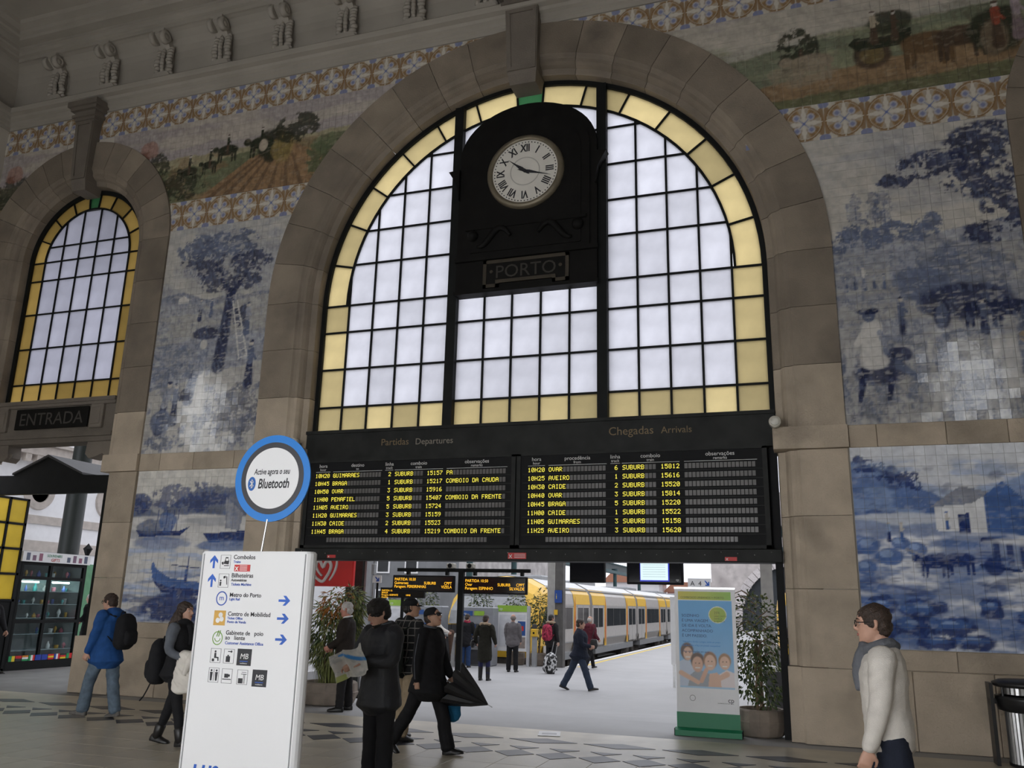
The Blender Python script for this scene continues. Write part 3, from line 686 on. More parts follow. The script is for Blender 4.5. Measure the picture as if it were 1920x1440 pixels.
def p_right_lower(u, v):      # watermill and stream, 2.5 x 2.7 m
    c = Cv(u, v, (0.72, 0.74, 0.78)); c.wash(BL_L, 1.2, 0.25)
    c.land([(0, 2.15), (0.7, 2.25), (1.4, 2.05), (2.5, 2.3)], BL_L, 0.55, 0.06); c.land([(0, 2.5), (0.35, 2.38), (0.9, 2.1), (1.4, 1.85), (2.5, 1.9)], BL_M, 0.85, 0.06)
    c.land([(1.3, 1.8), (1.9, 2.2), (2.5, 2.45)], BL_M, 0.7, 0.06)
    for k in range(6): c.tree(0.1 + 0.14 * k, 2.46 - 0.05 * k, 0.1, 0.14, BL_D, 0.9, 60 + k, 12)
    c.streak(1.6, 2.5, BL_L, 3, 9, 0.6, 0.5); c.streak(1.5, 2.4, BL_D, 4, 7, 0.5, 0.58, 15)
    c.land([(0, 1.75), (0.6, 1.8), (1.2, 1.75), (2.5, 1.7)], (0.66, 0.70, 0.77), 0.9, 0.03)
    c.land([(0, 1.7), (0.6, 1.62), (1.1, 1.66), (1.5, 1.5), (2.5, 1.5)], BL_M, 0.6, 0.05)
    c.poly([(1.0, 1.55), (1.0, 1.85), (1.35, 2.1), (1.9, 1.95), (1.9, 1.5)], (0.80, 0.81, 0.83)); c.poly([(0.95, 1.86), (1.35, 2.14), (1.7, 2.05), (1.45, 1.9)], LT); c.poly([(1.62, 1.45), (1.62, 2.0), (1.85, 2.2), (2.1, 1.95), (2.05, 1.4)], BL_M); c.poly([(1.28, 1.5), (1.28, 1.75), (1.42, 1.78), (1.42, 1.5)], BL_D)
    c.seg(1.55, 1.42, 2.2, 1.4, 0.035, 0.03, BL_D)
    for x in (1.7, 1.85, 2.0, 2.1): c.seg(x, 1.4, x, 1.05, 0.04, 0.04, BL_D, 0.9)
    c.blob(2.4, 1.5, 0.34, 0.42, BL_D, 0.8, 0.15); c.blob(2.45, 1.45, 0.24, 0.3, BL_L, 0.8, 0.15)
    c.streak(0.0, 1.5, (0.84, 0.86, 0.90), 1.6, 5, 0.9, 0.47, 21); c.streak(0.0, 1.5, BL_M, 1.8, 8, 0.75, 0.50, 25); c.streak(0.0, 1.4, BL_D, 2.6, 12, 0.6, 0.57, 27)
    for x, y, r in ((0.15, 1.35, .16), (0.4, 1.2, .17), (0.1, 1.05, .14), (0.55, 1.38, .12), (0.75, 1.3, .13)): c.blob(x, y, r, r * .7, BL_M, 0.9, 0.4); c.blob(x - r * .2, y + r * .25, r * .5, r * .3, BL_L, 0.8, 0.4)
    c.figure(0.42, 1.42, 0.25, BL_D, BL_L); c.figure(0.58, 1.42, 0.25, BL_M, PAPER); c.figure(1.15, 1.58, 0.22, BL_M, PAPER)
    c.beast(0.95, 0.95, 0.45, BL_D, -1); c.beast(1.25, 0.98, 0.45, BL_D, -1); c.seg(0.62, 1.3, 0.82, 1.22, 0.015, 0.02, LT); c.blob(1.65, 1.08, 0.12, 0.12, BL_D, 0.9, 0.2); c.seg(1.5, 1.1, 1.95, 1.02, 0.02, 0.02, BL_D)
    for x, y, rx, ry in ((0.75, 0.5, .3, .14), (0.6, 0.3, .28, .13), (1.05, 0.3, .34, .13), (1.55, 0.55, .16, .12), (2.1, 0.4, .24, .16), (1.3, 0.12, .3, .1), (0.9, 0.1, .25, .09), (2.3, 0.12, .25, .1), (0.25, 0.55, .22, .12), (0.2, 0.2, .25, .15)):
        c.blob(x, y, rx, ry, BL_D, 0.95, 1.1, 7); c.blob(x - rx * .15, y + ry * .25, rx * .7, ry * .5, BL_M, 0.9, 1.2, 9); c.blob(x, y + ry * .4, rx * .3, ry * .15, BL_L, 0.8, 0.6, 7)
    return finish(c, BL_M, (0.78, 0.81, 0.86), 0.45)
def p_left_upper(u, v):       # orchard with pickers, 2.5 x 4.55 m
    c = Cv(u, v, (0.50, 0.48, 0.44)); c.wash(LT, 1.1, 0.4); c.streak(3.0, 4.6, LT, 1.0, 2.2, 0.5, 0.46)
    c.land([(0, 3.1), (0.5, 3.2), (1.0, 3.0), (2.5, 3.05)], MD, 0.6, 0.06); c.land([(0, 2.95), (1.2, 2.85), (2.5, 3.0)], (0.40, 0.39, 0.37), 0.9, 0.02); c.poly([(0.4, 2.95), (0.4, 3.05), (0.52, 3.12), (0.65, 3.04), (0.65, 2.95)], PAPER)
    c.streak(2.2, 3.0, LT, 1.5, 6, 0.6, 0.48); c.land([(0, 2.1), (1.2, 2.25), (2.5, 2.2)], LT, 0.8, 0.03); n = fbm(u * 9, v * 12, 77); c.put(0.55 * (n < 0.45) * (v < 2.1) * (v > 1.2) * (u < 1.25), MD)
    c.land([(0, 1.2), (1.2, 1.45), (2.5, 1.7)], (0.46, 0.44, 0.41), 0.9, 0.05)
    c.streak(0.0, 1.2, PAPER, 2.5, 3, 0.7, 0.47, 91); c.streak(0.0, 1.3, MD, 5, 5, 0.6, 0.52, 92); c.tree(1.9, 0.7, 0.65, 0.6, DK, 0.6, 95, 7); c.tree(0.5, 0.2, 0.5, 0.15, MD, 0.7, 96, 8)
    c.seg(1.5, 1.62, 1.62, 3.1, 0.15, 0.10, DK, 0.95); c.seg(1.62, 3.0, 1.2, 3.7, 0.08, 0.03, DK, 0.9); c.seg(1.62, 3.0, 2.05, 3.7, 0.07, 0.03, DK, 0.9)
    for x, y, rx, ry in ((0.9, 3.75, .6, .35), (1.5, 4.1, .7, .35), (0.7, 4.1, .5, .3), (2.0, 3.7, .5, .3), (1.3, 3.35, .5, .25), (1.95, 3.3, .35, .2), (1.9, 2.6, .2, .25)): c.tree(x, y, rx, ry, MD if y > 3.9 else DK, 0.85, 80 + int(x * 7 + y), 6)
    c.seg(1.95, 1.75, 1.68, 2.9, 0.015, 0.015, PAPER); c.seg(2.12, 1.8, 1.78, 2.9, 0.015, 0.015, PAPER)
    for k in range(8): t = k / 8; c.seg(1.95 - .27 * t, 1.75 + 1.15 * t, 2.12 - .34 * t, 1.8 + 1.1 * t, 0.01, 0.01, PAPER)
    c.figure(0.95, 2.6, 0.42, DK, LT); c.figure(1.2, 2.65, 0.35, MD, MD); c.figure(2.2, 1.25, 0.85, DK, MD); c.figure(2.05, 2.25, 0.6, MD, LT)
    c.seg(1.05, 0.95, 1.08, 1.6, 0.25, 0.14, PAPER); c.seg(0.9, 1.0, 0.98, 1.5, 0.12, 0.1, MD); c.seg(1.08, 1.6, 1.1, 1.95, 0.13, 0.12, LT); c.blob(1.12, 2.08, 0.08, 0.1, PAPER, 1, 0.1); c.seg(1.2, 1.9, 1.35, 2.2, 0.04, 0.03, LT); c.seg(1.0, 1.9, 0.82, 2.1, 0.04, 0.03, LT); c.blob(1.15, 2.3, 0.28, 0.13, DK, 0.9, 0.5)
    c.figure(0.3, 0.45, 0.95, DK, LT, lean=0.25); c.figure(0.62, 0.6, 0.75, DK, MD); c.blob(0.35, 0.6, 0.25, 0.22, MD, 0.9, 0.3); c.blob(0.85, 1.1, 0.14, 0.14, DK, 0.9, 0.2)
    return finish(c, MD, PAPER)
def p_left_lower(u, v):       # river boats, 2.5 x 2.7 m
    c = Cv(u, v, (0.72, 0.70, 0.65)); c.wash(LT, 1.3, 0.25)
    c.land([(0, 2.05), (0.5, 2.2), (0.9, 2.05), (1.3, 2.25), (2.5, 2.35)], LT, 0.7, 0.06); c.land([(0, 2.25), (0.35, 2.0), (0.6, 1.9), (1.2, 2.3), (1.9, 2.4), (2.5, 2.3)], MD, 0.85, 0.07); c.tree(1.2, 2.2, 0.9, 0.3, BL_D, 0.7, 101, 6); c.tree(0.1, 2.1, 0.3, 0.2, BL_D, 0.8, 102, 7)
    c.land([(0, 1.85), (1.3, 1.9), (2.5, 1.85)], (0.70, 0.69, 0.67), 0.95, 0.02); c.streak(1.2, 1.9, LT, 1.2, 10, 0.6, 0.5, 103)
    c.poly([(0.1, 1.62), (0.2, 1.5), (1.1, 1.52), (1.3, 1.68), (1.05, 1.6), (0.3, 1.6)], BL_D); c.blob(0.45, 1.68, 0.3, 0.14, MD, 0.8, 0.5); c.blob(0.8, 1.75, 0.2, 0.18, BL_M, 0.8, 0.6)
    for x in (0.55, 0.75, 0.9, 1.0): c.seg(x, 1.6, x + .02, 1.98, 0.01, 0.008, BL_D, .8)
    c.blob(0.7, 1.38, 0.6, 0.12, BL_M, 0.6, 0.5); c.poly([(1.6, 1.55), (1.75, 1.4), (2.5, 1.42), (2.5, 1.6)], BL_D); c.poly([(2.05, 1.65), (2.0, 2.2), (2.4, 1.9), (2.35, 1.6)], LT); c.blob(2.1, 1.35, 0.6, 0.1, BL_M, 0.7, 0.5)
    c.streak(0.0, 1.3, BL_L, 1.5, 12, 0.6, 0.48, 104); c.streak(0.0, 0.9, BL_M, 2, 14, 0.6, 0.52, 105)
    c.poly([(0.55, 0.98), (0.62, 0.72), (0.85, 0.52), (2.5, 0.42), (2.5, 0.68), (1.4, 0.72), (0.95, 0.78), (0.7, 0.92), (0.58, 1.05)], BL_M); c.poly([(0.62, 0.72), (0.85, 0.52), (2.5, 0.42), (2.5, 0.54), (0.95, 0.62)], BL_D); c.seg(1.35, 0.72, 1.35, 1.15, 0.02, 0.012, BL_D); c.seg(1.0, 1.0, 1.6, 0.95, .01, .01, BL_D); c.figure(1.33, .72, .25, BL_D, BL_M)
    c.tree(1.4, 0.25, 1.0, 0.28, BL_D, 0.9, 106, 5, 0.47); c.streak(0.0, 0.5, BL_D, 2.5, 16, 0.6, 0.5, 107)
    return finish(c, BL_M, PAPER, 0.45)
GRN = (0.10, 0.125, 0.065); DKG = (0.025, 0.03, 0.018); OCH = (0.28, 0.175, 0.095); MAU = (0.36, 0.32, 0.33); BRN = (0.075, 0.05, 0.033)
def p_poly_left(u, v):        # ploughing riders, u from x=-8.9, 5.5 x 1.85 m
    c = Cv(u, v, (0.46, 0.41, 0.36)); c.streak(1.0, 1.9, MAU, 0.5, 3, 0.7, 0.46, 110); c.land([(0, 1.15), (1.6, 1.2), (2.2, 1.3), (2.8, 1.2), (5.5, 1.35)], MAU, 0.7, 0.05)
    c.land([(0, 1.0), (1.5, 1.0), (2.6, 1.0), (5.5, 1.1)], (0.36, 0.33, 0.2), 0.9, 0.06); c.land([(0, .8), (2, .75), (3, .9), (5.5, 1.0)], GRN, 0.8, 0.08); c.streak(0, 1.0, OCH, 2, 3, 0.6, 0.5, 111)
    c.poly([(2.0, 0), (3.2, 0.75), (4.1, 0.95), (5.0, 0.5), (4.6, 0)], OCH)
    for k in range(7): c.seg(2.3 + 0.35 * k, 0.0, 3.4 + 0.12 * k, 0.75, 0.05, 0.02, BRN, 0.55)
    for x, y, L in ((2.6, 0.75, 0.6), (1.7, 0.45, 0.5), (2.2, 0.55, 0.45), (3.4, 0.75, 0.7)): c.beast(x, y, L, DKG, -1); c.figure(x, y + 0.32 * L, 0.42, BRN, DKG, skirt=False)
    c.blob(3.75, 1.0, 0.42, 0.38, DKG, 0.95, 0.6, 5); c.blob(3.9, 0.85, 0.25, 0.35, (0.30, 0.22, 0.08), 0.7, 0.7, 6); c.blob(3.45, 0.98, 0.1, 0.14, (0.5, 0.42, 0.33), 0.9, 0.3); c.tree(4.2, 1.25, 0.55, 0.35, DKG, 0.9, 113, 5); c.tree(1.6, 0.35, 0.6, 0.35, DKG, 0.8, 114, 5)
    c.tree(0.6, 0.7, 0.8, 0.6, DKG, 0.85, 115, 4); c.tree(4.9, 0.5, .5, .5, GRN, .9, 116, 5); c.blob(0.6, 1.3, .25, .2, (0.3, 0.12, 0.08), .6, .6)
    return finish(c, BRN, (0.5, 0.42, 0.32), 0.4)
def p_poly_right(u, v):       # coach on a country road, u from x=3.4
    c = Cv(u, v, (0.46, 0.42, 0.36)); c.streak(1.2, 1.9, MAU, 0.5, 3, 0.5, 0.5, 120); c.land([(0, 1.15), (1.5, 1.2), (3, 1.35), (5.5, 1.6)], (0.33, 0.32, 0.27), 0.7, 0.05)
    c.land([(0, 0.95), (1, 1.1), (2.5, 1.2), (5.5, 1.35)], GRN, 0.75, 0.05); c.streak(0.5, 1.3, (0.26, 0.27, 0.17), 1, 5, 0.7, 0.47, 121)
    c.land([(0, 0.35), (1.2, 0.5), (2.5, 0.62), (5.5, 0.7)], OCH, 0.85, 0.05); c.land([(0, .12), (1.5, .16), (5.5, .28)], GRN, 0.8, 0.05)
    c.tree(1.25, 1.0, 0.35, 0.45, DKG, 0.95, 122, 6); c.seg(1.3, .6, 1.3, 1.0, .04, .03, BRN); c.beast(1.45, 0.42, 0.8, (0.27, 0.22, 0.16), -1); c.blob(1.3, .6, .45, .25, (0.30, 0.25, 0.18), .7, .7, 6)
    c.blob(2.35, 0.72, 0.28, 0.26, BRN, 0.95, 0.1); c.blob(2.35, 0.72, 0.18, 0.17, (0.2, 0.15, 0.06), 0.7, 0.3); c.poly([(2.0, .95), (2.15, .8), (2.9, .8), (2.95, 1.1), (2.6, 1.0), (2.1, 1.05)], DKG)
    c.blob(2.65, 1.25, 0.35, 0.22, DKG, 0.9, 0.5); c.figure(2.4, 0.95, 0.55, BRN, (0.45, 0.38, 0.28)); c.figure(2.7, .95, .5, BRN, BRN)
    c.beast(3.15, 0.38, 0.95, (0.13, 0.08, 0.04), 1); c.beast(3.6, 0.42, 0.9, BRN, 1); c.blob(4.1, 0.78, 0.4, 0.42, DKG, 0.95, 0.4); c.blob(4.05, 0.65, .2, .3, (.2, .15, .1), .7, .5)
    for k in range(6): c.figure(4.1 + 0.28 * k, 0.55 + 0.1 * (k % 3), 0.75, (BRN, (0.2, 0.15, 0.16), GRN)[k % 3], ((0.30, 0.07, 0.04), (0.32, 0.26, 0.28), DKG)[k % 3])
    return finish(c, BRN, (0.5, 0.44, 0.33), 0.4)
NSUB = 7
def tile_mesh(cols, w, h, name='tile'):
    """one tile, front to -y, with a painted NSUB x NSUB face"""
    n = NSUB + 1; V = []; gx = np.linspace(-w / 2, w / 2, n); gz = np.linspace(-h / 2, h / 2, n)
    V = [(x, -0.006, z) for z in gz for x in gx] + [(-w / 2, 0.004, -h / 2), (w / 2, 0.004, -h / 2), (w / 2, 0.004, h / 2), (-w / 2, 0.004, h / 2)]
    F = [(j * n + i, j * n + i + 1, (j + 1) * n + i + 1, (j + 1) * n + i) for j in range(n - 1) for i in range(n - 1)]
    b = n * n; F += [(b, b + 1, n - 1, 0), (b + 1, b + 2, n * n - 1, n - 1), (b + 2, b + 3, n * (n - 1), n * n - 1), (b + 3, b, 0, n * (n - 1))]
    me = bpy.data.meshes.new(name); me.from_pydata(V, [], F); me.materials.append(TILE)
    at = me.color_attributes.new('Col', 'FLOAT_COLOR', 'POINT')
    cc = np.ones((len(V), 4), np.float32); cc[:n * n, :3] = cols.reshape(-1, 3); cc[n * n:, :3] = 0.5
    at.data.foreach_set('color', cc.ravel()); return me
def mural(name, label, x0, x1, z0, z1, painter, uv0=None, keep=300):
    root = thing(name, label, 'mural', ((x0 + x1) / 2, -0.012, z0))
    cx0 = (x0 + x1) / 2
    nx = max(1, round((x1 - x0) / 0.14)); nz = max(1, round((z1 - z0) / 0.14)); w = (x1 - x0) / nx; h = (z1 - z0) / nz
    todo = []
    for i in range(nx):
        for j in range(nz):
            cx, cz = x0 + (i + .5) * w, z0 + (j + .5) * h
            if all(in_arch(cx + a * w / 2, cz + b * h / 2, 0.03) for a in (-1, 1) for b in (-1, 1)): continue
            todo.append(((Vector((cx, 0, cz)) - CAM).length, cx, cz))
    todo.sort(); u0, v0 = uv0 or (x0, z0); n = NSUB + 1; g = 0.0024
    gx = np.linspace(-w / 2, w / 2, n); gz = np.linspace(-h / 2, h / 2, n); GX, GZ = np.meshgrid(gx, gz)
    rest_v = []; rest_f = []; rest_c = []
    TX = np.array([t[1] for t in todo])[:, None, None]; TZ = np.array([t[2] for t in todo])[:, None, None]
    allc = painter(TX + GX[None] - u0, TZ + GZ[None] - v0) * rng.uniform(0.93, 1.05, (len(todo), 1, 1, 1))
    for k, (d, cx, cz) in enumerate(todo):
        c = allc[k]
        if k < keep:
            o = bpy.data.objects.new('tile', tile_mesh(c, w - g, h - g)); o.parent = root; o.location = (cx - cx0, -0.002, cz - z0)
            o.rotation_euler = (rng.normal(0, 0.010), 0, rng.normal(0, 0.010)); COL.objects.link(o)
        else:
            b = len(rest_v); s = (w - g) / w; q = rng.normal(0, 0.010, 2)
            rest_v += [(cx - cx0 + a * s, -0.008 + a * q[0] + e * q[1], cz - z0 + e * s) for a, e in zip(GX.ravel(), GZ.ravel())]; rest_c.append(c.reshape(-1, 3))
            rest_f += [(b + j * n + i, b + j * n + i + 1, b + (j + 1) * n + i + 1, b + (j + 1) * n + i) for j in range(n - 1) for i in range(n - 1)]
            e = len(rest_v); x, z = cx - cx0, cz - z0; W, H = (w - g) / 2, (h - g) / 2
            rest_v += [(x - W, 0.002, z - H), (x + W, 0.002, z - H), (x + W, 0.002, z + H), (x - W, 0.002, z + H)]; rest_c.append(np.full((4, 3), 0.5))
            rest_f += [(e, e + 1, b + n - 1, b), (e + 1, e + 2, b + n * n - 1, b + n - 1), (e + 2, e + 3, b + n * (n - 1), b + n * n - 1), (e + 3, e, b, b + n * (n - 1))]
    if rest_v:
        me = bpy.data.meshes.new('tiles'); me.from_pydata(rest_v, [], rest_f); me.materials.append(TILE)
        at = me.color_attributes.new('Col', 'FLOAT_COLOR', 'POINT'); cc = np.ones((len(rest_v), 4), np.float32); cc[:, :3] = np.concatenate(rest_c); at.data.foreach_set('color', cc.ravel())
        tag(link(bpy.data.objects.new('remaining_tiles', me), root), kind='stuff')
    return root
def backing(x0, x1, z0, z1, parent):
    pass
ZB = (1.24, 3.95, 4.27, 8.82, 9.46, 11.28, 11.925)
mural('tile_mural', 'large blue and white tile mural of a harvest field right of the big arch', 4.4, 7.46, ZB[2], ZB[3], p_right_upper, (4.95, ZB[2]))
mural('tile_mural', 'blue and white tile mural of a watermill and rocky stream, low on right wall', 4.97, 7.44, ZB[0], ZB[1], p_right_lower)
mural('tile_mural', 'tall blue and white tile mural of an orchard between the two arches', -7.46, -4.3, ZB[2], ZB[3], p_left_upper, (-7.44, ZB[2]))
mural('tile_mural', 'blue and white tile mural of river boats, low between the arches', -7.44, -4.97, ZB[0], ZB[1], p_left_lower)
mural('tile_mural', 'coloured tile mural of riders and ploughed field, high left of the big arch', -9.3, -1.6, ZB[4], ZB[5], p_poly_left, (-8.9, ZB[4]))
mural('tile_mural', 'coloured tile mural of a coach on a road, high right of the big arch', 1.6, 9.0, ZB[4], ZB[5], p_poly_right, (3.4, ZB[4]))
mural('tile_mural', 'coloured tile mural strip in the far left corner beside the small arch', -12.42, -10.6, ZB[4], ZB[5], lambda u, v: p_poly_left(u + 0.2, v), (-12.42, ZB[4]))

# ---- ornamental tile friezes: one painted rosette tile, repeated
def rosette(a, b):
    c = Cv(a, b, (0.50, 0.46, 0.39)); BR = (0.22, 0.125, 0.05); BLU = (0.16, 0.19, 0.36); GY = (0.42, 0.41, 0.45)
    r = np.hypot(a, b); th = np.arctan2(b, a)
    c.put(sst(0.97, 0.93, r) * sst(0.86, 0.9, r), BR); fan = sst(0.0, 0.25, np.cos(4 * th + math.pi) + 0.25)
    c.put(0.9 * sst(0.88, 0.82, r) * sst(0.30, 0.40, r) * (0.45 + 0.55 * fan), BR); c.put(0.7 * sst(0.55, 0.75, np.cos(16 * th)) * sst(0.88, 0.82, r) * sst(0.5, 0.55, r), (0.36, 0.24, 0.12))
    for k in range(4):
        q = math.pi / 4 + k * math.pi / 2; c.blob(0.5 * math.cos(q), 0.5 * math.sin(q), 0.2, 0.2, GY, 0.95, 0.0); c.blob(0.5 * math.cos(q), 0.5 * math.sin(q), 0.11, 0.11, BLU, 0.8, 0.0)
    W = (0.58, 0.54, 0.47)
    for k in range(4):
        q = k * math.pi / 2; c.seg(0.08 * math.cos(q), 0.08 * math.sin(q), 0.5 * math.cos(q), 0.5 * math.sin(q), 0.03, 0.13, W); c.seg(0.5 * math.cos(q), 0.5 * math.sin(q), 0.95 * math.cos(q), 0.95 * math.sin(q), 0.13, 0.02, W)
        q += math.pi / 4; c.seg(0, 0, 0.3 * math.cos(q), 0.3 * math.sin(q), 0.05, 0.01, BLU)
    c.blob(0, 0, 0.08, 0.08, BLU, 1, 0)
    for sx in (-1, 1):
        for sy in (-1, 1):
            c.blob(sx, sy, 0.36, 0.36, W, 0.9, 0.0); c.blob(sx * 0.93, sy * 0.93, 0.2, 0.2, BLU, 0.85, 0.5, 9); c.seg(sx * 0.99, 0, sx * 0.86, sy * 0.62, 0.04, 0.13, BR, 0.85); c.seg(0, sy * 0.99, sx * 0.35, sy * 0.93, 0.02, 0.06, BR, 0.7)
    return c.c
_n = NSUB; NSUB = 40
ga = np.linspace(-1, 1, NSUB + 1); GA, GB = np.meshgrid(ga, ga)
ros = tile_mesh(rosette(GA, GB), 0.597, 0.635, 'rosette_tile'); NSUB = _n
def frieze(label, zc, spans, skip):
    root = thing('tile_frieze', label, 'frieze', (0, -0.010, zc - 0.32))
    for a, b, off in spans:
        n0 = math.floor((a - off) / 0.6 + 0.5); n1 = math.ceil((b - off) / 0.6 - 0.5)
        for k in range(n0, n1 + 1):
            x = off + 0.6 * k
            if all(in_arch(x + i * 0.3, zc + j * 0.32, 0.04) for i in (-1, 0, 1) for j in (-1, 1)): continue
            o = bpy.data.objects.new('rosette_tile', ros); o.location = (x, -0.002 if skip else 0.0, 0.32); link(o, root)
frieze('rosette patterned tile band below the coloured murals', 9.14, [(-8.5, -3.5, -6.93), (3.5, 8.5, 4.675)], True)
frieze('rosette patterned tile band directly under the white cornice', 11.6, [(-12.4, 12.4, -0.42)], False)
# ================================================================== FIXED THINGS IN THE HALL
PI = math.pi
# ---- beams of the big doorway
T8 = tag(empty('trim_8'), kind='structure')
MB().rbox(-3.985, 3.985, 0.13, 0.5, 4.06, 4.56, 0.012).obj('name_beam', BEAM, T8)
MB().box(-3.985, 3.985, 0.10, 0.5, 4.53, 4.585).obj('beam_ledge', BEAM, T8); MB().box(-3.985, 3.985, 0.08, 0.5, 4.04, 4.08).obj('beam_lower_ledge', BEAM, T8)
GOLDT = mat('faded_gold_lettering', (0.20, 0.14, 0.07), 0.6); PALET = mat('faded_pale_lettering', (0.26, 0.23, 0.19), 0.6)
text('Partidas', (-2.50, 0.127, 4.285), 0.165, GOLDT, T8); text('Departures', (-1.855, 0.127, 4.28), 0.150, PALET, T8)
text('Chegadas', (1.475, 0.127, 4.30), 0.185, GOLDT, T8); text('Arrivals', (2.30, 0.127, 4.30), 0.15, GOLDT, T8)
T9 = tag(empty('trim_9'), kind='structure')
MB().rbox(-3.985, 3.985, 0.06, 0.5, 2.355, 2.545, 0.01).obj('lower_beam', BEAM, T9)
MB().box(-3.97, 3.97, 0.30, 0.5, 2.50, 4.10).obj('back_panel', BLACK, T9)
for s in (-1, 1): MB().box(s * 3.93 - 0.05, s * 3.93 + 0.05, 0.2, 0.5, 0.0, 4.06).obj('door_frame_post', BLACK, T9)
studs = MB()
for k in range(34): studs.ball((-3.85 + 0.233 * k, 0.058, 2.50 - 0.02 * (k % 3)), 0.008, 6, 4)
tag(studs.obj('rivets', STEEL, T9), kind='stuff')
def sticker(x, z, w, h):
    s = MB().box(x, x + w, 0.054, 0.06, z, z + h).obj('red_sticker', RED, T9)
    text('x', (x + 0.012, 0.052, z + h * 0.12), h * 1.3, TXTW, T9, ext=0.0005)
    if w > 0.2:
        for k in range(3): MB().box(x + w * .35, x + w * .95, 0.0525, 0.055, z + h * (.2 + .26 * k), z + h * (.28 + .26 * k)).obj('sticker_line', TXTW, T9)
sticker(-0.12, 2.385, 0.30, 0.095); sticker(-3.34, 2.385, 0.16, 0.05); sticker(3.19, 2.375, 0.17, 0.055)

# ---- split flap boards
F5 = {'0': '0E11131519110E', '1': '040C040404040E', '2': '0E11010204081F', '3': '1F02040201110E', '4': '02060A121F0202', '5': '1F101E0101110E', '6': '0608101E11110E', '7': '1F010204080808', '8': '0E11110E11110E', '9': '0E11110F01020C',
      'A': '0E11111F111111', 'B': '1E11111E11111E', 'C': '0E11101010110E', 'D': '1E11111111111E', 'E': '1F10101E10101F', 'F': '1F10101E101010', 'G': '0E11101711110F', 'H': '1111111F111111', 'I': '0E04040404040E', 'L': '1010101010101F', 'M': '111B1515111111', 'N': '11191513111111', 'O': '0E11111111110E', 'P': '1E11111E101010', 'R': '1E11111E141211', 'S': '0F10100E01011E', 'T': '1F040404040404', 'U': '1111111111110E', 'V': '11111111110A04', ' ': '0' * 14}
FLAPY = mat('luminous_yellow_flap', (0.75, 0.64, 0.06), 0.5, emit=(1.0, 0.86, 0.09), estr=0.72, var=0.1, scale=8); FLAPY.cycles.emission_sampling = 'NONE'
FLAPG = mat('blank_grey_flap', (0.12, 0.112, 0.108), 0.3, var=0.25, scale=3)
PW, PH = 0.0578, 0.078
def led_char(mb, ch, x, z, y, w, h):
    bits = F5.get(ch)
    if not bits: return
    for r in range(7):
        row = int(bits[2 * r:2 * r + 2], 16); c = 0
        while c < 5:
            if row >> (4 - c) & 1:
                c1 = c
                while c1 < 4 and row >> (3 - c1) & 1: c1 += 1
                zz = z + h * (6 - r) / 7
                mb.add([(x + w * c / 5, y, zz), (x + w * (c1 + 1) / 5, y, zz), (x + w * (c1 + 1) / 5, y, zz + h / 7 * 1.02), (x + w * c / 5, y, zz + h / 7 * 1.02)], [(0, 1, 2, 3)]); c = c1 + 1
            else: c += 1
def flap_board(name, label, ox, head, rows):
    b = thing(name, label, 'board', (ox - 1.97, 0.1, 2.55)); ob = Vector((ox - 1.97, 0.1, 2.55))
    def L(x, z, y=0.0): return (ox + x - ob.x, y, z - ob.z)
    x0, x1, z0, z1 = -3.90 + 0, -0.035, 2.55, 4.04
    MB().rbox(x0 - ob.x + ox, x1 - ob.x + ox, 0.0, 0.2, 0, z1 - z0, 0.012).obj('housing', BLACK, b)
    fr = MB(); a, c = L(x0, z0), L(x1, z1)
    fr.box(a[0], c[0], -0.02, 0.0, 0, 0.05); fr.box(a[0], c[0], -0.02, 0.0, c[2] - 0.03, c[2]); fr.box(a[0], a[0] + 0.07, -0.02, 0.0, 0, c[2]); fr.box(c[0] - 0.07, c[0], -0.02, 0.0, 0, c[2]); fr.obj('front_frame', BEAM, b)
    for (s1, s2, xa, xb) in head:
        xm = (xa + xb) / 2; p = L(xm, 3.925, -0.004)
        text(s1, p, 0.085, TXTW, b, 'heading', 'CENTER'); text(s2, L(xm, 3.868, -0.004), 0.062, TXTW, b, 'heading', 'CENTER')
        q = L(xa, 3.845); MB().box(q[0], q[0] + xb - xa, -0.004, 0.001, q[2], q[2] + 0.006).obj('rule', TXTW, b)
    cols = ((-3.714, 5), (-3.368, 16), (-2.365, 2), (-2.185, 9), (-1.594, 5), (-1.243, 18))
    for k, (t, dest, ln, num, obs) in enumerate(rows):
        z = 3.742 - 0.1365 * k; cells = MB(); gl = MB(); strs = (t, dest, ' ' + ln, 'SUBURB', num, obs)
        for (cx, n), s in zip(cols, strs):
            for i in range(n):
                p = L(cx + i * PW, z)
                if i < len(s) and s[i] != ' ': led_char(gl, s[i], p[0] + 0.004, p[2] + 0.004, -0.007, PW * 0.80, PH - 0.008)
                elif i >= len(s): cells.box(p[0] + 0.006, p[0] + PW - 0.006, -0.004, 0.002, p[2], p[2] + PH)
        tag(cells.obj('blank_flaps', FLAPG, b), kind='stuff'); tag(gl.obj('flap_lettering', FLAPY, b, fix=False), kind='stuff')
        q = L(-3.8, z); MB().box(q[0], q[0] + 3.7, -0.014, 0.001, q[2] - 0.035, q[2] - 0.022).obj('row_ledge', BEAM, b)
    cells = MB()
    for i in range(50): p = L(-3.41 + i * 0.0583, 2.65); cells.box(p[0] + 0.006, p[0] + PW - 0.006, -0.004, 0.002, p[2], p[2] + 0.074)
    tag(cells.obj('message_flaps', FLAPG, b), kind='stuff')
    return b
H1 = [('hora', 'hour', -3.71, -3.43), ('destino', 'to', -3.37, -2.43), ('linha', 'track', -2.37, -2.22), ('comboio', 'train', -2.19, -1.31), ('observações', 'remarks', -1.24, -0.18)]
H2 = [H1[0], ('procedência', 'from', -3.37, -2.43)] + H1[2:]
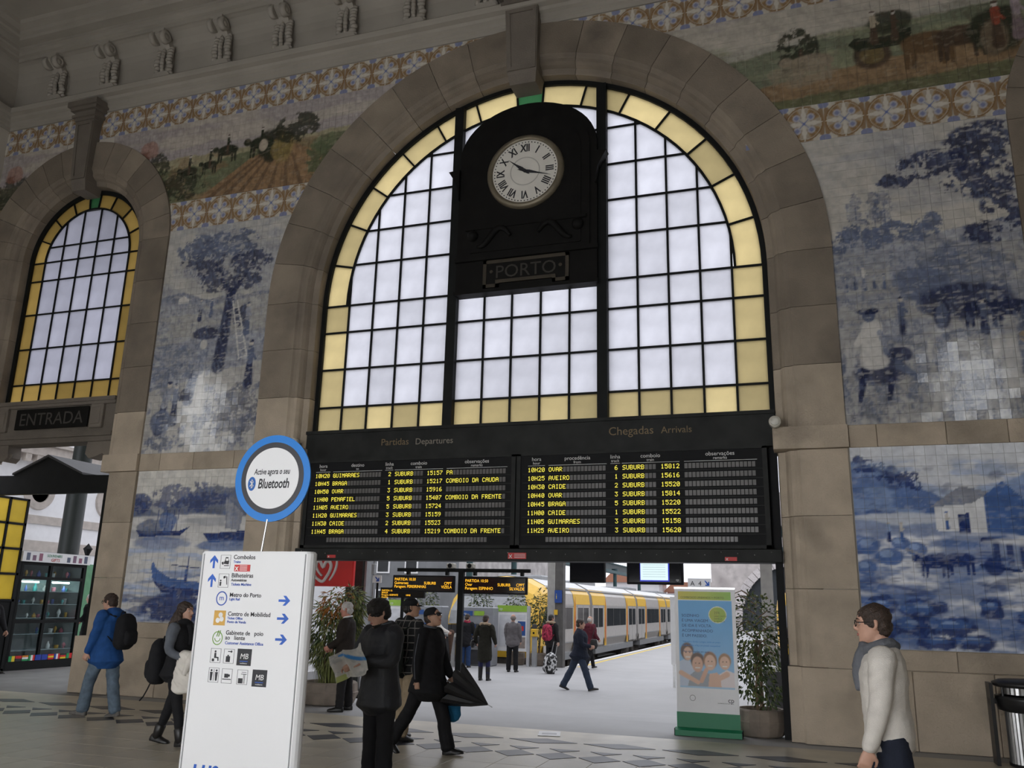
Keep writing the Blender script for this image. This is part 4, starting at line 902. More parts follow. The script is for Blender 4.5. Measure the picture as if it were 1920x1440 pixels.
flap_board('departure_board', 'black departure board with yellow flaps, left of the pair under the big window', 0.0, H1,
           [('10H20', 'GUIMARAES', '2', '15157', 'PA'), ('10H45', 'BRAGA', '1', '15217', 'COMBOIO DA CAUDA'), ('10H50', 'OVAR', '3', '15916', ''), ('11H00', 'PENAFIEL', '5', '15407', 'COMBOIO DA FRENTE'), ('11H05', 'AVEIRO', '5', '15724', ''), ('11H20', 'GUIMARAES', '3', '15159', ''), ('11H30', 'CAIDE', '2', '15523', ''), ('11H45', 'BRAGA', '4', '15219', 'COMBOIO DA FRENTE')])
flap_board('arrival_board', 'black arrival board with yellow flaps, right of the pair under the big window', 3.882, H2,
           [('10H20', 'OVAR', '6', '15812', ''), ('10H25', 'AVEIRO', '1', '15616', ''), ('10H30', 'CAIDE', '2', '15520', ''), ('10H40', 'OVAR', '3', '15814', ''), ('10H45', 'BRAGA', '5', '15220', ''), ('11H00', 'CAIDE', '1', '15522', ''), ('11H05', 'GUIMARAES', '3', '15158', ''), ('11H25', 'AVEIRO', '3', '15620', '')])

# ---- clock in its dark case
ck = thing('station_clock', 'large white clock dial with Roman numerals in a black arched case', 'clock', (0.02, 0.16, 6.9))
def arch_poly(w, z0, zs, zt, n=24): return [(-w, z0), (w, z0)] + [(w * math.cos(PI * k / n), zs + (zt - zs) * math.sin(PI * k / n)) for k in range(n + 1)]
MB().prism(arch_poly(1.27, 0, 2.62, 3.58), 0.0, 0.2).obj('case', DWOOD, ck)
MB().prism(arch_poly(1.15, 0.62, 2.6, 3.42), -0.03, 0.0).obj('case_panel', DWOOD, ck); MB().prism(arch_poly(1.0, 0.75, 2.55, 3.25), -0.05, -0.03).obj('raised_panel', DWOOD, ck)
cm = MB(); cm.box(-1.29, 1.29, -0.06, 0.0, 0.60, 0.68); cm.box(-1.29, 1.29, -0.04, 0.0, 0.0, 0.06); cm.box(-1.1, 1.1, -0.07, -0.02, 1.18, 1.24); cm.obj('moulding', DWOOD, ck)
for s in (-1, 1):
    MB().prism([(s * 1.25, 2.4), (s * 1.46, 2.38), (s * 1.38, 2.25), (s * 1.3, 2.1), (s * 1.25, 1.8)], -0.08, 0.1).obj('side_scroll', DWOOD, ck)
    sw = MB(); sw.tube([(s * (0.25 + 0.6 * t), -0.075, 1.0 + 0.16 * math.sin(t * 5)) for t in [k / 12 for k in range(13)]], [0.03 + 0.03 * math.sin(k / 12 * PI) for k in range(13)], 8); sw.ball((s * 0.95, -0.07, 1.06), 0.1, 10, 8); sw.obj('carved_swag', DWOOD, ck, smooth=True)
BRZ = mat('dull_bronze', (0.20, 0.17, 0.12), 0.45, metal=0.5, var=0.15)
DIAL = mat('clock_enamel', (0.72, 0.69, 0.63), 0.35, var=0.05, scale=4)
MB().lathe([(0.60, -0.10), (0.615, -0.125), (0.65, -0.13), (0.70, -0.10), (0.71, -0.05), (0.71, 0.0), (0.60, 0.0)], (0, 0, 2.18), 64, 'y', False).obj('bezel', BRZ, ck, smooth=True)
MB().lathe([(0.0, -0.085), (0.61, -0.085), (0.61, -0.02), (0.0, -0.02)], (0, 0, 2.18), 64, 'y').obj('dial', DIAL, ck)
MB().lathe([(0.255, -0.087), (0.265, -0.089), (0.275, -0.087)], (0, 0, 2.18), 48, 'y', False).obj('dial_ring', mat('dial_ring_grey', (0.5, 0.48, 0.44), 0.5), ck)
for k, nm in enumerate(('XII', 'I', 'II', 'III', 'IIII', 'V', 'VI', 'VII', 'VIII', 'IX', 'X', 'XI')):
    a = k * PI / 6; text(nm, (0.385 * math.sin(a), -0.09, 2.18 + 0.385 * math.cos(a)), 0.20, TXTK, ck, 'numeral', 'CENTER', (PI / 2, a, 0), 0.72, bold=0.006)
dt = MB()
for k in range(60): a = k * PI / 30; dt.lathe([(0.0, -0.089), (0.012, -0.089), (0.012, -0.085)], (0.565 * math.sin(a), 0, 2.18 + 0.565 * math.cos(a)), 6, 'y')
tag(dt.obj('minute_dots', TXTK, ck), kind='stuff')
def hand(a, L, w, tail, nm, y):
    P = [(0, -tail), (w * .5, -tail * .6), (w, L * 0.18), (w * 0.45, L * 0.5), (0, L), (-w * 0.45, L * 0.5), (-w, L * 0.18), (-w * .5, -tail * .6)]
    MB().prism([(x * math.cos(a) + z * math.sin(a), 2.18 - x * math.sin(a) + z * math.cos(a)) for x, z in P], y - 0.006, y).obj(nm, TXTK, ck)
hand(math.radians(309), 0.40, 0.035, 0.12, 'hour_hand', -0.10); hand(math.radians(107), 0.50, 0.028, 0.14, 'minute_hand', -0.11)
MB().lathe([(0, -0.13), (0.03, -0.13), (0.03, -0.09), (0, -0.09)], (0, 0, 2.18), 16, 'y').obj('hub', TXTK, ck)
pl = thing('name_plate', 'dark framed cartouche plate reading PORTO below the clock', 'plate', (0.045, 0.155, 6.98))
MB().prism([(-0.77, 0), (-0.48, 0), (-0.48, 0.07), (0.48, 0.07), (0.48, 0), (0.77, 0), (0.77, 0.5), (-0.77, 0.5)], -0.02, 0.0).obj('plate', DWOOD, pl)
pf = MB()
for x0_, x1_, z0_, z1_ in ((-0.77, 0.77, 0.44, 0.5), (-0.77, -0.71, 0, 0.5), (0.71, 0.77, 0, 0.5), (-0.77, -0.48, 0, 0.06), (0.48, 0.77, 0, 0.06), (-0.48, 0.48, 0.07, 0.13), (-0.54, -0.48, 0, 0.13), (0.48, 0.54, 0, 0.13)): pf.box(x0_, x1_, -0.035, 0.0, z0_, z1_)
FRM = mat('tarnished_brass', (0.055, 0.045, 0.032), 0.5, metal=0.3, var=0.2)
pf.obj('plate_frame', FRM, pl); text('PORTO', (0, -0.024, 0.165), 0.33, mat('dim_brass_letters', (0.032, 0.028, 0.022), 0.5), pl, 'lettering', 'CENTER', sx=1.0)
for s in (-1, 1): MB().lathe([(0, -0.03), (0.03, -0.03), (0.03, 0)], (s * 0.62, 0, 0.29), 12, 'y').obj('boss', FRM, pl)

# ---- entrance sign and wall lamps
es = thing('entrance_sign', 'dark sign reading ENTRADA above the left doorway', 'sign', (-9.83, 0.03, 4.88))
MB().rbox(-0.93, 0.93, -0.03, 0.0, 0.0, 0.42, 0.008).obj('board', DWOOD, es); text('ENTRADA', (0, -0.034, 0.08), 0.36, mat('dull_grey_letters', (0.045, 0.041, 0.035), 0.6), es, 'lettering', 'CENTER', sx=1.0)
for x, lab in ((3.99, 'small round white wall lamp on the right impost of the big arch'), (-4.02, 'small round white wall lamp on the left impost, behind the round sign')):
    wl_ = thing('wall_lamp', lab, 'lamp', (x, -0.12, 4.33)); MB().lathe([(0.0, -0.14), (0.075, -0.14), (0.085, -0.12), (0.085, -0.02), (0.06, 0.0)], (0, 0, 0), 20, 'y').obj('lamp_body', mat('cream_lamp', (0.6, 0.57, 0.5), 0.4), wl_, smooth=True)
    MB().lathe([(0.0, -0.155), (0.055, -0.15), (0.06, -0.14)], (0, 0, 0), 20, 'y').obj('lens', mat('frosted_lens', (0.7, 0.68, 0.62), 0.3), wl_, smooth=True); MB().box(-0.03, 0.03, -0.02, 0.125, -0.055, 0.03).obj('mount', STEEL, wl_)

# ---- information totem with the round sign on top
TOTW = mat('totem_white_enamel', (0.74, 0.74, 0.75), 0.4, var=0.02, scale=1)
ARB = mat('arrow_blue', (0.015, 0.10, 0.48), 0.5)
tt = thing('information_totem', 'tall white wayfinding totem with black and blue text and a round blue sign on top', 'totem', (0.255, -7.0, 0))
pr = []
for k in range(9): a = -PI / 2 + PI * k / 8; pr.append((0.45 + 0.06 * math.cos(a), 0.06 * math.sin(a)))
for k in range(9): a = PI / 2 + PI * k / 8; pr.append((-0.45 + 0.06 * math.cos(a), 0.06 * math.sin(a)))
tb = MB(); tb.rings([[(x, y, z) for x, y in pr] for z in (0.0, 2.035)]); tb.rings([[(x * e, y * e, z) for x, y in pr] for z, e in ((2.035, 1.0), (2.05, 0.97))]); tb.obj('panel', TOTW, tt, smooth=False)
MB().box(-0.462, -0.456, -0.064, 0.0, 0.02, 2.03).obj('edge_seam', GREYM, tt); MB().box(0.456, 0.462, -0.064, 0, 0.02, 2.03).obj('edge_seam', GREYM, tt)
TX = lambda x: x - 0.255
def tline(s, x, z, sz, m=TXTK, sx=1.0): text(s, (TX(x), -0.0615, z), sz, m, tt, 'lettering', sx=sx, ext=0.0005, bold=0.0006)
def arrow(x, z, ang):
    P = [(-0.05, -0.009), (0.012, -0.009), (-0.012, -0.036), (0.012, -0.036), (0.05, 0.0), (0.012, 0.036), (-0.012, 0.036), (0.012, 0.009), (-0.05, 0.009)]
    ca, sa = math.cos(ang), math.sin(ang)
    MB().prism([(TX(x) + a * ca - b * sa, z + a * sa + b * ca) for a, b in P], -0.062, -0.0602).obj('arrow', ARB, tt)
def frame_icon(x, z, w=0.046, h=0.052):
    f = MB(); X = TX(x); t = 0.0022
    f.box(X - w, X + w, -0.0615, -0.06, z - h, z - h + t); f.box(X - w, X + w, -0.0615, -0.06, z + h - t, z + h); f.box(X - w, X - w + t, -0.0615, -0.06, z - h, z + h); f.box(X + w - t, X + w, -0.0615, -0.06, z - h, z + h)
    return f.obj('pictogram_frame', TXTK, tt)
def glyph(x, z, polys, m=TXTK, y=-0.0618):
    g = MB()
    for P in polys: g.prism([(TX(x) + a, z + b) for a, b in P], y, -0.0602)
    return g.obj('pictogram', m, tt)
def circ(cx, cz, r, n=14, rz=None): return [(cx + r * math.cos(2 * PI * k / n), cz + (rz or r) * math.sin(2 * PI * k / n)) for k in range(n)]
def bx(a, b, c, d): return [(a, c), (b, c), (b, d), (a, d)]
arrow(-0.106, 1.969, PI / 2); arrow(-0.108, 1.826, PI / 2)
frame_icon(0, 1.969); glyph(0, 1.969, [[(-0.018, -0.015), (0.03, -0.02), (0.034, 0.005), (0.022, 0.035), (0.0, 0.036), (-0.005, 0.01)], [(-0.035, -0.005), (-0.018, 0.002), (-0.018, -0.025), (-0.03, -0.018)], bx(-0.01, 0.035, -0.032, -0.026)]); glyph(0, 1.969, [bx(0.004, 0.026, 0.008, 0.026)], TXTW, -0.0625)
frame_icon(0, 1.826); glyph(0, 1.826, [circ(-0.026, 0.0, 0.007), [(-0.033, -0.04), (-0.02, -0.04), (-0.018, -0.01), (-0.034, -0.01)], [(-0.005, 0.03), (0.012, 0.038), (0.018, 0.022), (0.0, 0.014)], [(0.022, 0.035), (0.03, 0.03), (0.036, -0.03), (0.03, -0.03)]])
tline('Combolos', 0.072, 1.990, 0.047); tline('Trains', 0.075, 1.961, 0.026, TXTB)
MB().box(TX(0.088), TX(0.232), -0.0615, -0.06, 1.897, 1.948).obj('red_label', RED, tt); tline('x', 0.094, 1.903, 0.065, TXTW)
for k in range(4): MB().box(TX(0.138), TX(0.205), -0.0625, -0.061, 1.905 + 0.011 * k, 1.909 + 0.011 * k).obj('label_line', TXTW, tt)
tline('Bilheteiras', 0.069, 1.851, 0.047); tline('Automáticas', 0.07, 1.822, 0.028); tline('Tickets Machine', 0.073, 1.790, 0.028, TXTB)
ring = MB().rings([[(TX(0) + r * math.cos(2 * PI * k / 32), y, 1.692 + r * 1.08 * math.sin(2 * PI * k / 32)) for k in range(32)] for r, y in ((0.050, -0.06), (0.050, -0.0618), (0.042, -0.0618), (0.042, -0.06))], cap=False).obj('pictogram', TXTB, tt)
text('m', (TX(0), -0.0615, 1.678), 0.058, TXTB, tt, 'lettering', 'CENTER', ext=0.0005)
tline('Metro do Porto', 0.07, 1.706, 0.044); tline('Light Rail', 0.07, 1.680, 0.026, TXTB); arrow(0.562, 1.686, 0)
ORG = mat('ochre_label', (0.58, 0.33, 0.06), 0.5); MB().box(TX(-0.052), TX(0.052), -0.0615, -0.06, 1.492, 1.602).obj('ochre_label', ORG, tt)
glyph(0, 1.547, [circ(0.008, 0.022, 0.019), circ(0.02, -0.008, 0.019), circ(-0.014, -0.018, 0.019)], TXTW, -0.0625)
tline('Centro de Mobilidad', 0.072, 1.565, 0.045); tline('Ticket Office', 0.071, 1.539, 0.026, TXTB); tline('Ponto de Venda', 0.072, 1.512, 0.026, TXTB); arrow(0.562, 1.556, 0)
LIME = mat('lime_print', (0.16, 0.33, 0.03), 0.5)
MB().rings([[(TX(0) + r * math.cos(2 * PI * k / 28), y, 1.398 + r * 1.1 * math.sin(2 * PI * k / 28)) for k in range(28)] for r, y in ((0.046, -0.06), (0.046, -0.0618), (0.040, -0.0618), (0.040, -0.06))], cap=False).obj('pictogram', LIME, tt)
sm = MB(); sm.tube([(TX(0) + 0.024 * math.cos(a), -0.061, 1.398 + 0.024 * math.sin(a)) for a in [PI + PI * k / 10 for k in range(11)]], 0.003, 6)
for q in (-0.008, 0.008): sm.tube([(TX(q), -0.061, 1.41), (TX(q + 0.014), -0.061, 1.455)], 0.0035, 6)
sm.obj('pictogram', LIME, tt)
tline('Gabinete de   poio', 0.071, 1.427, 0.044); tline('ao   liente', 0.07, 1.391, 0.044); tline('Customer Assistance Office', 0.072, 1.357, 0.030, TXTB); arrow(0.562, 1.406, 0)
man = lambda ox: [circ(ox, 0.033, 0.008), [(ox - 0.012, 0.022), (ox + 0.012, 0.022), (ox + 0.010, -0.005), (ox + 0.007, -0.04), (ox - 0.007, -0.04), (ox - 0.010, -0.005)]]
frame_icon(0, 1.271); glyph(0, 1.271, [circ(-0.004, 0.03, 0.008), [(-0.012, 0.02), (0.004, 0.02), (0.006, -0.008), (0.028, -0.01), (0.03, -0.038), (0.022, -0.038), (0.018, -0.018), (-0.012, -0.018)], bx(-0.03, -0.01, -0.042, -0.022)])
frame_icon(0.119, 1.271); glyph(0.119, 1.271, [bx(-0.024, 0.012, -0.042, 0.0), bx(-0.012, 0.0, 0.0, 0.01), circ(0.02, 0.034, 0.008), bx(-0.01, 0.014, 0.031, 0.037)])
frame_icon(0, 1.131); glyph(0, 1.131, man(-0.022) + man(0.024) + [bx(-0.001, 0.002, -0.042, 0.042)])
frame_icon(0.119, 1.129); glyph(0.119, 1.129, [bx(-0.022, 0.012, -0.012, 0.016), bx(0.012, 0.026, -0.004, 0.012), bx(-0.038, 0.038, -0.026, -0.02)])
frame_icon(0.256, 1.127); glyph(0.256, 1.127, [bx(-0.034, 0.004, -0.044, -0.008), bx(0.01, 0.013, -0.044, 0.02), bx(0.02, 0.023, -0.044, 0.02), bx(-0.012, 0.036, 0.02, 0.024), bx(-0.008, 0.032, 0.034, 0.037)])
for X, Z in ((0.256, 1.269), (0.406, 1.126)):
    MB().box(TX(X - 0.063), TX(X + 0.063), -0.0615, -0.06, Z - 0.060, Z + 0.060).obj('black_label', TXTK, tt); text('MB', (TX(X), -0.0625, Z - 0.012), 0.055, TXTW, tt, 'lettering', 'CENTER', ext=0.0005, shear=0.15); MB().box(TX(X - 0.035), TX(X + 0.035), -0.0625, -0.061, Z - 0.032, Z - 0.027).obj('label_line', ARB, tt); text('multibanco', (TX(X), -0.0625, Z - 0.048), 0.014, TXTW, tt, 'lettering', 'CENTER', ext=0.0003)
text('ur', (TX(-0.115), -0.0615, 0.385), 0.26, ARB, tt, 'lettering', ext=0.0005, shear=0.1)
MB().tube([(0.02, 0, 2.04), (0.055, -0.01, 2.30)], 0.008, 8).obj('rod', STEEL, tt)
BLU = mat('sign_blue', (0.012, 0.19, 0.60), 0.4, var=0.02); CHAR = mat('sign_charcoal', (0.035, 0.035, 0.042), 0.4)
DC = (0.065, 0, 2.625)
MB().lathe([(0, -0.012), (0.345, -0.012), (0.345, 0.0), (0, 0.0)], DC, 64, 'y').obj('sign_disc', BLU, tt)
MB().lathe([(0, -0.0135), (0.287, -0.0135), (0.287, -0.010)], DC, 64, 'y').obj('charcoal_ring', CHAR, tt); MB().lathe([(0, -0.015), (0.243, -0.015), (0.243, -0.012)], DC, 64, 'y').obj('white_field', TOTW, tt)
text('Active agora o seu', (DC[0] - 0.005, -0.016, 2.655), 0.066, TXTK, tt, 'lettering', 'CENTER', sx=0.66, ext=0.0004, shear=0.2, bold=0.001)
text('Bluetooth', (DC[0] - 0.125, -0.016, 2.545), 0.108, TXTK, tt, 'lettering', sx=0.66, ext=0.0006, shear=0.15, bold=0.0022)
DB = mat('emblem_blue', (0.01, 0.10, 0.36), 0.4); cxl, czl = DC[0] - 0.183, 2.582
MB().prism(circ(cxl, czl, 0.036, 24, 0.056), -0.0162, -0.0145).obj('emblem', DB, tt)
eb = MB(); P = [(-0.016, 0.02), (0.016, -0.016), (0.0, -0.036), (0.0, 0.036), (0.016, 0.016), (-0.016, -0.02)]; eb.tube([(cxl + a, -0.017, czl + b) for a, b in P], 0.0035, 6); eb.obj('emblem_rune', TXTW, tt)

# ---- litter bin by the right wall
BINB = mat('bin_black', (0.015, 0.015, 0.016), 0.4)
lb = thing('litter_bin', 'black topped litter bin with ribbed steel body against the right wall', 'bin', (6.70, -0.62, 0))
rb = MB(); ringz = []
for z in (0.03, 0.60): ringz.append([((0.25 + 0.012 * (k % 2)) * math.cos(2 * PI * k / 72), (0.25 + 0.012 * (k % 2)) * math.sin(2 * PI * k / 72), z) for k in range(72)])
rb.rings(ringz).obj('ribbed_body', STEEL, lb)
MB().lathe([(0.22, 0.0), (0.27, 0.0), (0.27, 0.03), (0.22, 0.035)], (0, 0, 0), 36).obj('foot_ring', BINB, lb)
MB().lathe([(0.27, 0.60), (0.33, 0.62), (0.34, 0.70), (0.35, 0.74), (0.35, 0.78), (0.30, 0.78), (0.28, 0.66)], (0, 0, 0), 36).obj('collar', BINB, lb, smooth=True)
MB().rings([[((0.27 + 0.01 * (k % 2)) * math.cos(2 * PI * k / 60), (0.27 + 0.01 * (k % 2)) * math.sin(2 * PI * k / 60), z) for k in range(60)] for z in (0.80, 0.90)]).obj('upper_band', STEEL, lb)
MB().lathe([(0.34, 0.88), (0.37, 0.90), (0.37, 0.93), (0.30, 0.96), (0.0, 0.97)], (0, 0, 0), 36).obj('lid', BINB, lb, smooth=True)
for k in range(4): a = k * PI / 2 + 0.5; MB().tube([(0.33 * math.cos(a), 0.33 * math.sin(a), 0.76), (0.33 * math.cos(a), 0.33 * math.sin(a), 0.90)], 0.014, 8).obj('lid_post', BINB, lb)
MB().box(-0.42, -0.38, -0.12, 0.12, 0.0, 0.92).obj('side_post', BINB, lb)
MB().box(-0.42, -0.26, -0.03, 0.03, 0.68, 0.74).obj('bracket_arm', BINB, lb)

# ---- roll up advertising banner
def p_banner(u, v):
    c = Cv(u, v, (0.82, 0.82, 0.84))
    t = (v - 0.62) / 1.2; sky = np.stack([0.10 + 0.30 * np.clip(1 - t, 0, 1) ** 2, 0.38 + 0.22 * np.clip(1 - t, 0, 1) ** 2, 0.72 + 0.05 * (1 - t)], -1)
    m = ((u > 0.05) & (u < 0.80) & (v > 0.60) & (v < 1.79))[..., None]; c.c = np.where(m, sky, c.c)
    g = np.clip((u - 0.05) / 0.75, 0, 1); gr = np.stack([0.62 - 0.36 * g, 0.52 - 0.0 * g, 0.03 + 0.02 * g], -1); m = ((u > 0.05) & (u < 0.79) & (v > 1.805) & (v < 1.915))[..., None]; c.c = np.where(m, gr, c.c)
    c.blob(0.60, 1.60, 0.125, 0.115, (0.75, 0.78, 0.55), 1, 0, soft=.04); c.blob(0.60, 1.60, 0.115, 0.105, (0.34, 0.48, 0.04), 1, 0, soft=.04); c.blob(0.55, 1.6, 0.06, 0.09, (0.45, 0.48, 0.04), .6, 0)
    SK = (0.66, 0.40, 0.28); SK2 = (0.72, 0.47, 0.34); HR = (0.10, 0.05, 0.03)
    c.poly([(0.05, 0.63), (0.05, 0.95), (0.15, 1.0), (0.25, 0.9), (0.28, 0.63)], (0.55, 0.62, 0.74)); c.blob(0.16, 1.09, 0.09, 0.12, HR, 1, 0.1, 12); c.blob(0.17, 1.06, 0.065, 0.09, SK2, 1, 0)
    c.poly([(0.16, 0.63), (0.2, 0.78), (0.3, 0.86), (0.46, 0.8), (0.48, 0.63)], (0.34, 0.36, 0.40)); c.blob(0.30, 0.97, 0.095, 0.115, HR, 1, 0.1, 12); c.blob(0.30, 0.92, 0.075, 0.105, SK, 1, 0)
    c.poly([(0.44, 0.63), (0.46, 0.80), (0.56, 0.82), (0.7, 0.72), (0.74, 0.63)], SK2); c.blob(0.475, 0.98, 0.095, 0.12, (0.30, 0.15, 0.07), 1, 0.1, 12); c.blob(0.475, 0.95, 0.075, 0.105, SK2, 1, 0); c.seg(0.42, 0.85, 0.35, 0.7, 0.03, 0.03, SK)
    c.poly([(0.62, 0.63), (0.6, 0.8), (0.7, 0.86), (0.8, 0.82), (0.8, 0.63)], (0.78, 0.70, 0.70)); c.blob(0.675, 0.98, 0.085, 0.10, (0.36, 0.2, 0.1), 1, 0.1, 12); c.blob(0.675, 0.95, 0.07, 0.09, SK2, 1, 0); c.seg(0.70, 0.80, 0.52, 0.70, 0.04, 0.03, SK2); c.seg(0.07, 0.8, 0.30, 0.68, 0.035, 0.03, SK2)
    for x, y in ((0.17, 1.06), (0.30, 0.92), (0.475, 0.95), (0.675, 0.95)): c.seg(x - 0.025, y - 0.045, x + 0.025, y - 0.045, 0.01, 0.01, (0.8, 0.75, 0.7)); c.blob(x - .025, y + .015, .01, .008, HR, .8, 0); c.blob(x + .025, y + .015, .01, .008, HR, .8, 0)
    c.put(((v < 0.60)) * 1.0, (0.82, 0.82, 0.84))
    return c.c
PRINT = mat('printed_vinyl', (1, 1, 1), 0.4, var=0.02, attr='Col')
GRB = mat('banner_green', (0.012, 0.20, 0.09), 0.45, var=0.03)
def painted_sheet(name, w, h, nx, nz, painter, m, parent, loc, thick=0.006):
    gx = np.linspace(0, w, nx + 1); gz = np.linspace(0, h, nz + 1); GX, GZ = np.meshgrid(gx, gz); n = nx + 1
    V = [(a, 0.0, b) for a, b in zip(GX.ravel(), GZ.ravel())]; F = [(j * n + i, j * n + i + 1, (j + 1) * n + i + 1, (j + 1) * n + i) for j in range(nz) for i in range(nx)]
    b = len(V); V += [(0, thick, 0), (w, thick, 0), (w, thick, h), (0, thick, h)]; F += [(b + 3, b + 2, b + 1, b), (b, b + 1, nx, 0), (b + 1, b + 2, n * (nz + 1) - 1, nx), (b + 2, b + 3, n * nz, n * (nz + 1) - 1), (b + 3, b, 0, n * nz)]
    me = bpy.data.meshes.new(name); me.from_pydata(V, [], F); me.materials.append(m); at = me.color_attributes.new('Col', 'FLOAT_COLOR', 'POINT')
    cc = np.ones((len(V), 4), np.float32) * 0.7; cc[:b, :3] = painter(GX, GZ).reshape(-1, 3); at.data.foreach_set('color', cc.ravel())
    o = bpy.data.objects.new(name, me); o.location = loc; return link(o, parent)
bn = thing('rollup_banner', 'roll-up advertising banner with a smiling family on blue and a green base', 'banner', (2.885, 0.02, 0), 0.02)
painted_sheet('printed_sheet', 0.85, 1.70, 110, 220, lambda u, v: p_banner(u, v + 0.26), PRINT, bn, (-0.425, 0, 0.28))
MB().box(-0.43, 0.43, -0.012, 0.012, 1.97, 2.0).obj('top_rail', STEEL, bn)
MB().box(-0.43, 0.43, -0.004, 0.008, 0.05, 0.30).obj('green_panel', GRB, bn); MB().rings([[(x, -0.10 + y, z) for y, z in ((0.0, 0.0), (0.2, 0.0), (0.2, 0.07), (0.13, 0.10), (0.07, 0.10), (0.0, 0.07))] for x in (-0.45, 0.45)]).obj('cassette', GRB, bn)
MB().box(-0.46, -0.45, -0.10, 0.10, 0.0, 0.09).obj('end_cap', BLACK, bn); MB().box(0.45, 0.46, -0.10, 0.10, 0.0, 0.09).obj('end_cap', BLACK, bn)
DBL = mat('banner_navy_text', (0.02, 0.06, 0.22), 0.5); DGT = mat('banner_olive_text', (0.15, 0.17, 0.02), 0.5)
def bt(s, x, z, sz, m, sx=1.0): text(s, (x - 0.425, -0.003, z), sz, m, bn, 'lettering', sx=sx, ext=0.0004)
bt('COMBOIOS URBANOS > PORTO', 0.085, 1.84, 0.042, DGT)
for k, s in enumerate(('SOZINHO', 'É UMA VIAGEM', 'DE IDA E VOLTA.', 'ACOMPANHADO', 'É UM PASSEIO.')): bt(s, 0.095, 1.585 - 0.069 * k, 0.055, DBL)
bt('Viaje com a família e amigos, tenha um preço', 0.1, 1.235, 0.032, BLU, 0.9); bt('de ida e volta, e faça um passeio inesquecível', 0.1, 1.185, 0.032, BLU, 0.9); bt('Mais informações em cp.pt', 0.1, 1.10, 0.034, DBL)
for k, (s, z) in enumerate((('25%', 1.63), ('DESCONTO', 1.59), ('FAMÍLIA', 1.555), ('& AMIGOS', 1.52))): bt(s, 0.55, z, 0.05 if k == 0 else 0.032, DGT)
bt('cp', 0.70, 0.45, 0.09, TXTK); bt('COMBOIOS DE PORTUGAL', 0.56, 0.43, 0.018, TXTK); lo = MB().rings([[(-0.425 + 0.22 + r * math.cos(2 * PI * k / 20), -0.003, 0.49 + r * math.sin(2 * PI * k / 20)) for k in range(20)] for r in (0.04, 0.035)], cap=False).obj('round_logo', TXTK, bn)

# ---- brochure lying on the floor
br = thing('paper_sheet', 'white sheet of paper lying on the patterned floor', 'paper', (0.835, -0.80, 0.001), 0.25)
MB().box(-0.15, 0.15, -0.22, 0.22, 0.0, 0.003).obj('sheet', WHITE, br); MB().box(-0.1, 0.1, -0.1, 0.05, 0.003, 0.0035).obj('print', mat('pale_grey_print', (0.55, 0.55, 0.57), 0.6), br)
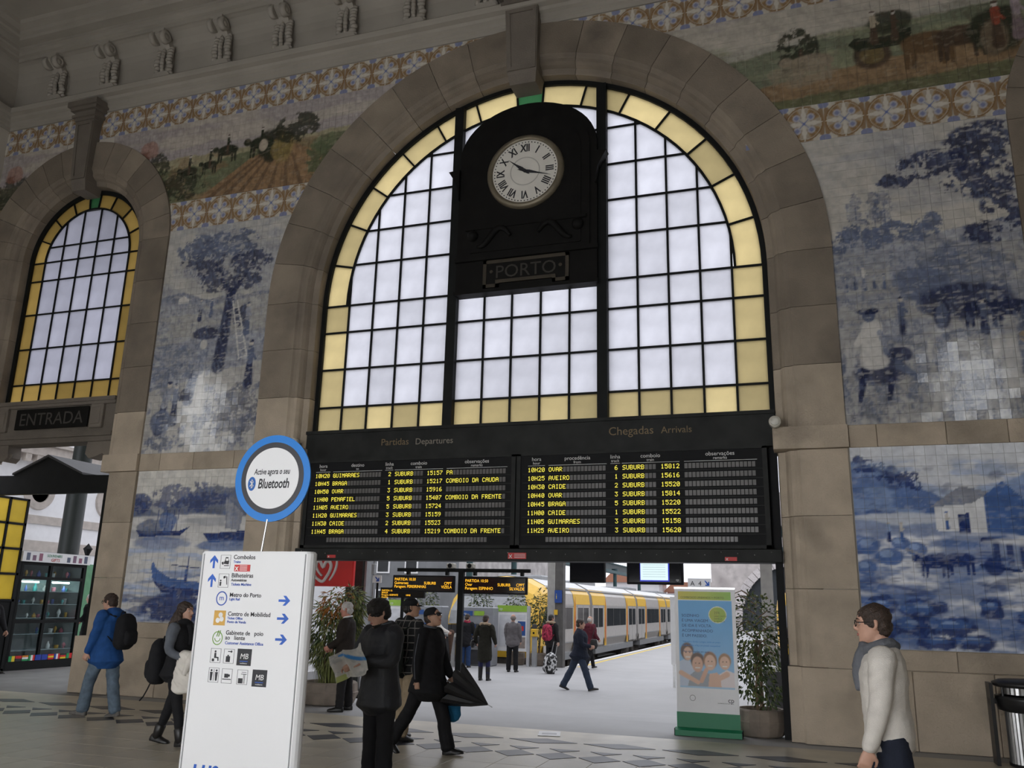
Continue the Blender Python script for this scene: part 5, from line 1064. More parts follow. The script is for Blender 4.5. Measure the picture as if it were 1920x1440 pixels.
# ================================================================== PLATFORM SIDE
YELT = mat('train_yellow', (0.78, 0.47, 0.035), 0.35, var=0.05); SILV = mat('train_silver', (0.50, 0.48, 0.46), 0.35, metal=0.25, var=0.06); ROOFG = mat('train_roof_grey', (0.62, 0.62, 0.62), 0.5, var=0.08)
TGL = mat('train_window_glass', (0.03, 0.033, 0.035), 0.08, var=0.3, scale=0.8, spec=0.8); UND = mat('train_undergear', (0.09, 0.08, 0.07), 0.7, var=0.3); REDO = mat('train_red_stripe', (0.50, 0.08, 0.03), 0.4); DKG2 = mat('dark_grey_rubber', (0.05, 0.05, 0.052), 0.6)
TEAL = mat('teal_iron', (0.045, 0.10, 0.11), 0.5, var=0.15); SHADE = mat('windscreen_grey', (0.30, 0.31, 0.32), 0.15)
def make_train(label, xs, ncar, joints, nose):
    """xs: platform-side x, body runs to xs-3.4 in -x; joints: y of the car ends"""
    t = thing('commuter_train', label, 'train', (xs - 1.7, nose, PZ - 0.9)); oz = PZ - 0.9
    hw = 1.7; Z = lambda z: z - oz
    sec = [(hw - 0.12, Z(-0.05)), (hw, Z(0.35)), (hw, Z(1.75)), (hw - 0.06, Z(2.15)), (hw - 0.22, Z(2.38)), (hw - 0.7, Z(2.62)), (0, Z(2.72)), (-hw + 0.7, Z(2.62)), (-hw + 0.22, Z(2.38)), (-hw + 0.06, Z(2.15)), (-hw, Z(1.75)), (-hw, Z(0.35)), (-hw + 0.12, Z(-0.05))]
    ys = [0] + [j - nose for j in joints]
    for k in range(ncar):
        a, b = ys[k] + (2.0 if k == 0 else 0.22), ys[k + 1] - 0.22
        car = MB().rings([[(x, y, z) for x, z in sec] for y in (a, b)]).obj('car', SILV, t)
        rf = MB(); rf.rings([[(x * 1.004, y, z + 0.012) for x, z in sec[4:9]] for y in (a, b)], cap=False); rf.obj('roof_skin', ROOFG, car)
        for z, h in ((2.30, 0.05), (1.66, 0.03), (0.30, 0.03)):
            MB().box(hw - (0.17 if z > 2 else 0.0), hw + 0.006 - (0.12 if z > 2 else 0), a, b, Z(z), Z(z) + h).obj('body_rib', GREYM, car)
        # window band on both sides, divided panes
        z0, z1 = (2.9 if k else 1.2), 2.9
        n = max(2, round((b - a - z0 - z1) / 1.6)); W = (b - a - z0 - z1) / n
        for i in range(n):
            for s in (-1, 1): MB().box(s * hw - 0.008, s * hw + 0.008, a + z0 + i * W + 0.03, a + z0 + (i + 1) * W - 0.03, Z(0.82), Z(1.62)).obj('window_pane', TGL, car)
        for s in (-1, 1):
            for e in ((0, 1) if k else (1,)):
                y0 = a + 0.02 if e == 0 else b - 2.75; y1 = y0 + 2.73
                MB().rings([[(s * (x + 0.012), y, z) for x, z in sec[2:5]] for y in (y0, y1)], cap=False).obj('yellow_door_zone', YELT, car)
                q = y1 - 0.35 if e == 0 else y0
                MB().box(s * hw - 0.01, s * hw + 0.012, q, q + 0.35, Z(-0.02), Z(1.75)).obj('yellow_pillar', YELT, car)
                MB().prism([(q + 0.12, Z(0.05)), (q + 0.24, Z(0.3)), (q + 0.28, Z(0.9)), (q + 0.22, Z(1.7)), (q + 0.16, Z(2.05)), (q + 0.10, Z(1.2)), (q + 0.05, Z(0.6))], s * hw + 0.0135 - 0.001, s * hw + 0.018 if s > 0 else s * hw - 0.018, 'x').obj('red_flash', REDO, car)
                y0, y1 = (y0 + 0.15, y0 + 2.1) if e == 0 else (y0 + 0.6, y0 + 2.55)
                for d in (0, 1): MB().box(s * hw - 0.01, s * hw + 0.01, y0 + d * 0.97 + 0.02, y0 + d * 0.97 + 0.93, Z(0.05), Z(1.72)).obj('door_leaf', SILV, car); MB().box(s * hw - 0.01, s * hw + 0.014, y0 + d * 0.97 + 0.05, y0 + d * 0.97 + 0.90, Z(0.80), Z(1.62)).obj('door_pane', TGL, car)
        MB().box(-hw + 0.1, hw - 0.05, a + 0.8, b - 0.8, Z(-0.32), Z(-0.05)).obj('side_skirt', GREYM, car)
        for q in (a + 1.2, b - 1.2):
            bg_ = MB(); bg_.box(-1.3, 1.3, q - 1.0, q + 1.0, Z(-0.62), Z(-0.32))
            for s in (-1, 1):
                for d in (-0.6, 0.6): bg_.lathe([(0.0, -0.06), (0.40, -0.06), (0.42, 0.06), (0.0, 0.06)], (s * 1.1, q + d, Z(-0.72)), 18, 'x')
            bg_.obj('bogie', UND, car)
        MB().rbox(-0.9, 0.9, a + 1.5, a + 4.0, Z(2.60), Z(2.82), 0.05).obj('roof_unit', GREYM, car)
        if k < ncar - 1: MB().rings([[(x * 0.9, y, Z(0) + (z - Z(0)) * 0.96) for x, z in sec] for y in (b - 0.02, b + 0.46)]).obj('gangway', DKG2, t)
    # cab: raked yellow nose with a large windscreen
    cab = MB(); full = sec
    def ring(y, sx, zt): return [(x * sx, y, Z(-0.05) + (z - Z(-0.05)) * zt) for x, z in full]
    cab.rings([ring(0.0, 0.86, 0.42), ring(0.12, 0.93, 0.55), ring(0.75, 0.97, 0.86), ring(1.3, 0.99, 0.965), ring(2.0, 1.0, 1.0)])
    c = cab.obj('cab_nose', YELT, t)
    def slope(z): # y on the raked front for height z
        f = (z - Z(-0.05)) / (Z(2.72) - Z(-0.05)); return float(np.interp(f, [0, .42, .55, .86, .965, 1], [0, 0, .12, .75, 1.3, 2.0]))
    zs_ = [Z(1.0), Z(1.45), Z(1.95)]
    MB().add([(sx * w, slope(z) - 0.05, z) for z, w in zip(zs_, (1.42, 1.40, 1.25)) for sx in (-1, 1)], [(0, 1, 3, 2), (2, 3, 5, 4)]).obj('windscreen', SHADE, c, fix=False)
    MB().add([(sx * w, slope(z) - 0.052, z) for z, w in ((Z(1.95), 1.25), (Z(2.25), 1.05)) for sx in (-1, 1)], [(0, 1, 3, 2)]).obj('destination_glass', TGL, c, fix=False)
    MB().add([(sx * w, slope(z) - 0.05, z) for z, w in ((Z(0.35), 1.45), (Z(0.97), 1.43)) for sx in (-1, 1)], [(0, 1, 3, 2)]).obj('lower_mask', DKG2, c, fix=False)
    MB().rbox(-0.35, 0.35, slope(Z(0.1)) - 0.35, 0.4, Z(-0.5), Z(-0.2), 0.04).obj('coupler', UND, c); MB().box(-1.45, 1.45, 0.05, 1.9, Z(-0.62), Z(-0.06)).obj('cab_skirt', UND, c)
    for s in (-1, 1):
        MB().lathe([(0, -0.06), (0.13, -0.06), (0.14, 0.05)], (s * 1.15, slope(Z(0.55)) - 0.02, Z(0.55)), 18, 'y').obj('headlamp', mat('headlamp_glass', (0.7, 0.7, 0.65), 0.1), c)
        MB().prism([(1.0, Z(0.95)), (1.9, Z(0.85)), (1.9, Z(1.62)), (1.45, Z(1.62))], s * hw - 0.02, s * hw + 0.012, 'x').obj('cab_side_window', TGL, c)
        MB().box(s * hw - 0.02, s * hw + 0.006, 1.2, 2.0, Z(-0.05), Z(0.3)).obj('cab_sill', SILV, c)
    return t
make_train('yellow and silver commuter train at the left platform edge, running into the distance', -4.6, 5, [24.3, 35.0, 45.5, 56.2, 67.0], 15.95)
make_train('yellow fronted train on the right hand track behind the potted tree', 6.35, 1, [40.0], 26.0)
# rails
for x in (-7.0, -5.4, 4.0, 5.6):
    tag(MB().box(x - 0.04, x + 0.04, 16.2, 74, PZ - 0.91, PZ - 0.78).obj('rail', STEEL), 'long steel running rail %s' % ({-7.0: 'far under the left train', -5.4: 'near under the left train', 4.0: 'near on the right track', 5.6: 'far on the right track'}[x]), 'rail')

# ---- station iron and far background
def teal_column(x, y, h, lab, w=0.16):
    t = thing('iron_column', lab, 'column', (x, y, PZ if y < 15 or -3.3 < x < 2.6 else PZ - 0.9)); z0 = 0 if y < 15 or -3.3 < x < 2.6 else 0
    MB().lathe([(w * 1.5, 0), (w * 1.5, 0.25), (w * 1.1, 0.32), (w, 0.4), (w * 0.85, h - 0.35), (w, h - 0.3), (w * 1.3, h - 0.15), (w * 1.6, h)], (0, 0, 0), 16).obj('shaft', TEAL, t, smooth=True)
    MB().box(-w * 1.6, w * 1.6, -w * 1.6, w * 1.6, 0, 0.12).obj('foot_plate', TEAL, t)
    return t
FARW = 75.0
GRAN = mat('far_granite_masonry', (0.50, 0.46, 0.44), 0.85, var=0.25, scale=1.2, bump=0.5, bscale=2.5, dark=((0.28, 0.25, 0.24), 0.6, 0.5, 0.75)); TUN = mat('tunnel_dark', (0.035, 0.04, 0.045), 0.9)
wf = MB(); TC, TR, TS = 3.1, 4.9, 1.0     # tunnel centre, radius, spring
for k in range(30):
    a, b = TC - TR + 2 * TR * k / 30, TC - TR + 2 * TR * (k + 1) / 30; wf.box(a, b, FARW, FARW + 1.5, TS + math.sqrt(max(0, TR ** 2 - ((a + b) / 2 - TC) ** 2)), 13)
wf.box(-4.6, TC - TR, FARW, FARW + 1.5, -1.2, 13); wf.box(TC + TR, 40, FARW, FARW + 1.5, -1.2, 13)
fw = tag(wf.obj('wall_tunnel', GRAN), kind='structure')
vou = mat('far_voussoir', (0.58, 0.54, 0.53), 0.85, var=0.15, objvar=0.12)
for k in range(26):
    a0, a1 = PI * k / 26 + 0.006, PI * (k + 1) / 26 - 0.006
    MB().rings([[(TC + r * math.cos(a), y, TS + r * math.sin(a)) for r, y in ((TR - 0.05, -0.15), (TR + 0.75, -0.15), (TR + 0.75, 0.3), (TR - 0.05, 0.3))] for a in (a0, a1)]).obj('voussoir', vou, fw, loc=(0, FARW, 0))
tn = MB(); tn.rings([[(TC + TR * math.cos(PI * k / 16), y, TS + TR * math.sin(PI * k / 16)) for k in range(17)] + [(TC - TR, y, -1.2), (TC + TR, y, -1.2)] for y in (FARW + 0.3, FARW + 24)], cap=True); tn.obj('tunnel_lining', TUN, fw)
side = mat('cutting_wall', (0.33, 0.31, 0.30), 0.85, var=0.3, scale=0.7, bump=0.4, bscale=2)
tag(MB().box(-30, -29, 8, 110, -1.2, 8.0).obj('wall_cutting_left', side), kind='structure'); tag(MB().box(15, 16, 0.7, 80, -1.2, 9).obj('wall_cutting_right', side), kind='structure')
tag(MB().box(-30, -8.9, 8.0, 110, -1.2, PZ).obj('far_platform', PAVE), 'grey neighbouring platform left of the train', kind='structure')
pal = mat('far_pink_house', (0.62, 0.36, 0.32), 0.8, var=0.06); palw = mat('far_white_house', (0.70, 0.69, 0.70), 0.8, var=0.08, scale=0.6)
def house(x0, x1, y, z1, m, lab, nw, nz, z0=2.0):
    h = thing('far_house', lab, 'house', ((x0 + x1) / 2, y, -1.2)); w = (x1 - x0) / 2
    MB().box(-w, w, 0, 6, 0, z1 + 1.2).obj('facade', m, h); MB().prism([(-w - .4, z1 + 1.2), (w + .4, z1 + 1.2), (w - .8, z1 + 2.4), (-w + .8, z1 + 2.4)], -0.3, 6.3).obj('roof', mat('far_roof', (0.35, 0.16, 0.10), 0.8), h)
    for i in range(nw):
        for j in range(nz):
            X = -w + (i + .5) * 2 * w / nw; Zz = z0 + 1.2 + j * 2.6
            wnd = MB().box(X - 0.5, X + 0.5, -0.08, 0.05, Zz, Zz + 1.5).obj('window', WHITE, h); MB().box(X - 0.4, X + 0.4, -0.1, 0.02, Zz + 0.1, Zz + 1.4).obj('pane', TGL, wnd)
    return h
house(-19, -12.5, 92, 4.6, palw, 'low pale house above the cutting behind the train', 5, 1); house(-12, -5.5, 95, 3.6, pal, 'low pink house with red roof behind the far columns', 4, 1, 1.2)
house(-40, -20.5, 42, 6.4, mat('grey_shed', (0.16, 0.165, 0.17), 0.8, var=0.2, scale=0.5), 'dark grey station building behind the left train', 9, 2, 1.0)
for i, (x, y) in enumerate(((-9.4, 22), (-9.4, 28), (-9.4, 35), (-9.4, 43), (-9.4, 52), (-9.4, 62))): teal_column(x, y, 5.6, 'teal iron canopy column behind the train, number %s counted from the nearest' % ('one two three four five six'.split()[i]))
cr = MB(); cr.box(-9.6, -9.2, 20, 66, 4.1, 4.3); cr.box(-13.5, -9.0, 20, 66, 4.72, 4.78)
tag(cr.obj('canopy_beam', TEAL), 'teal iron canopy over the far platform behind the train', kind='structure')
# ---- canopy girder above the near platform (carries the screens)
gd = tag(empty('trim_10'), kind='structure')
for y in (8.1, 15.2): MB().box(-3.7, 4.2, y - 0.1, y + 0.1, 3.35, 3.6).obj('girder', TEAL, gd)
def ibeam(x, y, h, lab, w=0.46, d=0.3, rz=0.0):
    t = thing('platform_column', lab, 'column', (x, y, PZ), rz)
    MB().box(-w / 2, w / 2, -d / 2, -d / 2 + 0.04, 0, h).obj('front_flange', mat('column_grey', (0.36, 0.35, 0.33), 0.5, var=0.1), t); MB().box(-w / 2, w / 2, d / 2 - 0.04, d / 2, 0, h).obj('rear_flange', GREYM, t); MB().box(-0.03, 0.03, -d / 2 + 0.04, d / 2 - 0.04, 0, h).obj('web', GREYM, t); MB().box(-w / 2 - .06, w / 2 + .06, -d / 2 - .06, d / 2 + .06, 0, 0.03).obj('base_plate', GREYM, t)
    return t
ca = ibeam(-3.70, 15.1, 3.6, 'grey steel platform column beside the blue information sign', 0.26); MB().box(0.14, 0.40, -0.15, 0.15, 0, 3.6).obj('dark_casing', mat('dark_column_casing', (0.10, 0.095, 0.09), 0.6, var=0.2), ca)
ibeam(3.42, 8.1, 3.6, 'grey steel platform column behind the potted ficus', 0.26)
isg = thing('information_sign', 'blue information sign on the platform column', 'sign', (-3.45, 14.93, 1.62))
MB().box(-0.12, 0.12, -0.03, 0.0, 0.16, 0.56).obj('blue_panel', mat('info_blue', (0.02, 0.07, 0.30), 0.4), isg); text('i', (-0.09, -0.033, 0.28), 0.26, mat('info_yellow', (0.75, 0.6, 0.1), 0.4), isg, 'lettering'); MB().box(-0.14, -0.02, -0.03, 0.0, -0.22, -0.06).obj('yellow_label', YELT, isg)

# ---- LED departure signs on a post
AMB = glow('amber_led', (1.0, 0.50, 0.02), 1.5, lamp=False)
ps = thing('sign_post', 'black steel post and cross bar carrying two LED train signs', 'post', (-3.34, 6.13, PZ))
MB().box(-0.065, 0.065, -0.05, 0.05, 0, 2.72).obj('post', IRON, ps); MB().box(-1.65, 1.68, -0.04, 0.04, 2.64, 2.72).obj('cross_bar', IRON, ps)
for x in (-1.35, -0.35, 0.35, 1.5): MB().box(x - 0.03, x + 0.03, -0.095, 0.02, 2.56, 2.66).obj('hanger', IRON, ps)
for x, lab in ((-0.27, 'left of two small grey loudspeakers above the LED signs'), (0.22, 'right of two small grey loudspeakers above the LED signs')):
    s = thing('loudspeaker', lab, 'speaker', (-3.34 + x, 6.13, PZ + 2.72)); MB().rbox(-0.09, 0.09, -0.1, 0.1, 0, 0.12, 0.02).obj('casing', mat('speaker_beige', (0.4, 0.38, 0.33), 0.5), s); MB().lathe([(0, -0.108), (0.045, -0.108), (0.055, -0.10)], (0, 0, 0.06), 16, 'y').obj('cone', BLACK, s)
def led(x0, x1, y, z0, z1, lab, lines, par=None):
    s = thing('led_sign', lab, 'sign', ((x0 + x1) / 2, y, z0)); w = (x1 - x0) / 2; h = z1 - z0
    MB().rbox(-w, w, -0.06, 0.04, 0, h, 0.01).obj('housing', BLACK, s); MB().box(-w + 0.03, w - 0.03, -0.064, -0.06, 0.03, h - 0.03).obj('screen', mat('led_screen_black', (0.006, 0.005, 0.004), 0.2), s)
    for (st, fx, k, al) in lines: text(st, (-w + 0.05 + fx * (2 * w - 0.1), -0.066, h - 0.045 - (k + 1) * h * 0.215), h * 0.24, AMB, s, 'led_text', al, sx=0.92, ext=0.0004)
    return s
led(-5.02, -3.45, 6.0, 1.93, 2.31, 'LED train sign left of the post, reading Guimaraes', [('PARTIDA 10:30', 0, 0, 'LEFT'), ('Guimaraes', 0, 1, 'LEFT'), ('SUBURB', 0.52, 1, 'LEFT'), ('CPPT', 1, 1, 'RIGHT'), ('Paragem: PEREIRINHAS', 0, 2, 'LEFT'), ('VIZELA', 1, 2, 'RIGHT')])
led(-3.22, -1.68, 6.0, 1.91, 2.30, 'LED train sign right of the post, reading Ovar', [('PARTIDA 10:50', 0, 0, 'LEFT'), ('Ovar', 0, 1, 'LEFT'), ('SUBURB', 0.55, 1, 'LEFT'), ('CPPT', 1, 1, 'RIGHT'), ('Paragem: ESPINHO', 0, 2, 'LEFT'), ('SILVALDE', 1, 2, 'RIGHT')])
l3 = led(-6.88, -5.55, 9.0, 1.80, 2.07, 'small LED train sign further back on the left', [('PARTIDA 10:45', 0, 0, 'LEFT'), ('BRAGA', 0, 1, 'LEFT'), ('Paragem: ADEMATE', 0, 2, 'LEFT'), ('NINE', 0.6, 2, 'LEFT'), ('Arentim', 0, 3, 'LEFT')])
MB().box(-0.04, 0.04, -0.02, 0.02, -2.04, 0.0).obj('stand', IRON, l3)

# ---- hanging screens
def screen(x0, x1, y, z0, z1, lab, lit=False):
    s = thing('hanging_screen', lab, 'screen', ((x0 + x1) / 2, y, z0)); w = (x1 - x0) / 2; h = z1 - z0
    MB().rbox(-w, w, -0.06, 0.1, 0, h, 0.015).obj('housing', BLACK, s); MB().box(-w + 0.04, w - 0.04, -0.064, -0.06, 0.05, h - 0.05).obj('panel', mat('dark_screen', (0.008, 0.008, 0.010), 0.12), s)
    for q in (-0.6, 0.6): MB().box(q * w - 0.02, q * w + 0.02, 0.0, 0.04, h, 3.36 - z0).obj('hanger', IRON, s)
    if lit:
        MB().box(-0.35, 0.35, -0.068, -0.064, 0.07, h - 0.05).obj('lit_border', glow('screen_blue', (0.02, 0.03, 0.5), 1.0, lamp=False), s); MB().box(-0.335, 0.32, -0.07, -0.068, 0.10, h - 0.05).obj('lit_page', glow('screen_white', (0.78, 0.97, 1.0), 1.0, lamp=False), s)
        for k in range(7): MB().box(-0.28, 0.26, -0.0715, -0.07, 0.18 + 0.055 * k, 0.185 + 0.055 * k).obj('page_line', mat('page_grey', (0.3, 0.36, 0.4), 0.6), s)
        text('cp', (0.5, -0.066, 0.09), 0.08, TXTW, s, 'lettering')
    return s
screen(-1.22, -0.34, 8.0, 2.25, 2.95, 'blank black screen hanging over the platform, left one'); screen(0.20, 1.54, 8.0, 2.23, 2.95, 'black screen unit with a lit white page hanging over the platform', True)

# ---- ticket machines, notice boards, validator
MACH = mat('machine_grey', (0.24, 0.25, 0.27), 0.4, var=0.08); LIMEG = mat('lime_header', (0.28, 0.48, 0.05), 0.45); NAVY = mat('machine_blue', (0.02, 0.08, 0.28), 0.4); NOTICE = mat('notice_paper', (0.62, 0.63, 0.66), 0.5, var=0.12, scale=5)
def machine(x0, x1, y, lab):
    s = thing('ticket_machine', lab, 'ticket machine', ((x0 + x1) / 2, y, PZ)); w = (x1 - x0) / 2
    MB().rbox(-w, w, 0, 0.6, 0.0, 1.83, 0.03).obj('cabinet', MACH, s); MB().box(-w + .03, w - .03, -0.02, 0.0, 0.05, 1.3).obj('lower_front', mat('machine_dark', (0.05, 0.05, 0.055), 0.4), s)
    MB().box(-w + 0.05, -0.12, -0.015, 0.0, 1.55, 1.70).obj('blue_header', NAVY, s); MB().box(-0.06, w - 0.28, -0.015, 0.0, 1.56, 1.70).obj('lime_header', LIMEG, s); MB().box(-w + 0.1, 0.0, -0.03, -0.02, 0.95, 1.28).obj('touch_screen', NAVY, s); MB().box(0.08, w - 0.1, -0.03, -0.02, 0.9, 1.25).obj('keypad_plate', STEEL, s); MB().box(-0.3, 0.2, -0.04, -0.02, 0.5, 0.62).obj('ticket_slot', STEEL, s)
    text('cp', (-w + 0.15, -0.017, 1.59), 0.09, TXTW, s, 'lettering'); return s
machine(-6.51, -5.38, 13.95, 'grey ticket machine with blue and lime labels, beside the notice board'); machine(-8.2, -7.15, 13.95, 'grey ticket machine half hidden behind the men in caps')
def notice(x0, x1, y, z1, lab):
    s = thing('notice_board', lab, 'notice board', ((x0 + x1) / 2, y, PZ)); w = (x1 - x0) / 2; h = z1 - PZ
    for q in (-1, 1): MB().box(q * w - 0.05, q * w + 0.05, -0.05, 0.05, 0, h).obj('upright', mat('board_silver', (0.55, 0.56, 0.58), 0.35, metal=0.4), s)
    MB().box(-w + 0.05, w - 0.05, -0.03, 0.03, 0.45, h).obj('back', WHITE, s); MB().box(-w + 0.05, w - 0.05, -0.05, -0.03, h - 0.2, h).obj('lime_header', LIMEG, s); text('cp', (-w + 0.12, -0.052, h - 0.15), 0.12, TXTW, s, 'lettering')
    MB().box(-w + 0.12, -0.02, -0.036, -0.03, 0.6, h - 0.3).obj('timetable', NOTICE, s); MB().box(0.2, w - 0.1, -0.036, -0.03, 0.55, 0.9).obj('poster', mat('poster_brown', (0.30, 0.25, 0.22), 0.5, var=0.3, scale=9), s); MB().box(0.2, w - 0.1, -0.036, -0.03, 0.95, 1.4).obj('poster', NAVY, s); MB().box(0.28, w - 0.16, -0.038, -0.036, 1.1, 1.25).obj('poster_stripe', RED, s); MB().box(0.05, w - 0.1, -0.036, -0.03, 1.45, h - 0.28).obj('poster', NOTICE, s)
    return s
notice(-5.58, -4.45, 14.9, 1.66, 'white notice board with lime header beside the ticket machine'); notice(-9.62, -8.62, 14.9, 1.76, 'white notice board with lime header on the far left')
vd = thing('ticket_validator', 'yellow ticket validator on a grey post', 'validator', (-4.22, 14.85, PZ)); MB().box(-0.07, 0.07, -0.07, 0.07, 0, 0.95).obj('post', GREYM, vd); MB().rbox(-0.1, 0.1, -0.12, 0.08, 0.93, 1.18, 0.02).obj('yellow_case', YELT, vd); MB().rbox(-0.07, 0.07, -0.1, 0.06, 1.18, 1.32, 0.02).obj('top_reader', DKG2, vd); MB().box(-0.03, 0.03, -0.125, -0.12, 1.02, 1.08).obj('slot', BLACK, vd)
wp = thing('barrier_post', 'white barrier post standing behind the roll-up banner', 'post', (0.98, 10.0, PZ)); MB().box(-0.06, 0.06, -0.04, 0.04, 0.55, 2.22).obj('white_panel', WHITE, wp); MB().box(-0.03, 0.03, -0.03, 0.03, 0, 0.6).obj('foot_post', STEEL, wp)
sa = thing('platform_sign', 'small white direction sign with pictograms above the roll-up banner', 'sign', (1.45, 12.0, 2.26)); MB().box(-0.32, 0.32, -0.02, 0.02, 0, 0.26).obj('sign_panel', WHITE, sa); text('A  4', (-0.25, -0.022, 0.06), 0.18, TXTK, sa, 'lettering'); MB().prism([(0.14, 0.2), (0.17, 0.2), (0.24, 0.12), (0.24, 0.17), (0.27, 0.17), (0.27, 0.06), (0.16, 0.06), (0.16, 0.09), (0.21, 0.09)], -0.024, -0.02).obj('arrow', ARB, sa); MB().box(-0.02, 0.02, 0.02, 0.05, -2.5, 0.25).obj('stand', STEEL, sa)
dc = thing('iron_column', 'dark iron column just outside the big doorway on the left', 'column', (-4.32, 3.0, -0.17)); MB().rbox(-0.17, 0.17, -0.15, 0.15, 0, 4.2, 0.02).obj('shaft', mat('column_black_green', (0.02, 0.024, 0.022), 0.5, var=0.3), dc); MB().rbox(-0.24, 0.24, -0.2, 0.2, 0, 0.2, 0.02).obj('foot', IRON, dc); MB().box(0.17, 0.22, -0.1, 0.1, 0.2, 4.2).obj('grey_conduit', GREYM, dc)
aw = thing('arrow_sign', 'small white square sign with blue diagonal arrow', 'sign', (-4.94, 5.0, 2.10)); MB().box(-0.11, 0.11, -0.02, 0.0, 0, 0.165).obj('panel', WHITE, aw); MB().prism([(-0.05, 0.12), (-0.03, 0.135), (0.03, 0.075), (0.03, 0.11), (0.055, 0.11), (0.055, 0.03), (-0.02, 0.03), (-0.02, 0.055), (0.012, 0.055)], -0.023, -0.02).obj('arrow', TXTB, aw); MB().box(-0.02, 0.02, 0.0, 0.03, -2.34, 0.16).obj('stand', IRON, aw)
gb = thing('junction_box', 'grey electrical box above the blue arrow sign', 'box', (-5.08, 5.0, 2.28)); MB().rbox(-0.075, 0.075, -0.06, 0.06, 0, 0.24, 0.012).obj('case', GREYM, gb); MB().box(-0.02, 0.02, 0.06, 0.1, -2.52, 2.0).obj('pole', GREYM, gb)

# ---- ice cream sign
REDS = mat('ice_cream_red', (0.62, 0.02, 0.02), 0.35, var=0.04); hs = thing('heart_sign', 'red hanging sign with white double heart logo beside the big doorway', 'sign', (-4.62, 2.0, 1.95))
MB().rbox(-0.72, 0.74, -0.05, 0.05, 0, 0.66, 0.015).obj('light_box', REDS, hs)
hp = MB()
def swoosh(ox, sc, w, t0, t1, flip=1):
    pts = []
    for k in range(19):
        t = t0 + (t1 - t0) * k / 18; pts.append((ox + flip * sc * 0.62 * (math.sin(t) ** 3) * 1.0, -0.055, 0.30 + sc * (0.36 * math.cos(t) - 0.14 * math.cos(2 * t) - 0.06 * math.cos(3 * t) - 0.025 * math.cos(4 * t))))
    hp.tube(pts, [w * (0.35 + 0.65 * math.sin(PI * (0.08 + 0.92 * k / 18))) for k in range(19)], 8, sq=0.35)
def stroke(pts, w):
    Q = [V3s(p) for p in pts]; out = []
    for i in range(len(Q) - 1):
        p0, p1, p2, p3 = Q[max(0, i - 1)], Q[i], Q[i + 1], Q[min(len(Q) - 1, i + 2)]
        for k in range(4): t = k / 4; out.append(0.5 * ((2 * p1) + (p2 - p0) * t + (2 * p0 - 5 * p1 + 4 * p2 - p3) * t * t + (3 * p1 - p0 - 3 * p2 + p3) * t ** 3))
    out.append(Q[-1]); n = len(out); hp.tube(out, [w * (0.45 + 0.55 * math.sin(PI * (0.1 + 0.8 * k / (n - 1)))) for k in range(n)], 8)
V3s = lambda p: Vector((p[0], -0.05, p[1]))
stroke([(0.075, 0.192), (-0.008, 0.269), (-0.061, 0.364), (-0.053, 0.453), (0.008, 0.472), (0.085, 0.359), (0.135, 0.449), (0.203, 0.471), (0.254, 0.402), (0.239, 0.295), (0.179, 0.188), (0.094, 0.092), (-0.024, 0.138), (-0.108, 0.22), (-0.17, 0.31), (-0.19, 0.42)], 0.034); stroke([(0.36, 0.56), (0.377, 0.48), (0.375, 0.391), (0.349, 0.296), (0.302, 0.201), (0.238, 0.112)], 0.026)
hp.obj('heart_logo', mat('logo_white', (0.75, 0.73, 0.75), 0.4), hs, smooth=True)
for x in (-0.6, 0.6): MB().box(x - 0.025, x + 0.025, 0.0, 0.05, -2.0, 0.3).obj('leg', IRON, hs)

# ---- plants
SOIL = mat('soil', (0.05, 0.035, 0.025), 0.9, bump=0.5); POT = mat('concrete_pot', (0.22, 0.18, 0.145), 0.8, var=0.25, scale=4, bump=0.3); BARK = mat('pale_bark', (0.20, 0.14, 0.09), 0.8, var=0.2, bump=0.3)
LF1 = mat('ficus_leaf', (0.065, 0.10, 0.03), 0.4, var=0.4, scale=7); LF2 = mat('bamboo_leaf', (0.20, 0.22, 0.07), 0.45, var=0.4, scale=6); LF3 = mat('orange_leaf', (0.35, 0.14, 0.03), 0.5, var=0.3, scale=6); LF4 = mat('dark_leaf', (0.035, 0.06, 0.02), 0.45, var=0.4, scale=6)
def leaves(name, pts, L, w, mats, parent, seed=1, droop=0.5):
    r = random.Random(seed); mb = MB()
    for (p, d) in pts:
        d = Vector((d[0] + r.uniform(-.6, .6), d[1] + r.uniform(-.6, .6), d[2] + r.uniform(-.6, .4) - droop)).normalized(); s = d.cross(Vector((r.uniform(-1, 1), r.uniform(-1, 1), 1))).normalized()
        l = L * r.uniform(0.6, 1.3); ww = w * r.uniform(0.7, 1.2); p = Vector(p); m = p + d * l * 0.5; n = s.cross(d) * ww * 0.3
        mb.mi = r.choices(range(len(mats)), [1] + [0.35] * (len(mats) - 1))[0]
        mb.add([p, m + s * ww * .5 + n, p + d * l, m - s * ww * .5 + n, m - n * 0.3], [(0, 1, 4), (1, 2, 4), (2, 3, 4), (3, 0, 4)])
    return tag(mb.obj(name, mats, parent, fix=False), kind='stuff')
def cloud(n, c, rad, seed, hollow=0.3):
    r = random.Random(seed); out = []
    while len(out) < n:
        q = Vector((r.uniform(-1, 1), r.uniform(-1, 1), r.uniform(-1, 1)))
        if hollow < q.length < 1: out.append((Vector(c) + Vector((q.x * rad[0], q.y * rad[1], q.z * rad[2])), q))
    return out
def pot(t, r, h, m=POT, n=16): MB().lathe([(r * 0.78, 0), (r * 0.86, 0.02), (r * 0.98, h * 0.45), (r, h * 0.55), (r * 0.97, h * 0.6), (r * 0.95, h * 0.95), (r * 0.9, h), (r * 0.8, h), (r * 0.78, h * 0.85)], (0, 0, 0), n).obj('pot', m, t); MB().lathe([(0, h * 0.86), (r * 0.8, h * 0.84)], (0, 0, 0), n).obj('soil', SOIL, t)
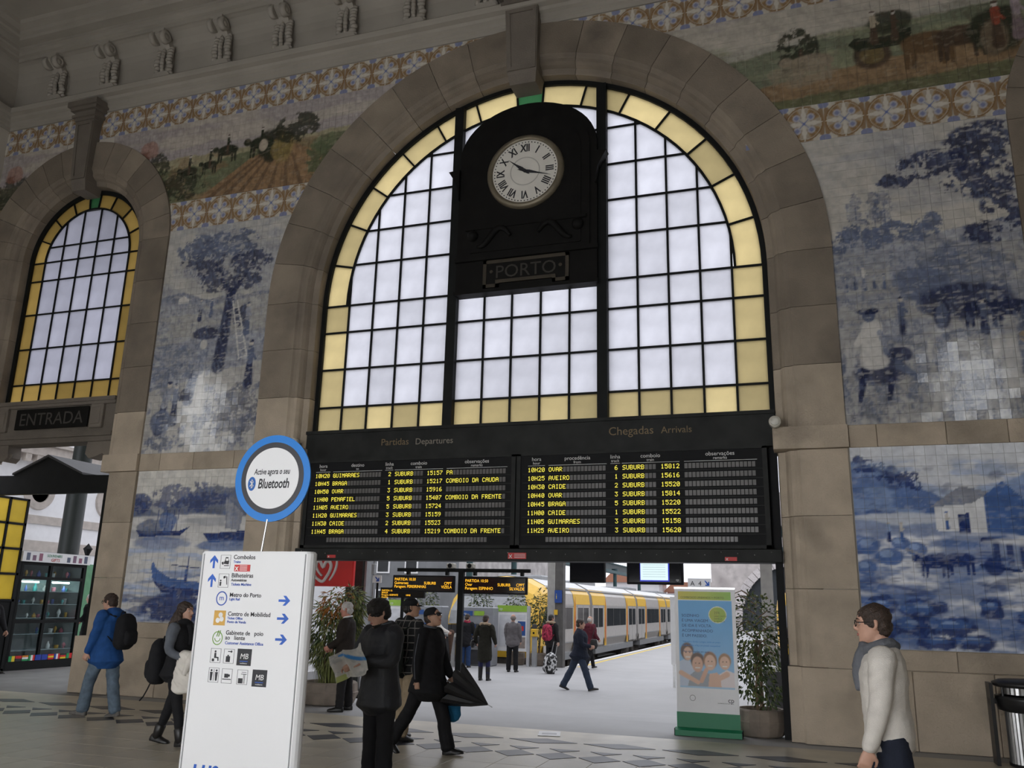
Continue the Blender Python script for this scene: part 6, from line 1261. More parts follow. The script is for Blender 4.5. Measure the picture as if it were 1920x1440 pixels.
fx = thing('potted_ficus', 'potted ficus with braided trunk beside the roll-up banner', 'plant', (3.56, 0.46, 0)); pot(fx, 0.36, 0.36)
tr = MB()
for ph in (0, 2.1, 4.2): tr.tube([(0.04 * math.cos(ph + t * 9), 0.04 * math.sin(ph + t * 9), 0.28 + 1.0 * t) for t in [k / 14 for k in range(15)]], 0.022, 7)
tr.obj('braided_trunk', BARK, fx, smooth=True)
bs = MB(); rr = random.Random(5)
for k in range(16): a = rr.uniform(0, 6.28); z = 0.8 + 0.07 * k; bs.tube([(0, 0, z), (0.2 * math.cos(a), 0.15 * math.sin(a), z + 0.12), (0.38 * math.cos(a), 0.28 * math.sin(a), z + 0.05)], [0.012, 0.009, 0.004], 5)
bs.obj('branches', BARK, fx)
leaves('foliage', cloud(900, (-0.02, 0, 1.35), (0.42, 0.32, 0.62), 1, 0.2) + cloud(420, (-0.12, 0, 0.85), (0.34, 0.28, 0.40), 2, 0.3) + cloud(200, (0.1, 0, 0.6), (0.25, 0.22, 0.25), 4, .3), 0.075, 0.038, [LF1, LF2, LF4], fx, 2)
pb = thing('potted_shrub', 'tall potted shrub with drooping green and orange leaves left of the big doorway', 'plant', (-3.52, 0.75, 0)); pot(pb, 0.50, 0.36)
st = MB(); rr = random.Random(8)
for k in range(7): a = rr.uniform(0, 6.28); st.tube([(0.1 * math.cos(a), 0.1 * math.sin(a), 0.3), (0.2 * math.cos(a), 0.2 * math.sin(a), 1.2), (0.30 * math.cos(a), 0.3 * math.sin(a), 1.7)], [0.018, 0.014, 0.006], 6)
st.obj('stems', BARK, pb)
leaves('foliage', cloud(1400, (0.0, 0, 1.15), (0.5, 0.4, 0.62), 5, 0.1) + cloud(380, (0.42, -0.1, 1.6), (0.20, 0.2, 0.36), 9, 0.1), 0.15, 0.032, [LF2, LF1, LF4], pb, 6, 0.9); leaves('orange_foliage', cloud(240, (0.15, -0.2, 1.62), (0.30, 0.25, 0.30), 7, 0.1), 0.13, 0.035, [LF3, LF2], pb, 7, 0.8)
gr = MB(); rr = random.Random(9)
for k in range(170):
    a = rr.uniform(0, 6.28); R0 = rr.uniform(0.02, 0.25); R1 = R0 + rr.uniform(0.2, 0.45); h = rr.uniform(0.25, 0.6); p0 = Vector((R0 * math.cos(a), R0 * math.sin(a), 0.3)); p1 = Vector((R1 * .6 * math.cos(a), R1 * .6 * math.sin(a), 0.3 + h)); p2 = Vector((R1 * math.cos(a), R1 * math.sin(a), 0.3 + h * 0.7)); s = Vector((-math.sin(a), math.cos(a), 0)) * 0.008
    gr.add([p0 - s, p0 + s, p1 + s, p1 - s, p2], [(0, 1, 2, 3), (3, 2, 4)])
tag(gr.obj('grass_tuft', LF2, pb, fix=False), kind='stuff')
for i, (x, y, lab, hh, zc) in enumerate(((-6.35, 15.2, 'leafy potted tree behind the ticket machine', 0.75, 1.55), (-4.22, 15.6, 'leafy potted tree between notice board and grey column', 0.9, 1.3), (-8.35, 15.3, 'leafy potted tree behind the men in caps', 0.7, 1.6), (-5.0, 15.5, 'leafy potted tree behind the notice board', 0.6, 1.55), (-9.9, 14.7, 'leafy potted tree behind the far left notice board', 0.8, 1.35))):
    t = thing('potted_tree', lab, 'plant', (x, 15.36, PZ)); pot(t, 0.3, 0.4); MB().tube([(0, 0, 0.3), (0.03, 0, 1.0), (0, 0, 1.7)], [0.035, 0.03, 0.02], 8).obj('trunk', BARK, t)
    leaves('foliage', cloud(420, (0, 0, zc + 0.24), (0.30 if i == 1 else 0.45, 0.26, hh), 20 + i, 0.15), 0.13, 0.05, [LF4, LF1, LF2], t, 30 + i)
b2 = thing('platform_bin', 'dark cylindrical bin with steel rim behind the potted ficus', 'bin', (3.66, 4.4, PZ)); MB().lathe([(0.2, 0), (0.2, 0.86), (0.0, 0.86)], (0, 0, 0), 28).obj('body', DKG2, b2, smooth=False); MB().lathe([(0.2, 0.86), (0.215, 0.88), (0.215, 0.95), (0.17, 0.96), (0.16, 0.86)], (0, 0, 0), 28).obj('rim', STEEL, b2)
b3 = thing('platform_bin', 'dark cylindrical bin with steel rim behind the man in sunglasses', 'bin', (-6.75, 13.2, PZ)); MB().lathe([(0.24, 0), (0.26, 0.9), (0.0, 0.9)], (0, 0, 0), 24).obj('body', DKG2, b3); MB().lathe([(0.26, 0.9), (0.33, 0.92), (0.33, 0.98), (0.24, 0.98)], (0, 0, 0), 24).obj('rim', STEEL, b3); MB().box(0.3, 0.42, -0.03, 0.03, 0, 0.9).obj('post', STEEL, b3)

# ================================================================== OUTSIDE THE LEFT DOOR
pc = thing('porch_fascia', 'black gabled porch fascia seen through the left doorway', 'porch', (-10.8, 1.2, 0))
MB().prism([(-1.7, 3.74), (1.55, 3.74), (1.55, 4.10), (0.85, 4.12), (-0.15, 4.52), (-1.08, 4.15), (-1.7, 4.16)], -0.06, 0.06).obj('fascia', IRON, pc); MB().prism([(-1.08, 4.16), (-0.15, 4.53), (0.85, 4.13), (0.85, 4.17), (-0.15, 4.58), (-1.08, 4.2)], -0.1, 1.6).obj('roof_boards', DKG2, pc)
for x in (-1.62, 1.50): MB().box(x - 0.05, x + 0.05, -0.05, 0.05, 0, 3.76).obj('porch_post', IRON, pc)
cl = thing('iron_column', 'dark green iron column behind the left doorway', 'column', (-15.06, 6.0, 0)); MB().lathe([(0.34, 0), (0.34, 0.3), (0.28, 0.4), (0.265, 5.0), (0.24, 6.5), (0.36, 6.7)], (0, 0, 0), 18).obj('shaft', mat('green_black_iron', (0.008, 0.013, 0.011), 0.45), cl, smooth=True)
FAC = mat('white_facade', (0.86, 0.86, 0.88), 0.8, var=0.03); FST = mat('facade_stone', (0.50, 0.45, 0.41), 0.8, var=0.12, objvar=0.05)
fb = thing('white_building', 'white building with round windows and stone bands outside the left doorway', 'building', (-17.0, 9.0, 0))
MB().box(-2.0, 0.0, -7.5, 16, 0, 9.5).obj('facade', FAC, fb)
for z0, z1, p in ((3.66, 3.9, 0.05), (2.88, 3.18, 0.04), (5.45, 5.6, 0.12), (5.6, 5.9, 0.3), (5.9, 6.0, 0.4)): MB().box(0.0, p, -7.5, 16, z0, z1).obj('stone_band', FST, fb)
dn = MB()
for k in range(60): dn.box(0.12, 0.28, -7.3 + 0.39 * k, -7.1 + 0.39 * k, 5.38, 5.6)
tag(dn.obj('dentils', FST, fb), kind='stuff')
for y in (-6.6, -4.55, -2.5, 0.2, 3.0, 5.8):
    w = MB().lathe([(0.32, 0.0), (0.32, 0.06), (0.52, 0.06), (0.55, 0.0)], (0, y, 4.60), 32, 'x').obj('round_window', FST, fb); MB().lathe([(0, 0.02), (0.32, 0.02)], (0, y, 4.60), 24, 'x').obj('pane', TGL, w)
    MB().box(-0.02, 0.03, y - 0.55, y + 0.55, 0.2, 2.6).obj('doorway', mat('green_glazed_door', (0.12, 0.28, 0.16), 0.3), fb)
ks = thing('souvenir_cabinet', 'black glass fronted souvenir cabinet with lit shelves outside the left doorway', 'display cabinet', (-12.75, 3.45, 0))
kf = MB(); fr_ = 0.07
MB().box(-0.75, -0.70, -0.95, 0.95, 0.0, 2.4).obj('back_panel', mat('cabinet_back', (0.30, 0.33, 0.34), 0.4), ks)
for y in (-0.95, -0.13, 0.88): MB().box(-0.07, 0.0, y, y + fr_, 0, 2.4).obj('frame_post', IRON, ks)
for z in (0.0, 1.02, 2.0, 2.33): MB().box(-0.07, 0.002, -0.95, 0.95, z, z + (0.18 if z == 0 else 0.07)).obj('frame_rail', IRON, ks)
MB().box(-0.75, 0.0, -0.97, -0.94, 0, 2.4).obj('end_panel', IRON, ks); MB().box(-0.75, -0.07, 0.93, 0.945, 0.1, 2.35).obj('inner_lining', mat('cabinet_lining', (0.42, 0.45, 0.46), 0.4), ks); MB().box(-0.75, 0.0, 0.945, 0.97, 0, 2.4).obj('end_panel', IRON, ks); MB().box(-0.75, 0.0, -0.97, 0.97, 2.40, 2.42).obj('top_panel', IRON, ks)
GL = glass_mat('cabinet_glass')
for y0, y1 in ((-0.88, -0.13), (-0.06, 0.88)):
    for z0, z1 in ((0.2, 1.02), (1.09, 2.0), (2.07, 2.33)): MB().box(-0.03, -0.025, y0, y1, z0, z1).obj('glass_door', GL, ks)
for z in (0.42, 0.78, 1.14, 1.45, 1.74, 2.07): MB().box(-0.70, -0.06, -0.93, 0.93, z - 0.012, z).obj('shelf', mat('glass_shelf', (0.35, 0.4, 0.42), 0.2), ks)
TUBE = glow('fluorescent_tube', (0.75, 1.0, 0.95), 30.0)
for y in (-0.55, 0.35): MB().tube([(-0.12, y - 0.25, 1.95), (-0.12, y + 0.25, 1.95)], 0.018, 8).obj('tube_light', TUBE, ks)
sg = MB().box(-0.02, 0.05, -1.0, 1.0, 2.40, 2.63).obj('header_sign', WHITE, ks)
text('SOUVENIRS', (0.054, -0.33, 2.53), 0.085, mat('sign_green', (0.03, 0.25, 0.12), 0.5), ks, 'lettering', rot=(PI / 2, 0, PI / 2)); text('GIFTS', (0.054, -0.2, 2.43), 0.10, RED, ks, 'lettering', rot=(PI / 2, 0, PI / 2))
rr = random.Random(4)
for k, y in enumerate((-0.85, -0.68, -0.5, 0.32, 0.5, 0.68, 0.85)): MB().rbox(0.05, 0.053, y - 0.05, y + 0.05, 2.43, 2.6 - 0.05 * (k % 2), 0.001).obj('sign_picture', mat('sign_print', (0.1 + 0.1 * (k % 3), 0.12, 0.18), 0.5), ks)
def flag(y, cols, vert):
    f = empty('flag_sticker', (0.003, y, 0.19), parent=ks); n = len(cols)
    for i, c in enumerate(cols):
        if vert: MB().box(0, 0.002, 0.165 * i / n, 0.165 * (i + 1) / n, 0, 0.12).obj('stripe', c, f)
        else: MB().box(0, 0.002, 0, 0.165, 0.12 * (n - 1 - i) / n, 0.12 * (n - i) / n).obj('stripe', c, f)
FR = mat('flag_red', (0.6, 0.02, 0.02), .5); FG = mat('flag_green', (0.02, 0.30, 0.10), .5); FW = mat('flag_white', (0.8, 0.8, 0.8), .5); FB = mat('flag_blue', (0.02, 0.05, 0.35), .5); FY = mat('flag_yellow', (0.8, 0.6, 0.03), .5); FK = mat('flag_black', (.02, .02, .02), .5); FO = mat('flag_orange', (.7, .25, .03), .5)
for y, c, v in ((-0.90, (FG, FY), 1), (-0.72, (FR, FK), 0), (-0.54, (FO, FW, FG), 0), (-0.36, (FG, FW, FR), 1), (-0.18, (FB, FB), 0), (0.0, (FB, FB), 0), (0.18, (FR, FY, FR), 0), (0.36, (FB, FW, FR), 1), (0.54, (FK, FR, FY), 0), (0.72, (FG, FR), 1)): flag(y, c, v)
cols_ = [mat('souvenir_%s' % n, c, 0.35, var=0.2, scale=20) for n, c in (('teal', (.1, .4, .4)), ('white', (.75, .75, .75)), ('amber', (.6, .35, .08)), ('rose', (.5, .15, .2)), ('blue', (.1, .15, .45)))]
rr = random.Random(12); i = 0
SH = {0.42: 'lowest shelf', 0.78: 'second shelf from the bottom', 1.14: 'third shelf from the bottom', 1.45: 'shelf below the tubes', 1.74: 'shelf just under the lit tubes', 2.07: 'top compartment'}
for z, nm in SH.items():
    for k in range(9):
        y = -0.82 + 0.2 * k + rr.uniform(-.03, .03)
        if -0.16 < y < -0.02 or (z < 1 and y < -0.1): continue
        h = rr.uniform(0.10, 0.2) if z != 2.07 else 0.15
        kind = rr.randrange(3); r_ = rr.uniform(0.03, 0.05); mm = cols_[i % 5]; i += 1
        prof = ([(r_, 0), (r_, h * .55), (r_ * .4, h * .75), (r_ * .4, h)], [(r_ * .6, 0), (r_ * .3, h * .2), (r_, h * .5), (r_ * .7, h * .8), (r_ * .2, h)], [(r_, 0), (r_ * 1.15, h * .6), (r_ * 1.15, h * .65), (r_ * .9, h * .65)])[kind]
        o = MB().lathe(prof, (0, 0, 0), 10).obj(('souvenir_bottle', 'souvenir_figure', 'souvenir_cup')[kind], mm, smooth=True); o.location = (-12.75 - 0.18 - rr.uniform(0, 0.25), 3.45 + y, z)
        tag(o, '%s souvenir %s, %s from left on the cabinet\'s %s' % (('teal', 'white', 'amber', 'rose', 'blue')[(i - 1) % 5], ('bottle', 'figure', 'cup')[kind], 'first second third fourth fifth sixth seventh eighth ninth'.split()[k], nm), 'souvenir', 'souvenirs on the %s' % nm)
yp = thing('amber_glass_screen', 'black framed screen with amber glass panes left of the souvenir cabinet', 'glass screen', (-12.75, 1.71, 0))
AMG = pane_mat('amber_screen_glass', (0.70, 0.58, 0.18))
for y in (-0.75, -0.28, 0.2, 0.68): MB().box(-0.06, 0.0, y, y + 0.06, 0, 3.8).obj('frame_post', IRON, yp)
for z in (0.0, 1.5, 2.08, 2.64, 3.2, 3.76): MB().box(-0.06, 0.0, -0.75, 0.74, z, z + 0.05).obj('frame_rail', IRON, yp)
for y in (-0.69, -0.22, 0.26):
    for z0, z1 in ((1.55, 2.08), (2.13, 2.64), (2.69, 3.2), (3.25, 3.76)): MB().box(-0.035, -0.025, y, y + 0.42, z0, z1).obj('amber_pane', AMG, yp)
    MB().box(-0.04, -0.02, y, y + 0.42, 0.05, 1.5).obj('solid_panel', IRON, yp)
lp = thing('lantern', 'small black street lantern on a pole right of the souvenir cabinet', 'lantern', (-14.38, 6.0, 0)); MB().tube([(0, 0, 0), (0, 0, 2.7)], 0.03, 8).obj('pole', IRON, lp); MB().lathe([(0.04, 2.7), (0.11, 2.88), (0.13, 2.9), (0.04, 3.0), (0.0, 3.06)], (0, 0, 0), 6).obj('lantern_head', IRON, lp)
# ================================================================== PEOPLE
V3 = Vector
PENDING = []      # (object, voxel, smooth iterations, wrinkle amplitude, wrinkle frequency, eye sockets)
def skin_mat(n, c): return mat('skin_' + n, c, 0.5, var=0.06, scale=25, spec=0.35)
SKIN = skin_mat('light', (0.50, 0.29, 0.21)); SKIN2 = skin_mat('olive', (0.43, 0.25, 0.17))
def cloth(n, c, var=0.14, rough=0.85): return mat('cloth_' + n, c, rough, var=var, scale=14, bump=0.25, bscale=160, spec=0.25)
HAIRK = mat('hair_black', (0.010, 0.008, 0.007), 0.5, var=0.4, scale=60, bump=0.5, bscale=120); HAIRB = mat('hair_brown', (0.035, 0.02, 0.013), 0.5, var=0.4, scale=60, bump=0.5, bscale=120); HAIRW = mat('hair_white', (0.50, 0.47, 0.44), 0.6, var=0.15, scale=60, bump=0.4, bscale=120)
EYEW = mat('eye_white', (0.5, 0.48, 0.45), 0.3); EYED = mat('eye_dark', (0.02, 0.015, 0.01), 0.15); LIP = mat('lip', (0.36, 0.13, 0.11), 0.45)
LEATH = mat('shoe_leather', (0.012, 0.011, 0.011), 0.4, var=0.2); SOLE = mat('shoe_sole', (0.03, 0.028, 0.026), 0.8)
def ring_at(c, A, B, ra, rb, n=16, pw=1.0):
    out = []
    for k in range(n):
        t = 2 * PI * k / n; ca, sa = math.cos(t), math.sin(t)
        out.append(c + A * (ra * math.copysign(abs(ca) ** pw, ca)) + B * (rb * math.copysign(abs(sa) ** pw, sa)))
    return out
def loft(mb, stations, n=16, pw=1.0):
    """stations: (centre, A, B, ra, rb); rounded ends"""
    st = list(stations); d0 = (st[0][0] - st[1][0]).normalized(); d1 = (st[-1][0] - st[-2][0]).normalized()
    a, b = st[0], st[-1]
    st = [(a[0] + d0 * min(a[3], a[4]) * 0.45, a[1], a[2], a[3] * 0.6, a[4] * 0.6)] + st + [(b[0] + d1 * min(b[3], b[4]) * 0.45, b[1], b[2], b[3] * 0.6, b[4] * 0.6)]
    mb.rings([ring_at(c, A, B, ra, rb, n, pw) for c, A, B, ra, rb in st])
def limb(mb, pts, rad, n=12):
    P = [V3(p) for p in pts]; Q = []; R_ = []
    for i in range(len(P) - 1):
        k = max(2, int((P[i + 1] - P[i]).length / 0.05))
        for j in range(k): t = j / k; Q.append(P[i].lerp(P[i + 1], t)); R_.append(rad[i] + (rad[i + 1] - rad[i]) * t)
    Q.append(P[-1]); R_.append(rad[-1])
    # round the joints a little
    for _ in range(2): Q = [Q[0]] + [(Q[i - 1] + Q[i] * 2 + Q[i + 1]) / 4 for i in range(1, len(Q) - 1)] + [Q[-1]]
    d0 = (Q[0] - Q[1]).normalized(); d1 = (Q[-1] - Q[-2]).normalized()
    mb.tube([Q[0] + d0 * R_[0] * .5] + Q + [Q[-1] + d1 * R_[-1] * .4], [R_[0] * .6] + R_ + [R_[-1] * .65], n)
def ik(S, T, l1, l2, pole):
    d = T - S; L = min(d.length, (l1 + l2) * 0.995); u = d.normalized(); T = S + u * L
    a = math.acos(max(-1, min(1, (l1 * l1 + L * L - l2 * l2) / (2 * l1 * L)))); p = pole - u * pole.dot(u); p = p.normalized() if p.length > 1e-6 else V3((0, -1, 0))
    return S + u * (l1 * math.cos(a)) + p * (l1 * math.sin(a)), T
def hand_geo(mb, W, d, nrm, side, curl=0.5, rf=0.0088):
    """W wrist, d pointing to the fingers, nrm palm normal (towards the palm side)"""
    d = d.normalized(); nrm = (nrm - d * nrm.dot(d)).normalized(); x = d.cross(nrm).normalized() * side   # x: towards the thumb side
    loft(mb, [(W + d * t, x, nrm, a, b) for t, a, b in ((-0.03, 0.026, 0.020), (0.0, 0.027, 0.019), (0.03, 0.036, 0.018), (0.06, 0.041, 0.016), (0.085, 0.040, 0.014))], 12, 0.8)
    for k, (o, L) in enumerate(((0.031, 0.070), (0.0105, 0.079), (-0.010, 0.073), (-0.030, 0.057))):
        p = W + d * 0.082 + x * o; a = 0.15; pts = [p - d * 0.02]; dd = d
        for j, f in enumerate((0.46, 0.31, 0.23)):
            a += curl * (0.75, 0.95, 0.7)[j]; dd = d * math.cos(a) + nrm * math.sin(a); pts.append(p); p = p + dd * (L * f)
        pts.append(p); mb.tube(pts + [p + dd * 0.004], [rf * 1.08, rf * 1.08, rf, rf * 0.93, rf * 0.8, rf * 0.4], 8)
    p = W + d * 0.022 + x * 0.034; q = p + (x * 0.75 + d * 0.6 + nrm * 0.35).normalized() * 0.035; r_ = q + (d * 0.85 + x * 0.15 + nrm * (0.3 + 0.5 * curl)).normalized() * 0.030; e = r_ + (d * 0.8 - x * 0.1 + nrm * (0.3 + 0.6 * curl)).normalized() * 0.024
    mb.tube([W + d * 0.012 + x * 0.018, p, q, r_, e], [rf * 1.5, rf * 1.5, rf * 1.2, rf * 1.05, rf * 0.6], 8)
HEADP = ((-0.120, .016, .022, .050), (-0.108, .036, .044, .038), (-0.085, .050, .064, .027), (-0.055, .060, .080, .014), (-0.02, .068, .090, .006), (0.015, .074, .096, 0.0), (0.05, .0755, .097, -.004), (0.08, .067, .086, -.007), (0.103, .046, .060, -.009), (0.117, .018, .024, -.010))
def person(label, loc, rz, H, pose, look, voxel=0.011, near=False):
    s = H / 1.75; root = thing('person', label, 'person', loc, rz)
    lean = pose.get('lean', 0.0); legs = pose.get('legs', ((0, 0, 0.03, 0), (0, 0, 0.03, 0)))   # left, right: hip flex, knee flex, abduct, toe-down
    J = {}; low = 9
    for sd, (a, k, ab, fp) in zip((-1, 1), legs):
        h = V3((sd * 0.088, 0, -0.02)); kn = h + V3((sd * math.sin(ab), math.sin(a), -math.cos(a))).normalized() * 0.43; an = kn + V3((sd * math.sin(ab) * 0.5, math.sin(a - k), -math.cos(a - k))).normalized() * 0.41
        J[sd] = (h, kn, an, fp); low = min(low, an.z - (0.085 + 0.13 * math.sin(max(fp, 0))))
    pz = -low; P = V3((0, 0, pz)); off = P
    U = V3((0, math.sin(lean), math.cos(lean))); Fd = V3((0, math.cos(lean), -math.sin(lean))); X = V3((1, 0, 0))
    tors = lambda h, y=0.0: P + U * h + Fd * y
    hy, hp = pose.get('head', (0.0, 0.0)); fw = pose.get('headfwd', 0.02); HC = tors(0.675, 0.0) + V3((0, fw, 0)); HC.z -= max(0, fw - 0.02) * 0.6
    HR = Matrix.Rotation(hy, 3, 'Z') @ Matrix.Rotation(-hp, 3, 'X'); hv = lambda x, y, z: HC + HR @ V3((x, y, z))
    sk = look.get('skin', SKIN)
    arms = {}
    for sd, nm in ((-1, 'L'), (1, 'R')):
        S = tors(0.475) + X * (sd * 0.175); T = V3(pose.get(nm, (sd * 0.25, 0.06, 0.82))) + V3((0, 0, pz - 0.95)) ; pole = V3(pose.get(nm + 'p', (sd * 0.35, -1, -0.2))); E, W = ik(S, T, 0.29, 0.255, pole); arms[sd] = (S, E, W)
    # ---- body: one continuous figure
    mb = MB()
    loft(mb, [(tors(h, y), X, Fd, rx, ry) for h, rx, ry, y in ((-.10, .11, .085, 0), (-.03, .155, .105, 0), (.06, .15, .105, 0), (.16, .132, .092, .005), (.27, .142, .10, .008), (.38, .155, .105, .006), (.45, .145, .088, 0), (.50, .10, .068, -.005), (.535, .062, .060, -.005))])
    limb(mb, [tors(0.50, -0.012), tors(0.575, 0.0), hv(0, -0.015, -0.05)], [0.060, 0.054, 0.055])
    mb.rings([[hv(rx * math.cos(2 * PI * k / 20), y + ry * math.sin(2 * PI * k / 20), z) for k in range(20)] for z, rx, ry, y in HEADP])
    mb.tube([hv(0, 0.090, 0.022), hv(0, 0.099, 0.004), hv(0, 0.112, -0.018), hv(0, 0.113, -0.026), hv(0, 0.096, -0.034)], [0.007, 0.010, 0.0125, 0.0135, 0.010], 8); mb.tube([hv(-0.016, 0.094, -0.026), hv(0.016, 0.094, -0.026)], 0.010, 8)
    mb.tube([hv(-0.055, 0.072, 0.030), hv(-0.025, 0.091, 0.034), hv(0, 0.094, 0.030), hv(0.025, 0.091, 0.034), hv(0.055, 0.072, 0.030)], 0.009, 6); mb.tube([hv(-0.022, 0.083, -0.062), hv(0, 0.093, -0.061), hv(0.022, 0.083, -0.062)], 0.009, 6); mb.ball(hv(0, 0.078, -0.100), (0.022, 0.018, 0.016), 10, 6)
    for sd in (-1, 1): mb.tube([hv(sd * 0.072, -0.005, 0.028), hv(sd * 0.083, -0.016, 0.020), hv(sd * 0.083, -0.016, -0.012), hv(sd * 0.070, -0.002, -0.030)], [0.009, 0.012, 0.011, 0.008], 8)
    for sd in (-1, 1):
        S, E, W = arms[sd]; limb(mb, [S, E, W], [0.052, 0.040, 0.027]); d = (W - E).normalized(); hd = pose.get('hd' + ('L' if sd < 0 else 'R')); hn = pose.get('hn' + ('L' if sd < 0 else 'R'), (-sd, 0.15, 0))
        hand_geo(mb, W, V3(hd) if hd else d, V3(hn), -1 if sd > 0 else 1, pose.get('curl', 0.45), 0.0095 if near else 0.0115)
        h, k, a, fp = J[sd]; limb(mb, [h + off, k + off, a + off], [0.078, 0.052, 0.038])
    if s != 1: mb.v = [tuple(V3(p) * s) for p in mb.v]
    PENDING.append((mb.obj('body', sk, root, fix=False), voxel, 2, 0, 0, [(tuple(hv(q * 0.031, 0.094, 0.008) * s), 0.017 * s, tuple(HR @ V3((0, -1, 0)))) for q in (-1, 1)] if near else None))
    sc = lambda m_: setattr(m_, 'v', [tuple(V3(p) * s) for p in m_.v]) or m_
    # ---- face details
    if near:
        ey = MB()
        for q in (-1, 1):
            ey.mi = 0; ey.ball(hv(q * 0.031, 0.0735, 0.008), 0.0125, 10, 8); ey.mi = 1; ey.ball(hv(q * 0.031, 0.0810, 0.007), 0.0062, 8, 6)
        sc(ey).obj('eyes', [EYEW, EYED], root, smooth=True); bw = MB()
        for q in (-1, 1): bw.tube([hv(q * 0.052, 0.079, 0.030), hv(q * 0.034, 0.096, 0.036), hv(q * 0.014, 0.099, 0.031)], [0.002, 0.0045, 0.0035], 6)
        sc(bw).obj('eyebrows', look.get('hair', HAIRK), root); lp_ = MB()
        for z, r in ((-0.058, 0.0048), (-0.066, 0.0055)): lp_.tube([hv(-0.022, 0.086, -0.062), hv(-0.008, 0.098, z), hv(0.008, 0.098, z), hv(0.022, 0.086, -0.062)], [0.002, r, r, 0.002], 6)
        sc(lp_).obj('lips', LIP, root, smooth=True)
    # ---- hair
    st = look.get('style', 'short'); hm = look.get('hair', HAIRK); mb = MB()
    B = lambda c, r: mb.ball(hv(*c), r, 14, 10)
    def ob(c, r):   # oriented ellipsoid
        m2 = MB(); m2.ball((0, 0, 0), r, 16, 10); mb.add([hv(c[0] + p[0], c[1] + p[1], c[2] + p[2]) for p in m2.v], m2.f)
    if st in ('short', 'long', 'bushy', 'bun'):
        g = {'bushy': 1.14}.get(st, 1.0); ob((0, -0.012, 0.046), (0.086 * g, 0.104 * g, 0.086 * g)); ob((0, -0.052, -0.012), (0.079 * g, 0.062 * g, 0.075))
        for q in (-1, 1): ob((q * 0.066, 0.004, 0.026), (0.018 * g, 0.052, 0.046))
        if st == 'bushy':
            for q in (-0.05, -0.02, 0.015, 0.048): ob((q, 0.046, 0.100), (0.030, 0.036, 0.022))
            ob((0, 0.0, 0.105), (0.07, 0.08, 0.04))
    if st == 'long':
        e = V3((0, -0.13, -0.30)); limb(mb, [hv(0, -0.05, 0.0), tors(0.52, -0.10), tors(0.36, -0.155)], [0.078, 0.085, 0.055], 12)
        for q in (-1, 1): limb(mb, [hv(q * 0.070, -0.02, 0.03), hv(q * 0.082, -0.02, -0.08), tors(0.45, 0.03) + X * (q * 0.11), tors(0.33, 0.06) + X * (q * 0.10)], [0.026, 0.034, 0.034, 0.02], 10)
    if st in ('fringe_back',): ob((0, -0.035, 0.0), (0.083, 0.085, 0.085))
    if mb.v: PENDING.append((sc(mb).obj('hair', hm, root, fix=False), 0.008 if near else 0.010, 1, 0.010 if near else 0.005, 40, None))
    if look.get('beard'):
        mb = MB(); mb.rings([[hv(1.07 * rx * math.cos(2 * PI * k / 20), y + 0.007 + 1.03 * ry * math.sin(2 * PI * k / 20), z) for k in range(20)] for z, rx, ry, y in ((-0.126, .018, .024, .05),) + HEADP[1:3]]); m_ = sc(mb).obj('beard', hm, root, fix=False); PENDING.append((m_, 0.008, 1, 0.003, 60, None))
    cap = look.get('cap')
    if cap:
        mb = MB(); m2 = MB(); cs = look.get('capmat', BLACK); m2.lathe([(0.0, 0.125), (0.05, 0.118), (0.082, 0.085), (0.092, 0.05), (0.094, 0.025), (0.088, 0.022)], (0, 0, 0), 24); mb.add([hv(p[0] * 0.96, p[1] * 1.1 - 0.012, p[2] + (0.03 * (-p[1]) if cap == 'news' else 0)) for p in m2.v], m2.f)
        sc(mb).obj('cap_crown', cs, root, smooth=True); mb = MB(); L = 0.085 if cap == 'visor' else 0.05
        rows = [[hv(0.072 * math.sin(a) * (1 - 0.15 * t), 0.085 * math.cos(a) + L * t * math.cos(a * 0.8) - 0.004, 0.034 - 0.018 * t + dz) for a in [-1.2 + 2.4 * k / 10 for k in range(11)]] for dz in (0,) for t in (0, 0.5, 1)]
        top = rows; bot = [[p - HR @ V3((0, 0, 0.005)) for p in r] for r in rows]; vs_ = [p for r in top + bot for p in r]; n = 11
        mb.add(vs_, [(j * n + i, j * n + i + 1, (j + 1) * n + i + 1, (j + 1) * n + i) for j in (0, 1, 3, 4) for i in range(n - 1)] + [(2 * n + i, 2 * n + i + 1, 5 * n + i + 1, 5 * n + i) for i in range(n - 1)]); sc(mb).obj('cap_peak', cs, root)
    gl = look.get('glasses')
    if gl:
        mb = MB()
        for q in (-1, 1):
            mb.tube([hv(q * 0.034 + 0.024 * math.cos(t) * 1.1, 0.108 - 0.01 * abs(math.cos(t)) * (q * math.cos(t) > 0), 0.006 + 0.018 * math.sin(t)) for t in [2 * PI * k / 16 for k in range(17)]], 0.0028, 6, cap=False); mb.tube([hv(q * 0.060, 0.098, 0.012), hv(q * 0.078, 0.03, 0.014), hv(q * 0.080, -0.02, 0.006)], 0.0028, 6)
        mb.tube([hv(-0.01, 0.110, 0.008), hv(0.01, 0.110, 0.008)], 0.003, 6); sc(mb).obj('glasses_frame', BLACK, root)
        if gl == 'sun':
            for q in (-1, 1): mb = MB(); mb.rings([[hv(q * 0.034 + 0.026 * math.cos(t), y - 0.008 * (q * math.cos(t) > 0), 0.006 + 0.019 * math.sin(t)) for t in [2 * PI * k / 16 for k in range(16)]] for y in (0.106, 0.110)]); sc(mb).obj('dark_lens', TGL, root)
    # ---- trousers
    tr = look.get('trousers', cloth('black_trousers', (0.012, 0.012, 0.014))); bg_ = look.get('baggy', 1.0); mb = MB()
    loft(mb, [(tors(h), X, Fd, rx, ry) for h, rx, ry in ((-.13, .12, .098), (-.06, .158, .108), (.03, .152, .102), (.10, .135, .090))])
